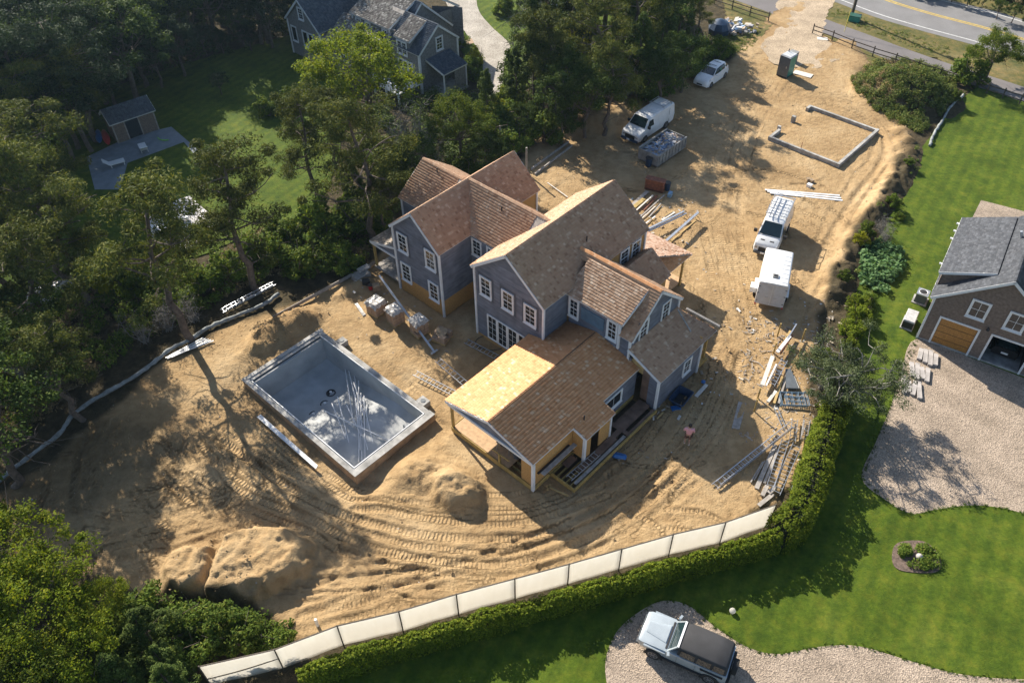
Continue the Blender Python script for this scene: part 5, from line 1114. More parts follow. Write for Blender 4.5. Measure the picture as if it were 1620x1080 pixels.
roof(GH, (7.7, -0.2, 3.78), (7.7, 8.15, 3.78), (3.7, 8.15, 6.9), (3.7, -0.2, 6.9), AS, 'eab', wmax=0.35, expo=0.14, slab='black', rise=0.016)
roof(GH, (-0.42, 1.0, 5.0), (-0.42, 8.0, 5.0), (2.7, 8.0, 6.25), (2.7, 1.0, 6.25), AS, 'ea', wmax=0.35, expo=0.14, slab='black', rise=0.016, thick=0.1)
wallseg(GH, (-0.2, 7.9), (-0.2, 1.15), 3.6, 4.9)
b_ = MB(); b_.add([(-0.2, 1.15, 3.85), (2.3, 1.15, 5.8), (2.3, 1.15, 5.98), (-0.2, 1.15, 4.95), (-0.2, 1.25, 3.85), (2.3, 1.25, 5.8), (2.3, 1.25, 5.98), (-0.2, 1.25, 4.95)], [(0, 1, 2, 3), (7, 6, 5, 4), (0, 4, 5, 1), (1, 5, 6, 2), (2, 6, 7, 3), (3, 7, 4, 0)]); b_.build('dormer_cheek', MT['wallshingle'], GH)
MB().tube((3.3, 5.2, 6.5), (3.1, 5.2, 7.0), .09).build('roof_vent', MT['alu'], GH)
ridge_cap(GH, (3.7, -0.15, 6.9), (3.7, 8.1, 6.9), AS)
for k, v in enumerate((2.0, 5.2, 6.2, 7.2)): MB().box(-0.62, -0.44, v, v + .12, 4.86, 4.95).build('gutter_bracket', MT['trim'], GH)
def gp(u, v): c, s = math.cos(GT), math.sin(GT); return (GA[0] + u * c - v * s, GA[1] + u * s + v * c)
# dark car inside the open bay
t = thing('parked_car', 'dark car parked nose-in inside the open garage bay', 'car', (*gp(5.25, 2.9), 0.03), GT + R(90))
q = MB(); q.loft([ring(2.1, .7, .3, .8, .5, .7, .7), ring(1.0, .85, .25, .88, .6, .78, .95), ring(-1.6, .85, .25, .88, .6, .78, 1.0), ring(-2.15, .75, .35, .82, .6, .7, .95)]); q.build('body', M_plain('black_car_paint', (.02, .02, .022), .2, .1), t, 50)
q = MB(); q.loft([ring(.9, .7, .95, .68, 1.0, .6, 1.02), ring(.2, .75, .96, .66, 1.3, .55, 1.42), ring(-1.3, .75, .98, .64, 1.3, .52, 1.4), ring(-2.0, .65, .98, .6, 1.0, .5, 1.02)]); q.build('window_glass', MT['autoglass'], t, 50)
MB().rbox((-2.17, 0, .62), (.03, .42, .13)).build('number_plate', MT['white'], t)
for s in (-1, 1):
    for x in (1.3, -1.35): wheel(t, x, s * .78, .32)
# condenser, generator
t = thing('air_conditioner', 'square grey air conditioner with round fan grille beside the garage wall', 'air conditioner', (*gp(-0.75, 4.0), 0), GT)
MB().box(-.5, .5, -.5, .5, 0, .08).build('pad', MT['concrete'], t); MB().box(-.38, .38, -.38, .38, .08, .78).build('casing', MT['greyplastic'], t); MB().box(-.4, .4, -.4, .4, .78, .84).build('top', MT['alu'], t); MB().lathe([(.30, 0), (.30, .03), (.27, .03), (.26, 0)], (0, 0, .84), 18).build('fan_ring', MT['white'], t); MB().lathe([(.25, 0), (.1, .02)], (0, 0, .845), 14).build('fan_grille', MT['black'], t)
t = thing('generator', 'long low grey standby generator on the grass beside the garage corner', 'generator', (*gp(-0.85, 1.1), 0), GT)
MB().box(-.42, .42, -.75, .75, 0, .08).build('pad', MT['concrete'], t); MB().box(-.36, .36, -.68, .68, .08, .72).build('casing', MT['steelgrey'], t); MB().loft([[(-.38, -.7, .72), (.38, -.7, .72), (.38, .7, .72), (-.38, .7, .72)], [(-.34, -.66, .8), (.34, -.66, .8), (.34, .66, .8), (-.34, .66, .8)]]).build('lid', M_plain('pale_grey_lid', (.5, .5, .5), .4), t); MB().box(-.36, .36, -.70, -.685, .15, .65).build('louvre', MT['black'], t)
# stone slabs laid along the drive edge
for i in range(12):
    px, py = 1455 + (i % 4) * 8 - (i // 4) * 13, 562 + (i // 4) * 24 + (i % 4) * 3
    o = MB().rbox((0, 0, .09), (.28, 1.1 + .2 * (i % 3), .17), 0, 0, 0).build('stone_post', MT['stone']); x, y = G(px, py); o.location = (x, y, .02); o.rotation_euler = (0, 0, R(-22 + 7 * random.uniform(-1, 1)))
    tag(o, 'rough grey stone post lying in the row on the drive edge by the garage corner', 'stone post', 'stone posts laid beside the gravel drive')

# ------------------------------------------------------------------ weathered house, top left
H2 = thing('house', 'weathered grey shingled house with blue-white trim half hidden behind the trees', 'house', (ORG[0], ORG[1], 0), TH)
def w2(a, b, z0, top, **k): return wall(H2, a, b, z0, top, 'wallgrey', course=0.16, **k)
MS, MD = MT['mossy'], MT['asphaltdark']
w2((-39.8, 28.2), (-39.8, 33.3), 0, [(0, 4.1), (2.55, 6.1), (5.1, 4.1)]); w2((-44.0, 28.2), (-39.8, 28.2), 0, 4.1); w2((-39.8, 33.3), (-44, 33.3), 0, 4.1)
corner(H2, -39.78, 28.18, 0, 4.0, .2); corner(H2, -39.78, 33.32, 0, 4.0, .2)
roof(H2, (-44.2, 28.0, 4.1), (-39.6, 28.0, 4.1), (-39.6, 30.75, 6.3), (-46.0, 30.75, 6.3), MD, 'eb'); roof(H2, (-39.6, 33.5, 4.1), (-46.0, 33.5, 4.1), (-46.0, 30.75, 6.3), (-39.6, 30.75, 6.3), MD, 'ea')
roof(H2, (-43.2, 28.1, 5.0), (-41.0, 28.1, 5.0), (-41.0, 30.6, 6.25), (-43.2, 30.6, 6.25), MS, 'eab', thick=.1); w2((-43.0, 28.16), (-41.1, 28.16), 3.9, 4.95); w2((-41.1, 28.2), (-41.1, 30.0), 4.3, [(0, 4.95), (1.8, 5.85)])
for u in (-42.45, -41.75): window(H2, (u, 28.12, 3.5), 0, .55, 1.2, 2, 2)
window(H2, (-39.77, 30.9, 3.7), math.pi / 2, .75, 1.2, 2, 2)
for u in (-42.6, -41.9, -41.2): window(H2, (u, 28.17, .9), 0, .55, 1.9, 1, 1, kind='door')
roof(H2, (-37.3, 29.0, 2.55), (-37.3, 32.2, 2.55), (-39.78, 32.2, 3.3), (-39.78, 29.0, 3.3), MD, 'eab', thick=.1)
for v in (29.1, 32.1): MB().box(-37.5, -37.38, v - .06, v + .06, 0, 2.45).build('porch_post', MT['trim'], H2)
w2((-37.45, 30.6), (-37.45, 32.1), 0, 2.4)
MB().box(-39.8, -37.3, 29.0, 32.2, 0.0, .2).build('porch_floor', MT['concrete'], H2)
w2((-43.8, 28.8), (-43.8, 36.3), 0, [(0, 3.5), (3.65, 6.7), (7.5, 3.3)]); w2((-50.4, 28.8), (-43.8, 28.8), 0, 5.1); w2((-43.8, 36.3), (-50, 36.3), 0, 3.3)
roof(H2, (-50.5, 28.0, 3.0), (-43.6, 28.0, 3.0), (-43.6, 32.4, 6.85), (-50.5, 32.4, 6.85), MD, 'eb'); roof(H2, (-43.6, 36.5, 3.2), (-50.5, 36.5, 3.2), (-50.5, 32.4, 6.85), (-43.6, 32.4, 6.85), MD, 'ea')
roof(H2, (-50.5, 28.5, 5.15), (-44.4, 28.5, 5.15), (-44.4, 32.3, 6.85), (-50.5, 32.3, 6.85), MS, 'eab', thick=.12); w2((-44.6, 28.8), (-44.6, 32.0), 3.4, [(0, 5.05), (3.2, 6.6)]); corner(H2, -44.58, 28.78, 0, 5.0, .18); corner(H2, -50.3, 28.78, 3.0, 5.0, .14)
for u in (-49.4, -47.9, -45.3): window(H2, (u, 28.77, 3.5), 0, .65, 1.2, 2, 2)
w2((-46.5, 36.3), (-43.9, 38.2), 0, 4.4); roof(H2, (-44.6, 38.5, 4.3), (-50.0, 38.5, 4.3), (-50.0, 35.5, 6.2), (-44.6, 35.5, 6.2), MD, 'ea'); w2((-44.8, 35.0), (-44.8, 38.4), 0, 4.3); corner(H2, -44.78, 38.4, 0, 4.3, .18)
# left wing with gable to the camera
w2((-57.0, 25.3), (-51.6, 25.3), 0, [(0, 3.9), (2.7, 6.3), (5.4, 3.9)]); w2((-51.6, 25.3), (-51.6, 29), 0, 3.5); w2((-57.0, 36), (-57.0, 25.3), 0, 3.9)
roof(H2, (-57.25, 25.1, 3.8), (-57.25, 36, 3.8), (-54.3, 36, 6.5), (-54.3, 25.1, 6.5), MD, 'ea'); roof(H2, (-51.35, 25.1, 3.8), (-51.35, 36, 3.8), (-54.3, 36, 6.5), (-54.3, 25.1, 6.5), MD, 'ea')
roof(H2, (-51.9, 25.4, 3.2), (-44.6, 25.4, 3.2), (-44.6, 29.0, 4.6), (-51.9, 29.0, 4.6), MS, 'ea'); w2((-51.6, 25.7), (-45.0, 25.7), 0, 3.15); w2((-45.0, 25.7), (-45.0, 28.8), 0, 3.15)
corner(H2, -57.0, 25.28, 0, 3.8, .16); corner(H2, -51.6, 25.28, 0, 3.6, .16)
window(H2, (-54.3, 25.27, 4.4), 0, .7, 1.1, 2, 2)
for u in (-56.1, -54.2, -53.2): window(H2, (u, 25.27, 1.6), 0, .75, 1.5, 1, 1, kind='door')
for u in (-50.6, -49.4, -48.2): window(H2, (u, 25.67, 1.7), 0, .7, 1.1, 2, 2)
# balcony deck with balusters
MB().box(-43.6, -39.9, 25.2, 28.1, .95, 1.05).build('deck_floor', MT['trim'], H2); MB().box(-43.6, -39.9, 25.18, 25.24, 1.85, 1.93).build('handrail', MT['trim'], H2); MB().box(-39.93, -39.87, 25.2, 28.1, 1.85, 1.93).build('handrail', MT['trim'], H2)
for k in range(24): MB().box(-43.55 + .155 * k, -43.51 + .155 * k, 25.19, 25.23, 1.05, 1.85).build('baluster', MT['trim'], H2)
for k in range(18): MB().box(-39.92, -39.88, 25.25 + .155 * k, 25.29 + .155 * k, 1.05, 1.85).build('baluster', MT['trim'], H2)
for u in (-43.5, -41.7, -39.9): MB().box(u - .08, u + .08, 25.15, 25.3, 0, 2.0).build('deck_post', MT['trim'], H2)
# second neighbour house glimpsed behind the trees
for nm, (px, py), lab, rz, sz in (('cottage', (1025, 44), 'small grey shingled cottage with blue-white trim glimpsed between dark trees at top', -43, (6.0, 5.0, 2.6, 4.6)), ('shed', (893, 22), 'little brown-roofed outbuilding with white trim behind the trees at the top edge', -20, (3.5, 3.0, 2.2, 3.4))):
    t = thing(nm, lab, 'cottage' if nm == 'cottage' else 'outbuilding', (*G(px, py), 0), R(rz)); a, b, h1, h2 = sz
    wall(t, (-a, 0), (0, 0), 0, h1, 'wallgrey'); wall(t, (0, 0), (0, b), 0, [(0, h1), (b / 2, h2 - .15), (b, h1)], 'wallgrey'); wall(t, (0, b), (-a, b), 0, h1, 'wallgrey'); wall(t, (-a, b), (-a, 0), 0, [(0, h1), (b / 2, h2 - .15), (b, h1)], 'wallgrey')
    roof(t, (-a - .2, -.2, h1 - .08), (.2, -.2, h1 - .08), (.2, b / 2, h2), (-a - .2, b / 2, h2), MS if nm == 'shed' else MD, 'eab'); roof(t, (.2, b + .2, h1 - .08), (-a - .2, b + .2, h1 - .08), (-a - .2, b / 2, h2), (.2, b / 2, h2), MD, 'eab')
    window(t, (-1.2, -.03, 1.0), 0, .7, 1.1, 2, 2); corner(t, 0, 0, 0, h1 - .1, .15); corner(t, -a, 0, 0, h1 - .1, .15)
    window(t, (0.03, b / 2, 1.1), math.pi / 2, .8, 1.2, 2, 2)

# ------------------------------------------------------------------ pool house, patio and little pool, far left
ST = R(38.5); SO = (-36.06, 67.35)
def sp(a, b): return (SO[0] + a * math.cos(ST) - b * math.sin(ST), SO[1] + a * math.sin(ST) + b * math.cos(ST))
SH_ = thing('pool_house', 'small brown pool house with grey roof and wide glass door behind the blue patio', 'shed', (SO[0], SO[1], 0), ST)
wall(SH_, (0, 0), (1.1, 0), 0, 2.1, 'wallshingle'); wall(SH_, (2.4, 0), (3.85, 0), 0, 2.1, 'wallshingle'); wall(SH_, (1.1, 0), (2.4, 0), 1.9, 2.1, 'wallshingle')
wall(SH_, (3.85, 0), (3.85, 2.4), 0, [(0, 2.1), (1.2, 2.9), (2.4, 2.1)], 'wallshingle'); wall(SH_, (0, 2.4), (0, 0), 0, [(0, 2.1), (1.2, 2.9), (2.4, 2.1)], 'wallshingle'); wall(SH_, (3.85, 2.4), (0, 2.4), 0, 2.1, 'wallshingle')
roof(SH_, (-.2, -.2, 2.03), (4.05, -.2, 2.03), (4.05, 1.2, 3.0), (-.2, 1.2, 3.0), MD, 'eab'); roof(SH_, (4.05, 2.6, 2.03), (-.2, 2.6, 2.03), (-.2, 1.2, 3.0), (4.05, 1.2, 3.0), MD, 'eab')
MB().box(1.15, 1.75, .04, .08, .05, 1.9).build('glass_door', MT['glass'], SH_); MB().box(1.75, 2.35, .06, .1, .05, 1.9).build('glass_door', MT['glass'], SH_)
for a in (1.08, 2.38): MB().box(a - .05, a + .05, -.04, 0, 0, 1.95).build('trim_board', MT['greywood'], SH_)
for a in (0, 3.85): corner(SH_, a, 0, 0, 2.0, .12, 'greywood')
q = []
struct(sheet('patio', GP([(137, 249), (203, 217), (271, 201), (313, 237), (306, 243), (291, 225), (202, 258), (190, 300), (150, 300)]), .03, MT['decking']))
tag(sheet('small_pool', GP([(202, 258), (291, 225), (306, 243), (330, 262), (240, 300), (195, 290)]), .006, MT['water']), kind='structure')
def lounger(px, py, rz, lab, mat='white'):
    t = thing('lounge_chair', lab, 'lounge chair', (*G(px, py), .05), R(rz)); MB().box(-.6, .7, -.33, .33, .28, .36).build('seat', MT[mat], t); MB().beam((-.6, 0, .34), (-1.05, 0, .8), .64, .07, (1, 0, 1)).build('backrest', MT[mat], t)
    for x in (-.5, .6):
        for y in (-.28, .28): MB().box(x - .03, x + .03, y - .03, y + .03, 0, .28).build('leg', MT[mat], t)
lounger(228, 238, 120, 'white lounge chair in the middle of the shaded blue patio'); lounger(186, 262, 30, 'white lounge chair at the near left corner of the shaded patio')
t = thing('pool_float', 'curved bright green pool noodle lying on the shaded patio', 'pool noodle', (*G(257, 222), .08)); MB().path([(-.5, .3, .03), (-.2, -.05, .03), (.25, -.2, .03), (.65, -.15, .03)], .05).build('noodle', M_plain('lime_foam', (.25, .6, .08), .6), t)
t = thing('kayak', 'red plastic kayak leaning against the pool house wall', 'kayak', (*sp(-.7, .9), .15), ST + R(80)); MB().loft([[(x, .32 * math.cos(a) * math.sqrt(max(0.02, 1 - (x / 1.5) ** 2)), .4 + .22 * math.sin(a) * math.sqrt(max(0.02, 1 - (x / 1.5) ** 2))) for a in [k * math.pi / 4 for k in range(8)]] for x in (-1.5, -1.1, -.5, 0, .5, 1.1, 1.5)]).build('hull', MT['red'], t, 60)
t = thing('kayak', 'blue plastic kayak behind the red one at the pool house', 'kayak', (*sp(-1.15, 1.5), .15), ST + R(75)); MB().loft([[(x, .3 * math.cos(a) * math.sqrt(max(0.02, 1 - (x / 1.3) ** 2)), .4 + .22 * math.sin(a) * math.sqrt(max(0.02, 1 - (x / 1.3) ** 2))) for a in [k * math.pi / 4 for k in range(8)]] for x in (-1.3, -.9, -.4, 0, .4, .9, 1.3)]).build('hull', MT['blue'], t, 60)
# pale terrace seen between the pines
struct(sheet('back_terrace', GP([(238, 330), (300, 310), (345, 350), (300, 395), (255, 392), (232, 365)]), .028, M_plain('pale_terrace_stone', (.55, .53, .52), .8, .1)))
lounger(262, 366, 20, 'white lounge chair on the pale terrace between the two pines, nearer one'); lounger(285, 350, 20, 'white lounge chair on the pale terrace between the two pines, farther one')
t = thing('covered_boat', 'small boat under a white cover in the left woods', 'boat', (*G(86, 470), 0), R(25))
t_ = MB(); t_.loft([[(x, 1.0 * s_ * math.cos(a), .35 + .75 * s_ * math.sin(a)) for a in [k * math.pi / 7 for k in range(8)]] for x, s_ in ((-1.9, .25), (-1.5, .7), (-.6, 1), (.6, 1), (1.4, .75), (2.0, .2))], close=True).build('cover', MT['poly'], t, 50)
MB().loft([[(x, -w_, .35), (x, -w_ * .6, 0.05), (x, w_ * .6, .05), (x, w_, .35)] for x, w_ in ((-1.9, .25), (-1, .9), (1, .9), (2, .2))]).build('hull', MT['white'], t)
# ------------------------------------------------------------------ screen fence along the bottom
FB = [(334, 1084), (448.7, 1057.8), (544, 1021), (638, 998.7), (725.7, 972), (815, 947.8), (898, 925), (978.6, 901.7), (1057.5, 878.7), (1138, 859.8), (1215, 832.5)]
FP = [G(*p) for p in FB]; FHT = 2.15
FEN = thing('screen_fence', 'long white fabric screen fence on dark posts along the bottom of the sand', 'fence', (FP[5][0], FP[5][1], 0))
o0 = np.array(FP[5])
for i, p in enumerate(FP):
    MB().tube((p[0] - o0[0], p[1] - o0[1], -.2), (p[0] - o0[0], p[1] - o0[1], FHT + .06), .035, n=8).build('post', MT['post'], FEN)
for i in range(len(FP) - 1):
    a = np.array(FP[i]) - o0; b = np.array(FP[i + 1]) - o0; d = b - a; L = np.linalg.norm(d); d /= L; n = np.array([-d[1], d[0]]); V = []; F = []; nx_, nz_ = 10, 8
    for ix in range(nx_ + 1):
        for iz in range(nz_ + 1):
            s = ix / nx_; h = iz / nz_; sag = .035 * math.sin(math.pi * s) * (1 if h > .5 else -.2); bel = .10 * math.sin(math.pi * s) * math.sin(math.pi * h) * (0.6 + 0.4 * math.sin(i * 2.1)) + .012 * math.sin(9 * s + i + 5 * h)
            p = a + d * (.03 + (L - .06) * s) + n * bel; V.append((p[0], p[1], .10 + (FHT - .12) * h - sag * h))
    F = [(ix * 9 + iz, (ix + 1) * 9 + iz, (ix + 1) * 9 + iz + 1, ix * 9 + iz + 1) for ix in range(nx_) for iz in range(nz_)]
    me = bpy.data.meshes.new('fabric_panel'); me.from_pydata(V, [], F); me.materials.append(MT['fabric']); sm(me, 60); o = link(bpy.data.objects.new('fabric_panel', me)); o.parent = FEN
    md = o.modifiers.new('t', 'SOLIDIFY'); md.thickness = .01
    q = MB(); q.beam((*a, FHT), (*b, FHT), .05, .05); q.build('rail', MT['post'], FEN)
    if i == 0: q = MB(); q.path([(*(a + d * L * s), .75 + .45 * s - .12 * math.sin(math.pi * s) ) for s in [k / 8 for k in range(9)]], .03); q.build('sagging_cord', MT['post'], FEN)
tag(MB().rbox((*G(503, 990), .35), (.12, .12, .8)).build('marker_stake', MT['pvc']), 'short white stake standing in the sand just behind the screen fence', 'stake')
# silt sock at the edge of the woods
def sock(name, px, r, lab, mat='silt'):
    P = [np.array(p) for p in cr(GP(px), 6)]; P3 = [(p[0] + random.uniform(-.05, .05), p[1] + random.uniform(-.05, .05), max(gz(p[0], p[1]), 0) + r * 1.1) for p in P]
    return tag(MB().path(P3, [r * random.uniform(.8, 1.2) for _ in P3], 8).build(name, MT[mat], None, 60), lab, 'silt sock')
sock('silt_sock', [(-40, 790), (0, 762), (50, 722), (95, 688), (120, 655), (165, 625), (205, 603), (245, 575), (270, 555), (300, 540), (335, 518), (380, 500), (420, 482), (442, 466)], .135, 'long pale sediment sock curving along the edge of the left woods')
sock('silt_sock', [(1524, 152), (1505, 172), (1492, 190), (1478, 212), (1470, 232)], .12, 'short white sediment sock at the lawn edge below the grassy mound')
# ------------------------------------------------------------------ boards, ladders and bits
def board(p, q, w_=.14, h_=.04, mat='greywood', z0=.05, z1=None, lab=None, cat='board', name='board', group=None):
    z1 = z0 if z1 is None else z1; L = 1.0; o = bpy.data.objects.new(name, None)
    a = G(p[0], p[1], z0); b = G(q[0], q[1], z1); g = max(0, .5 * (gz(*a) + gz(*b)))
    L = math.dist((*a, z0), (*b, z1)); bb = MB().box(-L / 2, L / 2, -w_ / 2, w_ / 2, -h_ / 2, h_ / 2).build(name, MT[mat])
    bpy.data.objects.remove(o)
    bb.location = ((a[0] + b[0]) / 2, (a[1] + b[1]) / 2, (z0 + z1) / 2 + g); bb.rotation_euler = (0, -math.atan2(z1 - z0, math.dist(a, b)), math.atan2(b[1] - a[1], b[0] - a[0]))
    tag(bb, lab, cat, group); return bb
def zz(ox, oy, s): return lambda x, y: (ox + x / s, oy + y / s)
k = zz(980, 270, 8.307)
PILE = 'boards scattered behind the house'
for (a, b, w_, h_, mt, z, lab) in (
    ((170, 450), (370, 270), .32, .06, 'greywood', .08, 'wide grey board lying leftmost in the timber behind the main gable'),
    ((185, 490), (320, 380), .34, .22, 'ptlumber', .14, 'bundle of yellow boards beside the wide grey one behind the main gable'),
    ((215, 525), (440, 325), .12, .06, 'palewood', .3, 'pale board lying across the yellow bundle'),
    ((310, 520), (490, 330), .22, .08, 'rust', .12, 'dark reddish board in the middle of the scattered timber'),
    ((270, 610), (590, 320), .10, .06, 'greywood', .16, 'long thin grey board right of the reddish one'),
    ((290, 630), (470, 470), .08, .05, 'palewood', .2, 'short pale offcut on the scattered timber'),
    ((380, 620), (545, 430), .10, .05, 'greywood', .12, 'grey board pointing at the upturned red steel box'),
    ((350, 690), (470, 600), .10, .06, 'pvc', .1, 'short white offcut near the rear eave of the main gable'),
    ((555, 650), (725, 545), .20, .05, 'palewood', .06, 'wide pale plank short of the two long gutters'),
    ((590, 600), (700, 530), .07, .05, 'lumber', .12, 'small tan batten on the wide pale plank'),
    ((310, 800), (850, 535), .16, .10, 'alu', .55, 'long metal gutter length raised off the sand, upper one'),
    ((345, 815), (880, 560), .14, .08, 'alu', .45, 'long metal gutter length raised off the sand, lower one'),
    ((590, 945), (1030, 555), .20, .12, 'alu', .75, 'long silver roof plank raised off the sand above its own dark shadow'),
    ((640, 960), (1000, 655), .10, .05, 'lumber', .06, 'thin tan board lying in the shadow of the raised silver plank')):
    board(k(*a), k(*b), w_, h_, mt, z, None, lab, 'board', 'gutter' if 'gutter' in lab else 'board', PILE)
for i, (x, y) in enumerate(((420, 640), (840, 560), (640, 900), (1000, 590))):
    a = G(*k(x, y), .3); q = MB(); q.beam((-.3, 0, .35), (.3, 0, .35), .06, .06)
    for sx in (-.25, .25): q.beam((sx - .1, -.18, 0), (sx, 0, .33), .04, .04); q.beam((sx + .1, .18, 0), (sx, 0, .33), .04, .04)
    o = q.build('trestle', MT['lumber']); o.location = (a[0], a[1], 0); o.rotation_euler = (0, 0, R(-48)); tag(o, 'low wooden trestle holding up a long metal length behind the house', 'trestle', 'trestles under the raised gutters')
# white trim boards right of the van
h = zz(1120, 260, 3.6)
for i in range(3): board(h(325 + 14 * i, 145 + 9 * i), h(750 + 8 * i, 178 + 14 * i), .17, .06, 'pvc', .06, None, ('upper', 'middle', 'lower')[i] + ' of the three long white boards lying on sand above the vans', 'board', 'board', 'long white boards above the van')
for i, (x, y, s) in enumerate(((570, 92, .28), (588, 100, .3), (576, 128, .34))):
    a = G(*h(x, y)); o = MB().rbox((0, 0, s * .4), (s, s * 1.2, s * .8), .4 * i).build('carton', MT['cardboard' if i < 2 else 'white']); o.location = (a[0], a[1], gz(*a)); tag(o, ('left small brown carton', 'right small brown carton', 'white carton')[i] + ' of the little heap above the long white boards', 'carton')
# right-hand lumber rack
r6 = zz(1180, 500, 6.75)
RK = 'posts of the timber rack on the right'
for i, (b, t_) in enumerate((((335, 215), (380, 50)), ((295, 395), (330, 262)), ((595, 270), (642, 112)), ((572, 400), (598, 325)), ((125, 880), (165, 745)), ((85, 1020), (140, 862)))):
    a = G(*r6(*b)); d = math.dist(r6(*b), r6(*t_)); hh = d * .048
    o = MB().tube((0, 0, -.2), (0, 0, hh), .055, n=8).build('rack_post', MT['ptlumber']); o.location = (a[0], a[1], gz(*a)); tag(o, ('yellow post topmost on the left side of the timber rack', 'second yellow post from the top on the rack left side', 'yellow post at the top right of the timber rack', 'short yellow post below the top right one, beside the grey tree', 'yellow post beside the pale thick plank end', 'lowest yellow post of the timber rack')[i], 'post', RK)
RB = 'planks stacked on the timber rack'
for (a, b, w_, h_, mt, z, lab) in (
    ((175, 740), (285, 430), .26, .12, 'palewood', .5, 'thick pale plank on the left of the timber rack'), ((215, 745), (325, 515), .10, .10, 'pvc', .55, 'white pole right of the thick pale plank'),
    ((335, 385), (470, 215), .22, .08, 'pvc', .6, 'short white plank crossing the top of the timber rack'), ((430, 240), (480, 160), .22, .06, 'lumber', .5, 'tan plank end under the white pole at the rack top'),
    ((445, 240), (540, 85), .08, .08, 'alu', .8, 'silver pole sticking out at the top of the rack'), ((370, 400), (500, 200), .10, .12, 'rust', .35, 'dark brown beam under the planks on the rack'),
    ((300, 930), (395, 650), .16, .08, 'lumber', .2, 'bright tan plank at the foot of the timber rack'), ((235, 915), (320, 800), .2, .10, 'palewood', .2, 'short pale block beside the bright tan plank'),
    ((350, 930), (440, 600), .14, .06, 'greywood', .15, 'grey plank right of the bright tan one'), ((500, 640), (555, 770), .20, .05, 'palewood', .2, 'pale slanting board above the blue scaffold frame'), ((770, 860), (935, 780), .12, .12, 'rust', .3, 'reddish beam under the dead branches right of the frame')):
    board(r6(*a), r6(*b), w_, h_, mt, z, None, lab, 'plank', 'plank', RB)
l_ = ladder('ladder', 'short silver ladder lying between the planks on the timber rack', plen(r6(270, 740), r6(410, 470)), .40); lay(l_, r6(270, 740), r6(410, 470), .4)
o = sheet('leaning_sheet', [G(*r6(430, 770), .25), G(*r6(560, 775), .25), G(*r6(480, 560), .3), G(*r6(425, 560), .3)], .3, MT['greyplastic']); tag(o, 'dark grey sheet in a wedge shape above the blue scaffold frame', 'sheet')
# scaffold frame stack
fr = thing('scaffold_frame', 'blue-grey steel scaffold frames stacked flat beside the hedge end', 'scaffold', (*G(*r6(500, 885), .2), .15), R(-4))
for j in range(3):
    z = .06 * j; dx = .06 * j
    q = MB(); q.tube((-.85 + dx, -.55, z), (.85 + dx, -.55, z), .025, n=6); q.tube((-.85 + dx, .55, z), (.85 + dx, .55, z), .025, n=6)
    for x in (-.85, -.45, -.1, .3, .62, .85): q.tube((x + dx, -.55, z), (x + dx, .55, z), .022, n=6)
    for y in (-.2, .18): q.tube((-.45 + dx, y, z), (.62 + dx, y, z), .016, n=6)
    q.build('frame', M_plain('blue_grey_steel', (.16, .24, .33), .45, .1, metal=.4) if j == 0 else bpy.data.materials['blue_grey_steel'], fr)
# lower right ladders and planks
g6 = zz(1120, 620, 6.0)
LG = 'aluminium ladders piled by the hedge'
def L_(a, b, w_, lab, z=.1, n=None, dbl=False, zf=g6, z1=None, group=LG):
    t = ladder('ladder', lab, plen(zf(*a), zf(*b)), w_, n, 'alu', group, double=dbl); lay(t, zf(*a), zf(*b), z, z1); return t
L_((75, 890), (785, 320), .42, 'longest ladder lying diagonally from the sand up to the ladder pile', .12, 22, True, z1=.45)
L_((590, 905), (735, 455), .42, 'ladder in the pile left of the widest one, over the grey planks', .35, 13)
L_((640, 965), (845, 500), .5, 'widest silver ladder in the pile beside the hedge', .3, 12)
L_((800, 470), (825, 260), .34, 'short ladder standing end-on above the widest ladder', .2, 6); L_((912, 462), (940, 262), .42, 'short ladder nearest the hedge top, right of the other short one', .2, 6, True)
L_((800, 965), (935, 580), .26, 'narrow ladder lying half under the hedge', .08, 16)
L_((640, 150), (715, 325), .22, 'small narrow ladder leaning above the long diagonal one', .15, 5)
PB = 'grey planks under the ladder pile'
for (a, b, w_, h_, lab) in (((405, 855), (520, 660), .08, .06, 'thin pale batten leftmost under the ladder pile'), ((440, 835), (540, 650), .06, .06, 'second thin batten under the ladder pile'), ((460, 915), (640, 500), .26, .07, 'widest grey plank under the ladder pile'), ((535, 865), (665, 545), .16, .09, 'grey plank next to the widest, ladder side'), ((515, 985), (560, 890), .24, .12, 'short squared grey timber at the foot of the ladders'), ((575, 960), (640, 900), .26, .12, 'stub of timber under the ladder feet'), ((480, 1075), (620, 965), .24, .03, 'bluish flat board nearest the screen fence end'), ((580, 460), (650, 385), .18, .04, 'tan board end poking out left of the long ladder')):
    board(g6(*a), g6(*b), w_, h_, 'greywood' if 'tan' not in lab else 'lumber', .14, None, lab, 'plank', 'plank', PB)
o = sheet('plywood_sheet', [G(*g6(225, 338), .05), G(*g6(300, 352), .05), G(*g6(365, 108), .05), G(*g6(290, 88), .05)], .07, MT['greywood']); tag(o, 'grey plywood sheet lying alone on the shaded sand left of the rack', 'sheet')
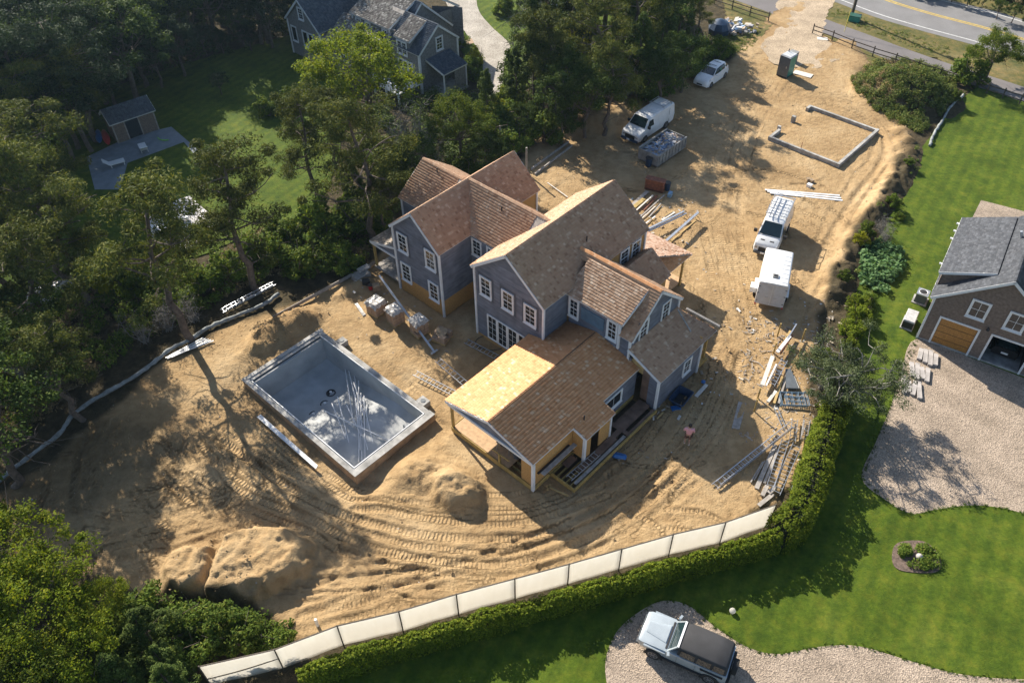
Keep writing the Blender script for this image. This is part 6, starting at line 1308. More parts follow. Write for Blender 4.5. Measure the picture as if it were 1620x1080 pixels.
# ladders near the pool
z3 = zz(360, 420, 3.0)
for a, b, lab, zz0, zz1 in (((890, 512), (1082, 612), 'ladder lying in the sand nearest the pool corner', .18, .1), ((1000, 452), (1132, 566), 'ladder lying on the loose earth heap behind the nearer one', .5, .3)):
    t = ladder('ladder', lab, plen(z3(*a), z3(*b)), .42, None, 'alu', 'ladders lying by the earth heap'); lay(t, z3(*a), z3(*b), zz0, zz1, False)
t = ladder('ladder', 'ladder lying in the shade under the glazed doors of the main gable', plen((737, 540), (787, 566)), .42, None, 'alu'); lay(t, (737, 540), (787, 566), .05)
t = ladder('ladder', 'double ladder lying in the shade on the woods side of the left bank', plen((351, 493), (434, 449)), .42, None, 'alu', None, (0.03, .08), True); lay(t, (351, 493), (434, 449), .2)
t = ladder('ladder', 'short ladder lying on the open deck frame', 2.6, .42, 9, 'alu'); a = UV(1.2, 3.1); t.location = (a[0], a[1], .44); t.rotation_euler = (0, 0, TH + R(88))
hs = MB(); hs.path([(1.1 * math.cos(a) * (1 + .05 * math.sin(3 * a)), .75 * math.sin(a), .03) for a in [x * .25 for x in range(48)]], .025); o = hs.build('hose', MT['black']); o.location = (*G(778, 542), 0); tag(o, 'black hose coiled loosely in front of the glazed doors', 'hose')
for i in range(4): board((407 + 1.6 * i, 659 - i), (500 + .8 * i, 741 - 1.4 * i), .06, .05, 'pvc', .06, None, ('outermost', 'second', 'third', 'innermost')[i] + ' of four long white pipes lying beside the pool on the left', 'pipe', 'plastic_pipe', 'white pipes beside the pool')
for i in range(5): board((262 + 3 * i, 566 - 1 * i + 2 * (i % 2)), (322 + 4 * i, 534 + 1.2 * i), .07, .06, 'pvc', .1 + .04 * (i % 2), None, 'pale pipe in the small heap against the sediment sock', 'pipe', 'plastic_pipe', 'pale pipes heaped at the sediment sock')
board((432, 503), (596, 414), .05, .28, 'greywood', .18, None, 'long upright grey form board running behind the pool bank', 'board')
for i, (a, b) in enumerate((((840, 268), (900, 224)), ((846, 276), (905, 230)))): board(a, b, .1, .2, 'greywood', .1, None, ('far', 'near')[i] + ' one of the two grey form boards behind the left wing', 'board', 'board', 'form boards behind the left wing')
board((866, 289), (898, 312), .08, .05, 'palewood', .08, None, 'pale stick lying on the sand behind the left wing', 'board')
for (px, py) in ((833, 275), (792, 240)): o = MB().tube((0, 0, -.1), (0, 0, 2.6), .08, n=8).build('wooden_post', MT['greywood']); o.location = (*G(px, py), 0); tag(o, 'tall bare wooden post ' + ('right' if px > 800 else 'left') + ' of the pair behind the left wing', 'post', 'bare posts behind the left wing')
# pole across the pallets
board((600, 436), (688, 558), .13, .10, 'alu', 2.5, .1, 'long pale blue downpipe sloping down over the wrapped pallets', 'pipe', 'downpipe')
for p in ((678, 536), (683, 556)): board((p[0] - 1, p[1] + 4), (p[0] + 9, p[1] - 3), .14, .05, 'alu', .12, None, 'small metal bracket under the ' + ('upper' if p[1] < 540 else 'lower') + ' end of the sloping downpipe', 'bracket', 'bracket')
# pallets of block
def pallet(px, py, rows, lab, sx=1.0, rz=-43, wrap=True, seed=1):
    rg = random.Random(seed); t = thing('block_pallet', lab, 'pallet', (*G(px, py), .02), R(rz), 'wrapped pallets of block by the left wing')
    for i in range(3): MB().box(-sx / 2, sx / 2, -sx / 2 + i * sx * .44, -sx / 2 + i * sx * .44 + .1, 0, .1).build('pallet_bearer', MT['lumber'], t)
    MB().box(-sx / 2, sx / 2, -sx / 2, sx / 2, .1, .13).build('pallet_board', MT['lumber'], t)
    bm = MB().box(-sx / 4 + .012, sx / 4 - .012, -sx / 6 + .01, sx / 6 - .01, 0, .235).mesh('block', MT['brick'])
    for r in range(rows):
        for i in range(2):
            for j in range(3):
                if rg.random() < .04: continue
                inst('block', bm, t, (-sx / 4 + i * sx / 2 + rg.uniform(-.01, .01), -sx / 3 + j * sx / 3, .135 + r * .25), rg.uniform(-.03, .03))
    if wrap:
        n = 9; V = []; zt = .15 + rows * .25
        for i in range(n):
            for j in range(n):
                x = (i / (n - 1) - .5) * (sx + .22); y = (j / (n - 1) - .5) * (sx + .22); e = max(abs(x), abs(y)) / (sx / 2 + .02); V.append((x * (1 if e < 1 else .97), y, zt + rg.uniform(0, .07) - (0 if e < 1 else .12 + rg.uniform(0, .2))))
        me = bpy.data.meshes.new('wrap_cover'); me.from_pydata(V, [], [(i * n + j, (i + 1) * n + j, (i + 1) * n + j + 1, i * n + j + 1) for i in range(n - 1) for j in range(n - 1)]); me.materials.append(MT['poly']); o = link(bpy.data.objects.new('wrap_cover', me)); o.parent = t; o.modifiers.new('s', 'SOLIDIFY').thickness = .012
    return t
pallet(627, 510, 5, 'tall block pallet with wrap on top, second from left', .95, -50, True, 2); pallet(664, 527, 5, 'tall block pallet with wrap on top, nearest the corner of the left wing', .95, -50, True, 3)
pallet(597, 494, 4, 'leftmost block pallet, bagged in loose clear wrap', 1.05, -40, True, 4)
pallet(700, 536, 2, 'low collapsed block pallet under torn brown paper', 1.1, -30, False, 5)
for i in range(5): o = MB().rbox((0, 0, .62 + .04 * i), (.6 - .05 * i, .7, .03), .5 * i, .15, -.1 * i).build('torn_paper', MT['cardboard']); o.parent = [x for x in bpy.data.objects if x.get('label', '').startswith('low collapsed')][0]
# odds beside the left wing porch
for (nm, lab, px, py, sz, mt, rz) in (('crate', 'low grey crate of scraps left of the wrapped pallets', 572, 440, (1.3, .8, .5), 'greywood', 40), ('bin_bag', 'black bag behind the red bucket near the side porch', 580, 450, (.6, .5, .45), 'black', 10), ('carton', 'brown carton right of the red bucket', 596, 458, (.55, .5, .5), 'cardboard', 20), ('poly_heap', 'white plastic wrap heaped on the grey crate', 577, 433, (1.0, .5, .12), 'poly', 40), ('tarp', 'white crumpled strip of wrap on the sand below the leftmost pallet', 570, 490, (1.6, .25, .08), 'poly', -60)):
    o = MB().loft([[(-sz[0] / 2, -sz[1] / 2, 0), (sz[0] / 2, -sz[1] / 2, 0), (sz[0] / 2, sz[1] / 2, 0), (-sz[0] / 2, sz[1] / 2, 0)], [(-sz[0] / 2.1, -sz[1] / 2.1, sz[2] * .8), (sz[0] / 2.1, -sz[1] / 2.2, sz[2]), (sz[0] / 2.2, sz[1] / 2.1, sz[2] * .9), (-sz[0] / 2.2, sz[1] / 2.3, sz[2])]]).build(nm, MT[mt]); o.location = (*G(px, py), .5 if nm == 'poly_heap' else .0); o.rotation_euler = (0, 0, R(rz)); tag(o, lab, nm.replace('_', ' '))
def bucket(lab, px, py, mat, r=.17, h_=.36, z=0, cat='bucket'):
    t = thing('bucket', lab, cat, (*G(px, py), z)); MB().lathe([(r * .85, 0), (r, h_), (r * .93, h_), (r * .8, .04)], n=14).build('shell', MT[mat], t, 40); MB().lathe([(r * 1.05, 0), (r * 1.05, .03)], (0, 0, h_ - .02), 14).build('rim', MT['black'], t); return t
bucket('red bucket near the side porch of the left wing', 587, 457, 'red', .2, .4); bucket('dark blue plastic barrel standing at the front end of the skip', 1025.5, 262, 'darkblue', .3, .8, gz(*G(1025, 262)), 'barrel'); bucket('dark blue barrel at the right end of the rusty steel box', 1055, 300, 'darkblue', .28, .7, 0, 'barrel')
t = bucket('grey drum with blue lid on the porch floor', 790, 732, 'greyplastic', .28, .7, .45, 'drum'); t.location = (*UV(-2.2, 1.0), .45)
for i, (u, v, z, sz, mt, lab, nm) in enumerate(((-4.9, 1.4, .52, (1.25, .45, .06), 'palewood', 'stack of white boards on the open porch floor', 'board_stack'), (-3.05, .9, 1.15, (.95, .6, .06), 'greywood', 'grey table saw bench on the open porch floor', 'work_bench'))):
    t = thing(nm, lab, 'bench' if i else 'boards', (*UV(u, v), 0), TH + R(10 if i else -4)); MB().box(-sz[0] / 2, sz[0] / 2, -sz[1] / 2, sz[1] / 2, z, z + .06).build('top', MT[mt], t)
    if i:
        for sx in (-.4, .4):
            for sy in (-.25, .25): MB().beam((sx, sy, z), (sx * 1.1, sy * 1.2, .45), .04, .04).build('leg', MT['steelgrey'], t)
        MB().box(-.25, .25, -.2, .2, z - .25, z - .02).build('motor_box', MT['black'], t)
    else: MB().box(-.5, .55, -.16, .1, z + .06, z + .1).build('board', MT['pvc'], t)
MB()
t = thing('skip_bin', 'rust red upturned steel box standing behind the scattered timber', 'steel box', (*G(*k(460, 250)), 0), R(-26)); MB().box(-.8, .8, -.28, .28, .02, 1.0).build('shell', MT['rust'], t); MB().box(-.84, .84, -.33, .33, 1.0, 1.06).build('lid', MT['rust'], t); MB().box(-.8, .8, -.3, -.285, .1, .14).build('seam', MT['black'], t)
o = MB().rbox((0, 0, .25), (.5, .3, .35), .3).build('cool_box', M_plain('light_blue_plastic', (.2, .35, .5), .5)); o.location = (*G(*k(660, 345)), 0); o.rotation_euler = (0, 0, R(45)); tag(o, 'light blue box on the sand right of the scattered timber', 'box')
# tub, board, bag by the right lean-to
t = thing('mortar_tub', 'big dark blue-black mixing tub beside the right lean-to wall', 'tub', (*G(1076, 634), .02), R(52))
def rr(a, b, z, n=5):
    return [(a * sx - (.12 * sx) + .12 * sx * math.cos(t_) if 0 else sx * (a - .12) + .12 * math.cos(t_ + ph), sy * (b - .12) + .12 * math.sin(t_ + ph), z) for sx, sy, ph in ((1, 1, 0), (-1, 1, math.pi / 2), (-1, -1, math.pi), (1, -1, 1.5 * math.pi)) for t_ in [i * math.pi / 2 / (n - 1) for i in range(n)]]
MB().loft([rr(.55, .35, 0), rr(.72, .48, .5), rr(.78, .54, .5), rr(.78, .54, .46)], caps=False).build('shell', MT['darkblue'], t, 40); MB().loft([rr(.55, .35, .02), rr(.55, .35, .03)]).build('bottom', MT['black'], t)
o = MB().rbox((0, 0, .05), (.6, .35, .1), .2).build('blue_bag', MT['blue']); o.location = (*G(1069, 646), 0); tag(o, 'flat blue bag tucked under the near side of the mixing tub', 'bag')
board((1101, 627), (1118, 608), .24, .05, 'palewood', .06, None, 'short pale board on the shaded sand right of the lean-to', 'board'); o = MB().lathe([(.05, 0), (.14, .08), (.15, .16), (.05, .26)], n=10).build('blue_bottle', MT['blue']); o.location = (*G(1112, 607), .08); tag(o, 'small blue jug on the end of the short pale board', 'jug')
o = MB().loft([rr(.45, .2, 0), rr(.4, .17, .16), rr(.2, .1, .22)]).build('tool_bag', MT['blue'], None, 50); o.location = (*G(980, 722), 0); o.rotation_euler = (0, 0, R(-20)); tag(o, 'blue tool bag on the shaded sand in front of the deck frame', 'bag')
for p, q, lab in (((1033, 652), (1034, 664), 'short pale stake by the corner of the open deck frame'), ((1040, 662), (1049, 652), 'short offcut leaning by the deck corner'), ((864, 768), (899, 784), 'thin board lying below the deck corner'), ((870, 765), (866, 775), 'short block lying at the porch corner')): board(p, q, .1, .05, 'palewood' if 'pale' in lab else 'lumber', .1, None, lab, 'board')
# scraps of paper and wood on the sand
rng = random.Random(9); q = MB()
for _ in range(260):
    px, py = rng.choice([(rng.uniform(1100, 1180), rng.uniform(420, 640)), (rng.uniform(1180, 1320), rng.uniform(500, 760)), (rng.uniform(990, 1120), rng.uniform(310, 400)), (rng.uniform(560, 720), rng.uniform(440, 560)), (rng.uniform(850, 1080), rng.uniform(640, 760)), (rng.uniform(1180, 1340), rng.uniform(470, 560))])
    a = G(px, py); s = rng.uniform(.05, .16); q.rbox((a[0], a[1], max(0, gz(*a)) + .03), (s * rng.uniform(1, 3), s, .02), rng.uniform(0, 3), rng.uniform(-.3, .3), rng.uniform(-.3, .3))
tag(q.build('wood_scraps', M_rand('scraps', [(0, (.22, .15, .09)), (.6, (.42, .36, .28)), (1, (.66, .65, .62))])), kind='stuff')
rng = random.Random(19); q = MB()
for _ in range(500):
    x, y = G(rng.uniform(1170, 1320), rng.uniform(500, 700)); s = rng.uniform(.02, .06); q.rbox((x, y, .03), (s * rng.uniform(1, 9), s, .02), rng.uniform(0, 3), rng.uniform(-.2, .2), rng.uniform(-.2, .2))
tag(q.build('timber_litter', MT['greywood']), kind='stuff')
# junk pile by the entrance
rng = random.Random(5); q = MB()
for _ in range(120): q.rbox((rng.gauss(0, 1.0), rng.gauss(0, .8), rng.uniform(0, .6)), (rng.uniform(.1, .7), rng.uniform(.1, .5), rng.uniform(.03, .3)), rng.uniform(0, 3), rng.uniform(-.5, .5), rng.uniform(-.5, .5))
o = q.build('junk_heap', MT['debris']); o.location = (*G(1160, 48), 0); tag(o, 'grey and blue heap of junk in the bushes left of the entrance', 'junk heap', kind=None); o['kind'] = 'stuff'
t = thing('tarp_bundle', 'dark blue tarp covered bundle in bushes by the entrance', 'tarp bundle', (*G(1137, 52), 0), R(30)); MB().lathe([(1.2, 0), (1.25, .6), (.9, 1.2), (.3, 1.5), (.05, 1.55)], n=9).build('tarp', MT['darkblue'], t, 25)
# ------------------------------------------------------------------ road furniture
PF = 'split rail fences along the cycle path'
def rails(pts, lab, h_=1.0, group=PF):
    P = GP(pts); o0 = P[0]; t = thing('rail_fence', lab, 'fence', (o0[0], o0[1], 0), 0, group)
    for p in P: MB().tube((p[0] - o0[0], p[1] - o0[1], -.1), (p[0] - o0[0], p[1] - o0[1], h_ + .1), .065, n=6).build('post', MT['post'], t)
    for a, b in zip(P[:-1], P[1:]):
        for z in (.4, .85): MB().beam((a[0] - o0[0], a[1] - o0[1], z * h_), (b[0] - o0[0], b[1] - o0[1], z * h_ + .03), .05, .09).build('rail', MT['post'], t)
rails([(1285, 53), (1316, 64), (1347, 77), (1380, 89), (1415, 100), (1450, 112), (1485, 123), (1517, 134)], 'long split rail fence between the cycle path and the sandy yard')
rails([(1130, 6), (1158, 15), (1186, 25), (1215, 34)], 'short split rail fence left of the yard entrance'); rails([(1544, 138), (1560, 148), (1585, 156), (1612, 165), (1650, 178)], 'split rail fence at the top edge of the right lawn')
POLE = thing('utility_pole', 'tall wooden utility pole on the verge between road and path', 'utility pole', (*G(1347, 27), 0)); MB().tube((0, 0, -.3), (0, 0, 10.5), .18, .13, 10).build('pole', MT['post'], POLE); MB().beam((-1.1, .3, 9.6), (1.1, -.3, 9.6), .1, .12).build('cross_arm', MT['post'], POLE); MB().lathe([(.25, 0), (.27, .8), (.1, .9)], (.35, 0, 7.8), 12).build('transformer', MT['steelgrey'], POLE)
q = MB(); q.path([(0, 0, 8.5), (-1.2, -2.4, 4.2), (-2.3, -4.6, .2)], .02, 4); q.build('guy_wire', MT['steelgrey'], POLE); MB().tube((-2.25, -4.5, .3), (-1.75, -3.5, 2.3), .04, n=6).build('guy_guard', M_plain('yellow_guard', (.55, .45, .05), .5), POLE)
t = thing('transformer_box', 'low dark green utility box at the foot of the pole', 'utility box', (*G(1351, 33), 0), R(-30)); MB().box(-.6, .6, -.45, .45, 0, .6).build('cabinet', MT['green'], t); MB().box(-.63, .63, -.48, .48, .6, .66).build('lid', M_plain('dark_green_lid', (.02, .09, .06), .5), t)
o = MB().rbox((0, 0, .03), (1.1, .7, .05)).build('white_sheet', MT['palewood']); o.location = (*G(1301, 62), gz(*G(1301, 62))); o.rotation_euler = (0, 0, R(-10)); tag(o, 'small pale sheet lying by the first rail fence posts', 'sheet')
# flower bed on the right lawn
bp = [tuple(p) for p in cr(GP([(1411, 884), (1415, 863), (1432, 856), (1462, 857), (1484, 876), (1488, 898), (1474, 906), (1440, 905), (1418, 899)]), 5, True)]
struct(sheet('flower_bed', bp, .05, M_plain('bark_mulch', (.16, .115, .09), .95, .3, scale=8, bmp=.5)))
o = MB().lathe([(.0, 0), (.17, .04), (.2, .16), (.12, .28), (.0, .33)], n=12).build('boulder', MT['stone'], None, 50); o.location = (*G(1453, 883), .05); tag(o, 'pale round stone in the middle of the flower bed', 'stone')
o = MB().lathe([(.0, 0), (.12, .02), (.17, .14), (.12, .26), (.0, .3)], n=12).build('garden_globe', MT['fabric'], None, 60); o.location = (*G(1158, 968), .02); tag(o, 'small pale globe standing alone on the shaded lawn above the parked car', 'garden globe')
# ------------------------------------------------------------------ the man in the pink shirt
PX, PY = G(1086, 702); PR = R(75)
man = thing('person', 'man in pale pink shirt and brown shorts standing on the shaded sand', 'person', (PX, PY, 0), PR); man.scale = (1.06, 1.06, 1.03)
def skin_body(name, joints, edges, mat, parent, sub=2, smooth_=True):
    me = bpy.data.meshes.new(name); me.from_pydata([j[0] for j in joints], edges, []); o = link(bpy.data.objects.new(name, me)); o.parent = parent
    md = o.modifiers.new('skin', 'SKIN'); md.use_smooth_shade = True
    for i, j in enumerate(joints): r = j[1]; me.skin_vertices[0].data[i].radius = (r, r) if not isinstance(r, tuple) else r
    me.skin_vertices[0].data[0].use_root = True
    s = o.modifiers.new('sub', 'SUBSURF'); s.levels = sub; s.render_levels = sub; me.materials.append(mat); return o
# local x forward (away from the camera), y left, z up
J = [((0, 0, .95), (.13, .16)), ((0, 0, 1.15), (.12, .15)), ((0, 0, 1.38), (.12, .17)), ((0, 0, 1.50), .065), ((.02, 0, 1.58), .06), ((.03, 0, 1.68), (.10, .085)), ((.02, 0, 1.78), (.075, .065)),
     ((0, .19, 1.43), .06), ((-.02, .30, 1.20), .045), ((.12, .26, 1.02), .034), ((.20, .24, .97), .03), ((0, -.19, 1.43), .06), ((-.02, -.30, 1.20), .045), ((.12, -.26, 1.02), .034), ((.20, -.24, .97), .03),
     ((0, .09, .88), .095), ((.03, .11, .50), .06), ((-.01, .12, .10), .042), ((.10, .13, .04), .04), ((.18, .135, .03), .03), ((0, -.09, .88), .095), ((-.03, -.11, .50), .06), ((-.10, -.12, .10), .042), ((.01, -.13, .04), .04), ((.09, -.135, .03), .03)]
E_ = [(0, 1), (1, 2), (2, 3), (3, 4), (4, 5), (5, 6), (2, 7), (7, 8), (8, 9), (9, 10), (2, 11), (11, 12), (12, 13), (13, 14), (0, 15), (15, 16), (16, 17), (17, 18), (18, 19), (0, 20), (20, 21), (21, 22), (22, 23), (23, 24)]
skin_body('body', J, E_, MT['skin'], man)
for s in (-1, 1):
    for f in range(4): skin_body('finger', [((.20, s * .24 + (f - 1.5) * .018, .965), .011), ((.245, s * .24 + (f - 1.5) * .021, .95), .0095), ((.27, s * .235 + (f - 1.5) * .02, .925), .008)], [(0, 1), (1, 2)], MT['skin'], man, 1)
    skin_body('thumb', [((.17, s * .22, .985), .012), ((.205, s * .19, .975), .011), ((.23, s * .18, .955), .009)], [(0, 1), (1, 2)], MT['skin'], man, 1)
S_ = [((0, 0, .93), (.155, .19)), ((0, 0, 1.15), (.14, .18)), ((0, 0, 1.38), (.14, .19)), ((0, 0, 1.475), (.10, .12)), ((0, .20, 1.42), .085), ((-.015, .285, 1.24), .075), ((0, -.20, 1.42), .085), ((-.015, -.285, 1.24), .075)]
skin_body('shirt', S_, [(0, 1), (1, 2), (2, 3), (2, 4), (4, 5), (2, 6), (6, 7)], MT['pink'], man)
skin_body('shorts', [((0, 0, .93), (.15, .18)), ((0, .095, .82), .115), ((.03, .115, .52), .10), ((0, -.095, .82), .115), ((-.03, -.115, .52), .10)], [(0, 1), (1, 2), (0, 3), (3, 4)], MT['shorts'], man)
q = MB(); q.lathe([(.02, .19), (.075, .17), (.102, .10), (.105, .02), (.09, -.04)], (.012, 0, 1.645), 14); q.build('hair', MT['hair'], man, 60)
for s in (-1, 1):
    MB().lathe([(.0, -.01), (.012, 0), (.0, .012)], (.118, s * .035, 1.70), 8).build('eye', MT['white'], man); MB().lathe([(.01, -.03), (.018, 0), (.01, .03)], (.03, s * .098, 1.68), 6).build('ear', MT['skin'], man)
    skin_body('shoe', [((-.03 - (.08 if s < 0 else 0), s * .12, .05), .05), ((.08 - (.08 if s < 0 else 0), s * .13, .045), .052), ((.19 - (.09 if s < 0 else 0), s * .135, .04), .042)], [(0, 1), (1, 2)], MT['white'], man)
MB().lathe([(.0, -.02), (.014, 0), (.0, .03)], (.135, 0, 1.675), 6).build('nose', MT['skin'], man); MB().box(.118, .126, -.025, .025, 1.632, 1.64).build('mouth', MT['rust'], man)
# ------------------------------------------------------------------ vegetation kit
def unit(v): return v / (np.linalg.norm(v, axis=-1, keepdims=True) + 1e-9)
def leaves(rs, C, RR, per, ln, wd, up=0.35, shell=0.5):
    """C (k,3) clump centres, RR (k,3) radii -> quads"""
    k = len(C); n = k * per; d = unit(rs.normal(size=(n, 3))); rad = shell + (1 - shell) * rs.rand(n, 1) ** 0.6
    idx = np.repeat(np.arange(k), per); P = C[idx] + d * RR[idx] * rad
    nrm = unit(d * 0.7 + np.array([0, 0, up]) + rs.normal(size=(n, 3)) * 0.55)
    a = unit(np.cross(nrm, rs.normal(size=(n, 3)))); b = np.cross(nrm, a)
    L = ln * (0.6 + 0.8 * rs.rand(n, 1)); W = wd * (0.6 + 0.8 * rs.rand(n, 1))
    V = np.stack([P - a * L, P - b * W, P + a * L, P + b * W], 1).reshape(-1, 3)
    return V
def leafmesh(name, V, mat):
    n = len(V) // 4; return np_mesh(name, V, np.arange(n * 4).reshape(n, 4), mat)
def limb(b, p, q, r0, r1, rs, n=5, bend=.12, sides=5):
    p = np.array(p, float); q = np.array(q, float); L = np.linalg.norm(q - p); o1 = rs.normal(size=3) * L * bend; pts = []
    for i in range(n + 1): t = i / n; pts.append(p + (q - p) * t + o1 * math.sin(math.pi * t) + rs.normal(size=3) * L * .015)
    b.path(pts, [r0 + (r1 - r0) * (i / n) for i in range(n + 1)], sides); return pts
def make_tree(kind, seed, mat, H=10.0, per=None):
    rs = np.random.RandomState(seed); b = MB(); C = []; RR = []
    if kind == 'pine':
        top = np.array([rs.uniform(-1, 1), rs.uniform(-1, 1), H]); tp = limb(b, (0, 0, -.3), top * [1, 1, .92], .24, .06, rs, 9, .03, 8)
        for i in range(20):
            t = .42 + .56 * i / 19; j = t * 9; p = tp[int(j)] + (tp[min(int(j) + 1, 9)] - tp[int(j)]) * (j - int(j))
            a = i * 2.4 + rs.uniform(-.5, .5); L = (3.6 * (1 - .62 * ((t - .42) / .58) ** 1.5)) * rs.uniform(.55, 1.1); q = p + np.array([math.cos(a) * L, math.sin(a) * L, L * rs.uniform(.05, .45)])
            pts = limb(b, p, q, .085 * (1.3 - t), .02, rs, 4, .1)
            for s_ in range(rs.randint(2, 5)):
                f = rs.uniform(.5, 1.05); c = p + (q - p) * f + rs.normal(size=3) * [.55, .55, .2] + [0, 0, .2]; r = rs.uniform(.35, 1.05); C.append(c); RR.append([r, r, r * .6])
                b.tube(tuple(pts[2]), tuple(c), .022, .01, 4)
        for i in range(10):
            t = rs.uniform(.2, .5); p = tp[int(t * 9)]; a = rs.uniform(0, 6.3); L = rs.uniform(.7, 2.0); limb(b, p, p + np.array([math.cos(a) * L, math.sin(a) * L, rs.uniform(-.3, .4)]), .03, .008, rs, 3, .15, 4)
        V = leaves(rs, np.array(C), np.array(RR), per or 250, .12, .03, .3, .08)
    elif kind in ('oak', 'dark'):
        Rr = H * .38; base = [limb(b, (0, 0, -.3), (rs.uniform(-.4, .4), rs.uniform(-.4, .4), H * .42), .24, .15, rs, 5, .04, 8)][0][-1]
        for i in range(13):
            a = i * 2.4 + rs.uniform(-.4, .4); e = rs.uniform(.15, 1.4); q = base + np.array([math.cos(a) * math.cos(e), math.sin(a) * math.cos(e), math.sin(e) * 1.15]) * Rr * rs.uniform(.7, 1.0); pts = limb(b, base - [0, 0, rs.uniform(0, H * .12)], q, .09, .02, rs, 4, .1)
            for k_ in range(3): limb(b, pts[2 + k_ % 2], pts[2 + k_ % 2] + rs.normal(size=3) * Rr * .3 + [0, 0, .3], .035, .01, rs, 2, .1, 4)
        nC = 95 if kind == 'oak' else 70
        for i in range(nC):
            d = unit(rs.normal(size=3)); d[2] = abs(d[2]) * .95 - .28; rr_ = (.62 + .42 * rs.rand()) * (1 + .22 * math.sin(3 * math.atan2(d[1], d[0]) + seed) + .12 * math.sin(5 * d[2] + seed)); c = np.array([0, 0, H * .62]) + d * [Rr, Rr, Rr * 1.02] * rr_; r = rs.uniform(.35, 1.15) * H / 10
            C.append(c); RR.append([r, r, r * .72])
        V = leaves(rs, np.array(C), np.array(RR), per or 190, .10, .05, .45, .05)
    elif kind == 'cedar':
        limb(b, (0, 0, -.3), (0, 0, H * .93), .18, .03, rs, 6, .01, 7)
        for i in range(95):
            t = rs.rand() ** .8; z = H * (.10 + .86 * t); rmax = H * .27 * (1 - t) ** .75 + .18; a = rs.uniform(0, 6.3); f = rs.uniform(.45, 1.08) * (1 + .2 * math.sin(2 * a + seed)); c = np.array([math.cos(a) * rmax * f, math.sin(a) * rmax * f, z]); r = rs.uniform(.35, .7) * (1.15 - .5 * t) * H / 9
            C.append(c); RR.append([r * .8, r * .8, r]);
            if i % 4 == 0: b.tube((0, 0, z - .4), tuple(c), .03, .01, 4)
        V = leaves(rs, np.array(C), np.array(RR), per or 150, .10, .045, .5, .3)
    elif kind == 'shrub':
        for i in range(8): a = rs.uniform(0, 6.3); limb(b, (0, 0, -.1), (math.cos(a) * H * .4, math.sin(a) * H * .4, H * rs.uniform(.5, .8)), .04, .01, rs, 3, .1, 4)
        for i in range(34):
            d = unit(rs.normal(size=3)); d[2] = abs(d[2]); f = .35 + .6 * rs.rand(); c = d * [H * .55, H * .55, H * .8] * f + [0, 0, H * .1]; r = rs.uniform(.22, .5) * H / 2.2; C.append(c); RR.append([r, r, r * .75])
        V = leaves(rs, np.array(C), np.array(RR), per or 130, .085, .045, .5, .3)
    elif kind == 'juniper':
        for i in range(22):
            a = i * 2.4; L = rs.uniform(1.2, 3.4); q = np.array([math.cos(a) * L * 1.15, math.sin(a) * L, H * rs.uniform(.55, .9)]); pts = limb(b, (0, 0, H * rs.uniform(.15, .35)), q, .09, .02, rs, 5, .12)
            for k_ in range(6):
                e = pts[rs.randint(2, 6)]; f = e + rs.normal(size=3) * [.8, .8, .3]; limb(b, e, f, .03, .007, rs, 3, .15, 4)
                if rs.rand() < .95: C.append(f); r = rs.uniform(.25, .5); RR.append([r * 1.5, r * 1.5, r * .8])
        limb(b, (0, 0, -.2), (0, 0, H * .5), .2, .12, rs, 3, .03, 8); V = leaves(rs, np.array(C), np.array(RR), per or 190, .075, .026, .5, .05)
    elif kind == 'dead':
        tops = []
        for i in range(14):
            a = rs.uniform(0, 6.3); q = np.array([math.cos(a) * H * .5 * rs.rand(), math.sin(a) * H * .5 * rs.rand(), H * rs.uniform(.6, 1)]); pts = limb(b, (rs.uniform(-.4, .4), rs.uniform(-.4, .4), -.1), q, .055, .012, rs, 5, .1, 5)
            for k_ in range(16): e = pts[rs.randint(1, 6)]; f = e + rs.normal(size=3) * [.6, .6, .45] * H / 5; p2 = limb(b, e, f, .02, .005, rs, 3, .2, 3); limb(b, p2[1], p2[1] + rs.normal(size=3) * .4, .010, .004, rs, 2, .2, 3)
        V = None
    tm_ = b.mesh(kind + '_trunk', MT['barkgrey' if kind in ('dead', 'juniper') else 'bark'], 60)
    return tm_, (leafmesh(kind + '_crown', V, mat) if V is not None else None)
T = {
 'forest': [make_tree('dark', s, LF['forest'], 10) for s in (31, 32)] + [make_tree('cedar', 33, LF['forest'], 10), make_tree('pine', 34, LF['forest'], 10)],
 'limegreen': [make_tree('oak', s, LF['limegreen'], 10, 200) for s in (25, 26)],
 'pine': [make_tree('pine', s, LF['pine'], 10) for s in (1, 2, 3, 4)],
 'oak': [make_tree('oak', s, LF['oak'], 10) for s in (5, 6)],
 'dark': [make_tree('dark', s, LF['dark'], 10) for s in (7, 8, 9)],
 'cedar': [make_tree('cedar', s, LF['cedar'], 9) for s in (10, 11, 12)],
 'shrub': [make_tree('shrub', s, LF['shrub'], 2.2) for s in (13, 14, 15)],
 'yellow': [make_tree('shrub', s, LF['yellow'], 2.2, 100) for s in (16, 17)],
 'bright': [make_tree('shrub', s, LF['hedge'], 2.2) for s in (18, 19)],
 'juniper': [make_tree('juniper', 20, LF['greygreen'], 4.6)],
 'dead': [make_tree('dead', s, None, 5) for s in (21, 22)],
}
TH0 = {'forest': 10, 'limegreen': 10, 'pine': 10, 'oak': 10, 'dark': 10, 'cedar': 9, 'shrub': 2.2, 'yellow': 2.2, 'bright': 2.2, 'juniper': 4.6, 'dead': 5}
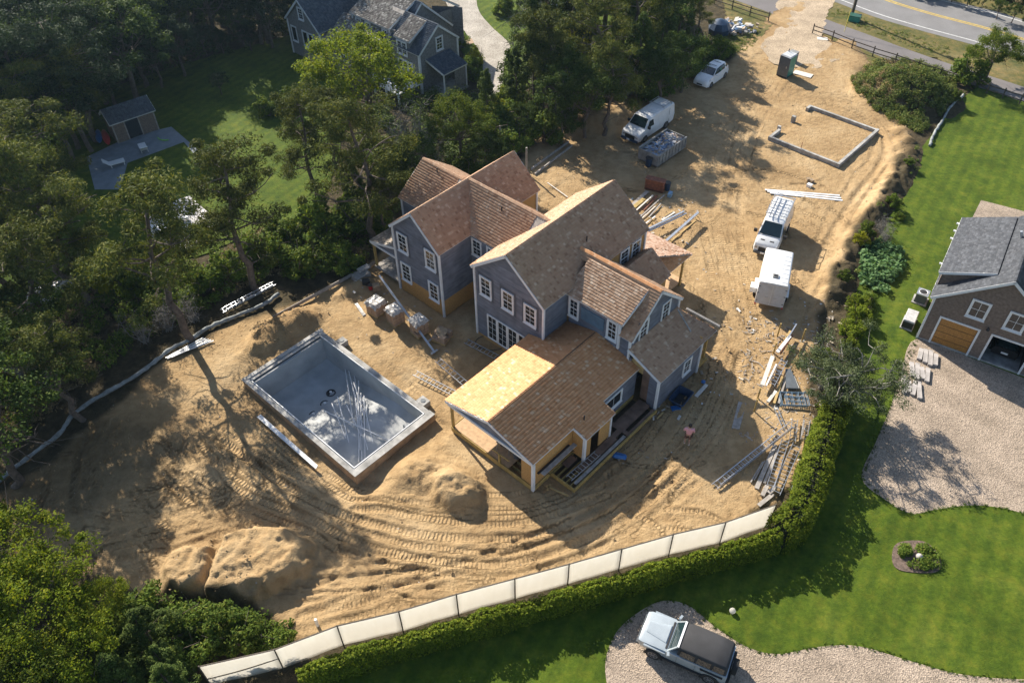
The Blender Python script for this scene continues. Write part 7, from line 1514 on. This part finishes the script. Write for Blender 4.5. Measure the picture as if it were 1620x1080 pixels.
NAMES = {'forest': ('forest_tree', 'shady forest tree', 'tree'), 'limegreen': ('broadleaf_tree', 'bright broadleaf tree', 'tree'), 'pine': ('pine_tree', 'pine tree', 'tree'), 'oak': ('broadleaf_tree', 'broadleaf tree', 'tree'), 'dark': ('broadleaf_tree', 'dark broadleaf tree', 'tree'), 'cedar': ('cedar_tree', 'dense cedar tree', 'tree'),
         'shrub': ('shrub', 'green shrub', 'shrub'), 'yellow': ('yellow_shrub', 'yellow-green bush', 'shrub'), 'bright': ('shrub', 'bright green shrub', 'shrub'), 'juniper': ('juniper_tree', 'wide grey-branched juniper', 'tree'), 'dead': ('dead_bush', 'bare grey dead bush', 'bush')}
MARKS = [((150, -10), 'at the top edge left of the pool house'), ((280, -20), 'at the top edge above the pool house'), ((-60, -40), 'beyond the top left corner'), ((60, 150), 'in the dark wood left of the pool house'), ((400, -30), 'at the top edge beside the weathered house'), ((60, 60), 'in the top left corner of the woods'), ((210, 90), 'behind the pool house'), ((380, 60), 'between the pool house and the weathered house'), ((60, 270), 'at the left edge beside the shaded lawn'), ((230, 330), 'in front of the small pool'), ((90, 470), 'round the white covered boat'),
         ((60, 640), 'at the left end of the sediment sock'), ((200, 560), 'behind the middle of the sediment sock'), ((380, 430), 'behind the double ladder in the left woods'), ((540, 250), 'left of the grey dead bush'), ((640, 210), 'beside the grey dead bush'), ((730, 200), 'behind the back of the left wing'),
         ((480, 400), 'left of the side porch'), ((820, 110), 'beside the shell driveway'), ((910, 90), 'among the yellow-green bushes at the top'), ((870, 200), 'behind the form boards'), ((1000, 60), 'round the shaded cottage'), ((1080, 80), 'behind the white hatchback'), ((1140, 60), 'beside the junk heap'),
         ((1530, 20), 'beyond the road at the top right'), ((1560, 100), 'by the path at the top right'), ((1420, 330), 'along the spoil bank'), ((1370, 500), 'between the trailer and the right lawn'), ((60, 950), 'in the bottom left corner'), ((250, 1020), 'below the flat-topped sand heap'), ((430, 1010), 'behind the left end of the screen fence'), ((1450, 883), 'in the flower bed'), ((580, 60), 'in front of the weathered house')]
_cnt = {}
LIT = [(435, 262, 2.5), (440, 310, 2.5), (410, 235, 3), (400, 300, 3), (450, 235, 3), (420, 205, 2), (600, 20, 3), (680, 60, 3), (900, 300, 1.0), (1300, 215, 3.0), (1235, 130, 1.5)]
def plant(kind, px, py, H, at='crown', w_=1.0, label=None, frac=None, rs=random.Random(77)):
    fr_ = frac if frac is not None else {'forest': .6, 'limegreen': .62, 'pine': .72, 'oak': .62, 'dark': .62, 'cedar': .45, 'shrub': .4, 'yellow': .4, 'bright': .4, 'juniper': .6, 'dead': .5}[kind]
    p = G(px, py, H * fr_ if at == 'crown' else 0.0)
    if at == 'crown' and H > 4:
        for lx, ly, lr in LIT:              # the photograph shows sun on these spots, so nothing tall can stand in its way
            q = G(lx, ly); dx, dy = p[0] - q[0], p[1] - q[1]; sx, sy = -math.cos(R(SUN_AZ)), -math.sin(R(SUN_AZ)); al = dx * sx + dy * sy; pe = abs(-dx * sy + dy * sx)
            if al > -2 and pe < lr + H * .3 and al * math.tan(R(SUN_EL)) < H: H = max(2.5, al * math.tan(R(SUN_EL)) * .9)
        if H < 3: kind = 'shrub' if kind in ('dark', 'oak', 'pine', 'cedar') else kind
        p = G(px, py, H * fr_)
    z = max(0, gz(*p)) if abs(p[0]) < 60 else 0
    nm, nl, cat = NAMES[kind]; m_ = min(MARKS, key=lambda k_: math.dist(k_[0], (px, py)))[1]
    size = 'tall' if H > 10.5 else 'small' if (H < 7 and kind in ('pine', 'oak', 'dark', 'cedar')) or H < 1.6 else ''
    lab = label or ' '.join((size + ' ' + nl + ' ' + m_).split())
    t = thing(nm, lab, cat, (p[0], p[1], z), rs.uniform(0, 6.28), (nl + 's ' + m_) if label is None else None)
    _cnt.setdefault(t['label'], []).append((px, py, t))
    s = H / TH0[kind]; tm_, cm = rs.choice(T[kind]); sc = (s * w_ * rs.uniform(.92, 1.08), s * w_ * rs.uniform(.92, 1.08), s)
    inst('trunk', tm_, t, sc=sc)
    if cm: inst('crown', cm, t, sc=sc)
    return t
# --- the big individual trees
plant('pine', 305, 537, 13.4, 'base', 1.0, 'big leaning-limbed pine rising from the sediment sock left of the pool')
plant('pine', 405, 455, 11.9, 'base', 1.0, 'pine with bare reddish trunk behind the double ladder in the left woods')
plant('pine', 585, 388, 12.4, 'base', .95, 'pine with long bare trunk just left of the side porch')
plant('pine', 505, 330, 10.5, 'base', .9, 'pine between the lit lawn patch and the side porch')
plant('limegreen', 568, 112, 11.5, 'crown', 1.02, 'large sunlit yellow-green broadleaf tree hiding the weathered house')
plant('oak', 722, 190, 7.0, 'crown', 1.05, 'rounded broadleaf tree right of the grey dead bush')
plant('dead', 640, 210, 5.4, 'crown', 1.3, 'bare grey dead bush between the pine and the rounded tree')
plant('dead', 670, 240, 4.2, 'crown', 1.3, 'lower bare grey bush in front of the rounded tree')
plant('juniper', 1326, 640, 4.8, 'base', .9, 'wide grey-branched juniper at the top end of the right hedge')
plant('oak', 1577, 78, 5.6, 'crown', 1.15, 'round olive tree beside the path in the top right corner')
plant('shrub', 1536, 108, 3.4, 'crown', 1.0, 'small tree at the corner of the right lawn and the path')
plant('pine', 600, 300, 6.5, 'crown', .8); plant('pine', 520, 180, 8.5, 'crown', .9)
# --- left woods and forest behind
for (kd, x, y, H) in (('pine', 22, 210, 12), ('pine', 20, 300, 12), ('pine', 75, 350, 10.5), ('pine', 40, 420, 11), ('dark', 10, 520, 8.5), ('pine', 60, 560, 8.5), 
                      ('shrub', 250, 480, 2.6), ('shrub', 215, 430, 3), ('shrub', 320, 440, 3), ('shrub', 300, 470, 2.2), ('shrub', 360, 420, 3), ('shrub', 440, 400, 3.4), ('shrub', 480, 410, 3), ('shrub', 520, 390, 3.2), ('shrub', 450, 360, 3.4), ('shrub', 505, 350, 4), ('shrub', 545, 410, 2.6), ('shrub', 400, 395, 3),
                      ('yellow', 160, 440, 2.4), ('yellow', 225, 405, 2.2), ('bright', 205, 450, 2.0), ('bright', 240, 440, 2.4), ('dead', 260, 500, 2.6), ('dead', 220, 520, 2.6), ('dead', 60, 600, 3.5), ('dead', 20, 560, 4), ('dead', 300, 490, 2.2),
                      ('shrub', 560, 330, 4), ('shrub', 600, 350, 3), ('cedar', 640, 270, 5), ('shrub', 690, 290, 3.4), ('dark', 660, 240, 5.5), ('shrub', 740, 260, 3.4), ('dark', 770, 240, 5.0), ('shrub', 620, 250, 3.6), ('cedar', 560, 300, 5.5)):
    plant(kd, x, y, H)
_r = random.Random(31)
FOREST = []
for gy in range(-90, 150, 36):
    for gx in range(-120, 480, 46):
        x = gx + _r.uniform(-16, 16) + (18 if (gy // 36) % 2 else 0); y = gy + _r.uniform(-10, 10)
        if 120 < x < 345 and y > 92: continue
        if x > 425 and y > -20: continue
        if x > 350 and y > 75: continue
        FOREST.append((x, y))
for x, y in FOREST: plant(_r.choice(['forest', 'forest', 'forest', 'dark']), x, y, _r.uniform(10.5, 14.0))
for (x, y) in ((20, 150), (75, 165), (95, 120), (-40, 250), (-60, 350), (-50, 450), (-80, 560), (-60, 650)): plant(_r.choice(['dark', 'pine']), x, y, _r.uniform(9, 12))
for (x, y) in ((420, 160), (450, 150)): plant('dark', x, y, 4.2)
# --- trees between the drive and the yard
for (kd, x, y, H) in (('cedar', 815, 130, 10), ('cedar', 845, 95, 11), ('cedar', 860, 150, 9.5), ('pine', 870, 60, 10.5), ('cedar', 905, 40, 11), ('pine', 945, 30, 11.5), ('cedar', 985, 60, 10), ('pine', 960, 110, 9), ('dark', 930, 140, 8), ('cedar', 1010, 100, 9), ('dark', 1050, 105, 7), ('cedar', 1045, 50, 8.8), ('pine', 1000, -5, 12),
                      ('cedar', 1075, 30, 8.5), ('dark', 1085, 85, 6.5), ('pine', 1110, 10, 7.5), ('dark', 1060, 0, 9), ('shrub', 1130, 80, 3), ('shrub', 1105, 105, 3), ('shrub', 1150, 75, 2), ('shrub', 1060, 125, 3), ('shrub', 1020, 140, 3), ('cedar', 770, 160, 6), ('shrub', 800, 190, 4), ('dark', 830, 180, 6.5), ('shrub', 860, 205, 3.4), ('cedar', 890, 180, 7), ('dark', 905, 120, 8.5), ('shrub', 930, 175, 3), ('shrub', 780, 215, 4), ('shrub', 815, 225, 3),
                      ('yellow', 918, 62, 4.6), ('yellow', 915, 92, 4.2), ('yellow', 882, 112, 3.6), ('yellow', 955, 68, 3.4), ('yellow', 990, 88, 3.2), ('yellow', 790, 185, 3), ('bright', 800, 160, 3.4), ('bright', 770, 195, 2.6), ('dead', 960, 110, 6.5), ('dead', 900, 150, 5.5), ('dead', 980, 130, 5), ('dead', 850, 90, 7.5),
                      ('cedar', 835, 20, 6), ('shrub', 800, 5, 3), ('cedar', 930, -20, 12), ('dark', 880, -10, 10), ('cedar', 850, 45, 8.5), ('shrub', 690, 110, 2.4), ('shrub', 745, 110, 2.4), ('yellow', 752, 88, 2.2), ('shrub', 725, 60, 2), ('bright', 742, 100, 1.8)):
    plant(kd, x, y, H)
for (x, y, H) in ((960, -60, 13), (1010, -70, 12), (900, -80, 13)): plant('dark', x, y, H)
# --- right side shrubs
for (kd, x, y, H) in (('shrub', 1368, 372, 1.3), ('yellow', 1362, 385, 1.2), ('shrub', 1412, 322, 1.2), ('bright', 1362, 498, 1.7), ('bright', 1350, 520, 1.5), ('bright', 1362, 478, 1.5), ('shrub', 1375, 470, 1.1), ('dead', 1405, 370, 1.9), ('dead', 1398, 355, 1.6), ('bright', 1345, 545, 1.3), ('shrub', 1300, 560, 1.4), ('dead', 1305, 600, 1.8), ('dead', 1330, 620, 2.2), ('shrub', 1335, 440, .9), ('shrub', 1436, 262, .8), ('shrub', 1508, 160, 1.2), ('shrub', 1425, 340, .9)):
    plant(kd, x, y, H)
for i in range(11): plant(_r.choice(['dark', 'shrub', 'cedar']), 1440 + i * 24, -38 + i * 7.5 + _r.uniform(-8, 8), _r.uniform(2.2, 3.6))
for i in range(8): plant('shrub', 1500 + i * 26, -40 + i * 7 + _r.uniform(-6, 6), _r.uniform(1.6, 2.6))
# --- bottom left, near the camera
for (kd, x, y, H, w_) in (('limegreen', 40, 960, 8.0, 1.0), ('limegreen', -40, 880, 8.5, 1.0), ('limegreen', 100, 1060, 6.5, .9), ('oak', 15, 1090, 7, 1.0), ('cedar', 235, 1005, 4.6, 1.25), ('cedar', 262, 1055, 3.8, 1.2), ('cedar', 190, 1080, 4.6, 1.3), ('limegreen', 155, 960, 4.2, .9), ('shrub', 395, 1000, 2.0, 1.1), ('shrub', 440, 1010, 1.6, 1.1), ('shrub', 350, 990, 2.2, 1.1),
                          ('shrub', 290, 985, 2.4, 1.1), ('shrub', 290, 1040, 2.4, 1.1), ('cedar', 270, 1085, 4, 1.2), ('shrub', 220, 960, 2.4, 1.1), ('shrub', 130, 1010, 3.2, 1.2)):
    plant(kd, x, y, H, 'crown', w_)
# ------------------------------------------------------------------ hedges
def hedge(name, px, H, W_, lab, seed, dens=260):
    rs = np.random.RandomState(seed); P = [np.array(p) for p in cr(GP(px), 6)]; S = [0]
    for a, b in zip(P[:-1], P[1:]): S.append(S[-1] + np.linalg.norm(b - a))
    L = S[-1]; t = thing(name, lab, 'hedge', (P[0][0], P[0][1], 0)); o0 = P[0]; n = int(L * (2 * H + W_) * dens)
    s = rs.rand(n) * L; S = np.array(S); PA = np.array(P); px_ = np.interp(s, S, PA[:, 0]); py_ = np.interp(s, S, PA[:, 1]); tx = np.interp(s + .1, S, PA[:, 0]) - np.interp(s - .1, S, PA[:, 0]); ty = np.interp(s + .1, S, PA[:, 1]) - np.interp(s - .1, S, PA[:, 1]); tl = np.hypot(tx, ty); tx /= tl; ty /= tl
    bumpy = 1 + .30 * fbm(s * 1.1, s * 0 + seed, 3, 2) + .08 * fbm(s * 4, s * 0, 2, 3)
    a = rs.rand(n) * math.pi; ex = np.sign(np.cos(a)) * np.abs(np.cos(a)) ** .55 * W_ / 2 * bumpy; ez = np.abs(np.sin(a)) ** .5 * H * bumpy * (1 + .06 * fbm(s * 2.2, a, 2, 5)); low = rs.rand(n) < .38; ez = np.where(low, rs.rand(n) * H * .9, ez); ex = np.where(low, np.sign(rs.rand(n) - .5) * W_ / 2 * bumpy, ex)
    dep = 1 - .28 * rs.rand(n) ** 1.5; ex *= dep; ez *= (1 - .12 * rs.rand(n) ** 2)
    C = np.stack([px_ - ty * ex - o0[0], py_ + tx * ex - o0[1], ez], -1); nr = np.stack([-ty * ex, tx * ex, ez * .5], -1); nrm = unit(unit(nr) + rs.normal(size=(n, 3)) * .6 + [0, 0, .25]); aa = unit(np.cross(nrm, rs.normal(size=(n, 3)))); bb = np.cross(nrm, aa); Ln = .075 * (.6 + .8 * rs.rand(n, 1)); Wn = .042 * (.6 + .8 * rs.rand(n, 1))
    V = np.stack([C - aa * Ln, C - bb * Wn, C + aa * Ln, C + bb * Wn], 1).reshape(-1, 3); o = link(bpy.data.objects.new('foliage', leafmesh('foliage', V, LF['hedge']))); o.parent = t
    secs = []
    for i, p in enumerate(P):
        q0 = P[max(i - 1, 0)]; q1 = P[min(i + 1, len(P) - 1)]; d = (q1 - q0) / np.linalg.norm(q1 - q0); nn = np.array([-d[1], d[0]]); secs.append([(p[0] - o0[0] + nn[0] * e, p[1] - o0[1] + nn[1] * e, z) for e, z in ((-W_ * .26, 0), (-W_ * .26, H * .5), (-W_ * .15, H * .62), (W_ * .15, H * .62), (W_ * .26, H * .5), (W_ * .26, 0))])
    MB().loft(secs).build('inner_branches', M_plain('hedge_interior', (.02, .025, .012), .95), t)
hedge('hedge', [(1318, 655), (1300, 705), (1284, 755), (1272, 800), (1254, 838), (1222, 862)], 2.3, 1.75, 'tall bright hedge running from the juniper down beside the ladders', 3, 270)
hedge('hedge', [(1224, 868), (1140, 893), (1057, 915), (978, 938), (900, 960), (815, 985), (725, 1010), (638, 1035), (545, 1062), (480, 1090)], 1.7, .82, 'long low hedge in front of the white screen fence', 4, 300)
# ------------------------------------------------------------------ ground cover
def cover(name, polys, n, mat, ln, wd, r=(.15, .5), per=40, hz=.5, seed=1, clumpy=.5, avoid=None):
    rs = np.random.RandomState(seed); out = []
    for P in polys:
        A = np.array(GP(P)); x0, y0 = A.min(0); x1, y1 = A.max(0); x = rs.uniform(x0, x1, n * 3); y = rs.uniform(y0, y1, n * 3); k_ = inpoly(x, y, A) & (fbm(x * .5, y * .5, 3, seed % 8) > -clumpy + .0 * x)
        if avoid is not None: k_ &= ~inpoly(x, y, avoid)
        x = x[k_][:n]; y = y[k_][:n]; z = np.maximum(coarse(x, y), 0); rr_ = rs.uniform(r[0], r[1], len(x)); C = np.stack([x, y, z + rr_ * hz], -1); out.append(leaves(rs, C, np.stack([rr_, rr_, rr_ * hz * 1.2], -1), per, ln, wd, .6, .2))
    o = link(bpy.data.objects.new(name, leafmesh(name, np.concatenate(out), mat))); o['kind'] = 'stuff'; return o
WOODS = [(-60, 770), (0, 725), (50, 685), (85, 650), (112, 620), (155, 592), (195, 570), (235, 540), (290, 505), (325, 488), (375, 462), (425, 440), (560, 425), (590, 395), (600, 340), (590, 300), (500, 345), (420, 360), (330, 405), (180, 440), (60, 480), (-60, 470)]
cover('undergrowth', [WOODS], 850, LF['shrub'], .10, .05, (.2, .75), 60, .6, 2, .05)
cover('dry_brush', [WOODS], 1900, LF['dry'], .13, .02, (.2, .6), 36, .5, 3, .15)
MID = [(600, 350), (700, 320), (790, 285), (830, 222), (900, 190), (980, 160), (1090, 118), (1160, 80), (1130, 60), (1000, 110), (880, 120), (790, 155), (690, 150), (560, 180), (590, 300)]
cover('undergrowth', [MID], 1300, LF['cedar'], .11, .055, (.3, 1.0), 60, .7, 4, .2)
FARW = [(-100, -80), (480, -80), (480, 60), (330, 100), (200, 140), (90, 210), (20, 340), (-80, 480)]
cover('forest_floor_plants', [FARW], 1300, LF['dark'], .15, .08, (.4, 1.2), 40, .7, 5, .3)
cover('weeds', [[(1345, 128), (1372, 104), (1400, 96), (1450, 98), (1500, 118), (1512, 150), (1490, 190), (1452, 212), (1420, 196), (1380, 172), (1352, 150)]], 950, LF['weed'], .11, .03, (.15, .5), 60, .7, 6, .25)
cover('dry_brush', [[(1345, 128), (1372, 104), (1400, 96), (1450, 98), (1470, 120), (1440, 160), (1400, 180), (1352, 150)]], 380, LF['dry'], .10, .02, (.12, .4), 50, .6, 16, .3)
cover('weeds', [[(1348, 395), (1382, 340), (1420, 300), (1445, 240), (1470, 210), (1500, 170), (1530, 150), (1500, 190), (1460, 250), (1440, 300), (1412, 360), (1392, 420), (1382, 470), (1370, 530), (1340, 560), (1330, 500), (1345, 440)]], 420, LF['weed'], .09, .03, (.1, .35), 50, .6, 7, .1)
cover('big_leaf_patch', [[(1365, 398), (1385, 388), (1410, 390), (1428, 402), (1425, 425), (1412, 448), (1395, 465), (1372, 458), (1358, 440), (1360, 415)]], 150, LF['big'], .14, .10, (.25, .45), 36, .7, 8, .9)
cover('undergrowth', [[(-60, 860), (120, 930), (280, 955), (380, 962), (440, 985), (470, 985), (420, 1020), (310, 1050), (200, 1200), (-200, 1200)]], 700, LF['shrub'], .09, .05, (.2, .6), 60, .7, 9, .4)
cover('verge_grass', [[(1120, 95), (1150, 40), (1200, 50), (1190, 75), (1160, 90)], [(1325, 15), (1310, 25), (1370, 48), (1440, 74), (1510, 98), (1500, 75), (1380, 35)]], 260, LF['weed'], .09, .02, (.1, .3), 14, .3, 10, .2)
cover('far_scrub', [[(1440, -50), (1640, 20), (1760, 60), (1760, -60), (1500, -120)]], 500, LF['dry'], .16, .05, (.3, .8), 30, .6, 11, .2)
cover('bed_plants', [[(1446, 862), (1470, 862), (1484, 880), (1484, 898), (1462, 902), (1440, 900), (1436, 892), (1456, 880)], [(1424, 868), (1434, 862), (1438, 876), (1426, 882)]], 55, LF['shrub'], .06, .025, (.12, .28), 60, .8, 12, .9)
cover('hedge_foot_weeds', [[(1240, 790), (1262, 740), (1290, 640), (1300, 560), (1320, 560), (1305, 650), (1275, 780), (1235, 830)]], 160, LF['weed'], .08, .03, (.1, .3), 40, .6, 13, .2)
# tufts that break the lawn edges
def edge_tufts(name, px, n, seed, mat=LF['hedge'], w_=.25):
    rs = np.random.RandomState(seed); P = [np.array(p) for p in cr(GP(px), 5)]; x = []; 
    for a, b in zip(P[:-1], P[1:]):
        for _ in range(max(1, int(np.linalg.norm(b - a) * n))): t = rs.rand(); x.append([*(a + (b - a) * t + rs.normal(size=2) * w_ * .5), .04])
    C = np.array(x); r = rs.uniform(.05, .14, len(C)); o = link(bpy.data.objects.new(name, leafmesh(name, leaves(rs, C, np.stack([r, r, r * .6], -1), 14, .06, .012, .5, .1), mat))); o['kind'] = 'stuff'
GT_ = M_leaf('lawn_blades', (.05, .09, .012), (.075, .125, .015), (.11, .15, .03), .2)
edge_tufts('lawn_edge_grass', [(1363, 755), (1400, 790), (1440, 812), (1480, 806), (1545, 799), (1620, 812)], 9, 1, GT_, .15); edge_tufts('lawn_edge_grass', [(958, 1045), (975, 1000), (1010, 968), (1050, 950), (1090, 958), (1130, 990), (1180, 1022), (1230, 1034), (1300, 1022), (1360, 1022), (1440, 1045), (1520, 1066), (1620, 1074)], 9, 2, GT_, .12)
edge_tufts('lawn_edge_grass', [(1440, 260), (1420, 330), (1405, 390), (1385, 470), (1372, 530)], 14, 3, GT_, .5); edge_tufts('lawn_edge_grass', [(1450, 536), (1425, 590), (1410, 640), (1385, 700), (1363, 755)], 8, 4, GT_, .2); edge_tufts('lawn_edge_grass', [(1500, 175), (1545, 138), (1600, 158)], 10, 5, GT_, .3)

ORD = ['leftmost', 'second from the left', 'third from the left', 'fourth from the left', 'fifth from the left', 'sixth from the left', 'seventh from the left', 'eighth from the left']
for lab, L in _cnt.items():
    if len(L) < 2: continue
    L.sort(key=lambda e: e[0]); n = len(L)
    for i, (_, _, t) in enumerate(L):
        if n > 8: continue
        w0 = {2: ['left-hand', 'right-hand'], 3: ['left', 'middle', 'right']}.get(n)
        t['label'] = (w0[i] + ' ' + lab) if w0 else ((ORD[i] if i < n - 1 else 'rightmost') + ' ' + lab if i in (0, n - 1) else lab + ', ' + ORD[i])

# crumbs and clods of sand lying on the yard
def clods(name, n, seed, smin, smax, mat):
    rs = np.random.RandomState(seed); A = np.array(SAND); x = rs.uniform(A[:, 0].min(), A[:, 0].max(), n * 4); y = rs.uniform(A[:, 1].min(), A[:, 1].max(), n * 4); h = coarse(x, y)
    u, v = toUV(x, y); fl = ((u > -19.5) & (u < 2) & (v > -6.4) & (v < 17.6)) | ((u > -20.2) & (u < -8) & (v > -6.6) & (v < .3))
    k_ = inpoly(x, y, A) & ~fl & (rs.rand(n * 4) < np.clip(.12 + .8 * np.clip(h, 0, .5) + .5 * np.clip(fbm(x * .4, y * .4, 3, 3), 0, 1), 0, 1)) & (y < 75)
    x, y, h = x[k_][:n], y[k_][:n], h[k_][:n]; m = len(x); s = rs.uniform(smin, smax, (m, 1)) * (.5 + rs.rand(m, 1)); base = np.array([[1, 0, 0], [-.3, .9, 0], [-.7, -.8, 0], [.1, .1, .9]])
    r = rs.uniform(0, 6.28, m); c_, s_ = np.cos(r), np.sin(r); B = base[None] * (1 + .4 * rs.normal(size=(m, 4, 3))); V = np.stack([B[..., 0] * c_[:, None] - B[..., 1] * s_[:, None], B[..., 0] * s_[:, None] + B[..., 1] * c_[:, None], B[..., 2]], -1) * s[:, None]
    V += np.stack([x, y, h - .01], -1)[:, None]; I = np.arange(m)[:, None] * 4; Q = np.concatenate([I + [[0, 1, 3]], I + [[1, 2, 3]], I + [[2, 0, 3]]])
    o = link(bpy.data.objects.new(name, np_mesh(name, V.reshape(-1, 3), Q, mat))); o['kind'] = 'stuff'
clods('sand_clods', 9000, 5, .03, .085, M_plain('loose_sand_clod', (.40, .28, .155), .95, .2, island=.2, spec=.1))
clods('pebbles', 5000, 6, .02, .05, M_plain('pale_pebble', (.42, .38, .33), .9, .2, island=.3, spec=.1))

for o in bpy.data.objects:
    l = o.get('label')
    if l and len(l.split()) > 16: o['label'] = ' '.join(w for w in l.replace('the ', '').split())[:200]

# ------------------------------------------------------------------ added air volume imitating a lens-flare veil that lifts distant shade
hz = MB().box(-900, 900, -400, 1100, -1.6, 43.0).build('flare_veil', bpy.data.materials.new('flare_veil_volume')); hz['kind'] = 'stuff'
_m = hz.data.materials[0]; _m.use_nodes = True; _t = _m.node_tree; _t.nodes.clear(); _o = _t.nodes.new('ShaderNodeOutputMaterial'); _v = _t.nodes.new('ShaderNodeVolumePrincipled')
_v.inputs['Density'].default_value = 0.00017; _v.inputs['Color'].default_value = (0.50, 0.74, 1.0, 1); _v.inputs['Anisotropy'].default_value = 0.55
_t.links.new(_v.outputs[0], _o.inputs['Volume']); SC.cycles.volume_bounces = 0
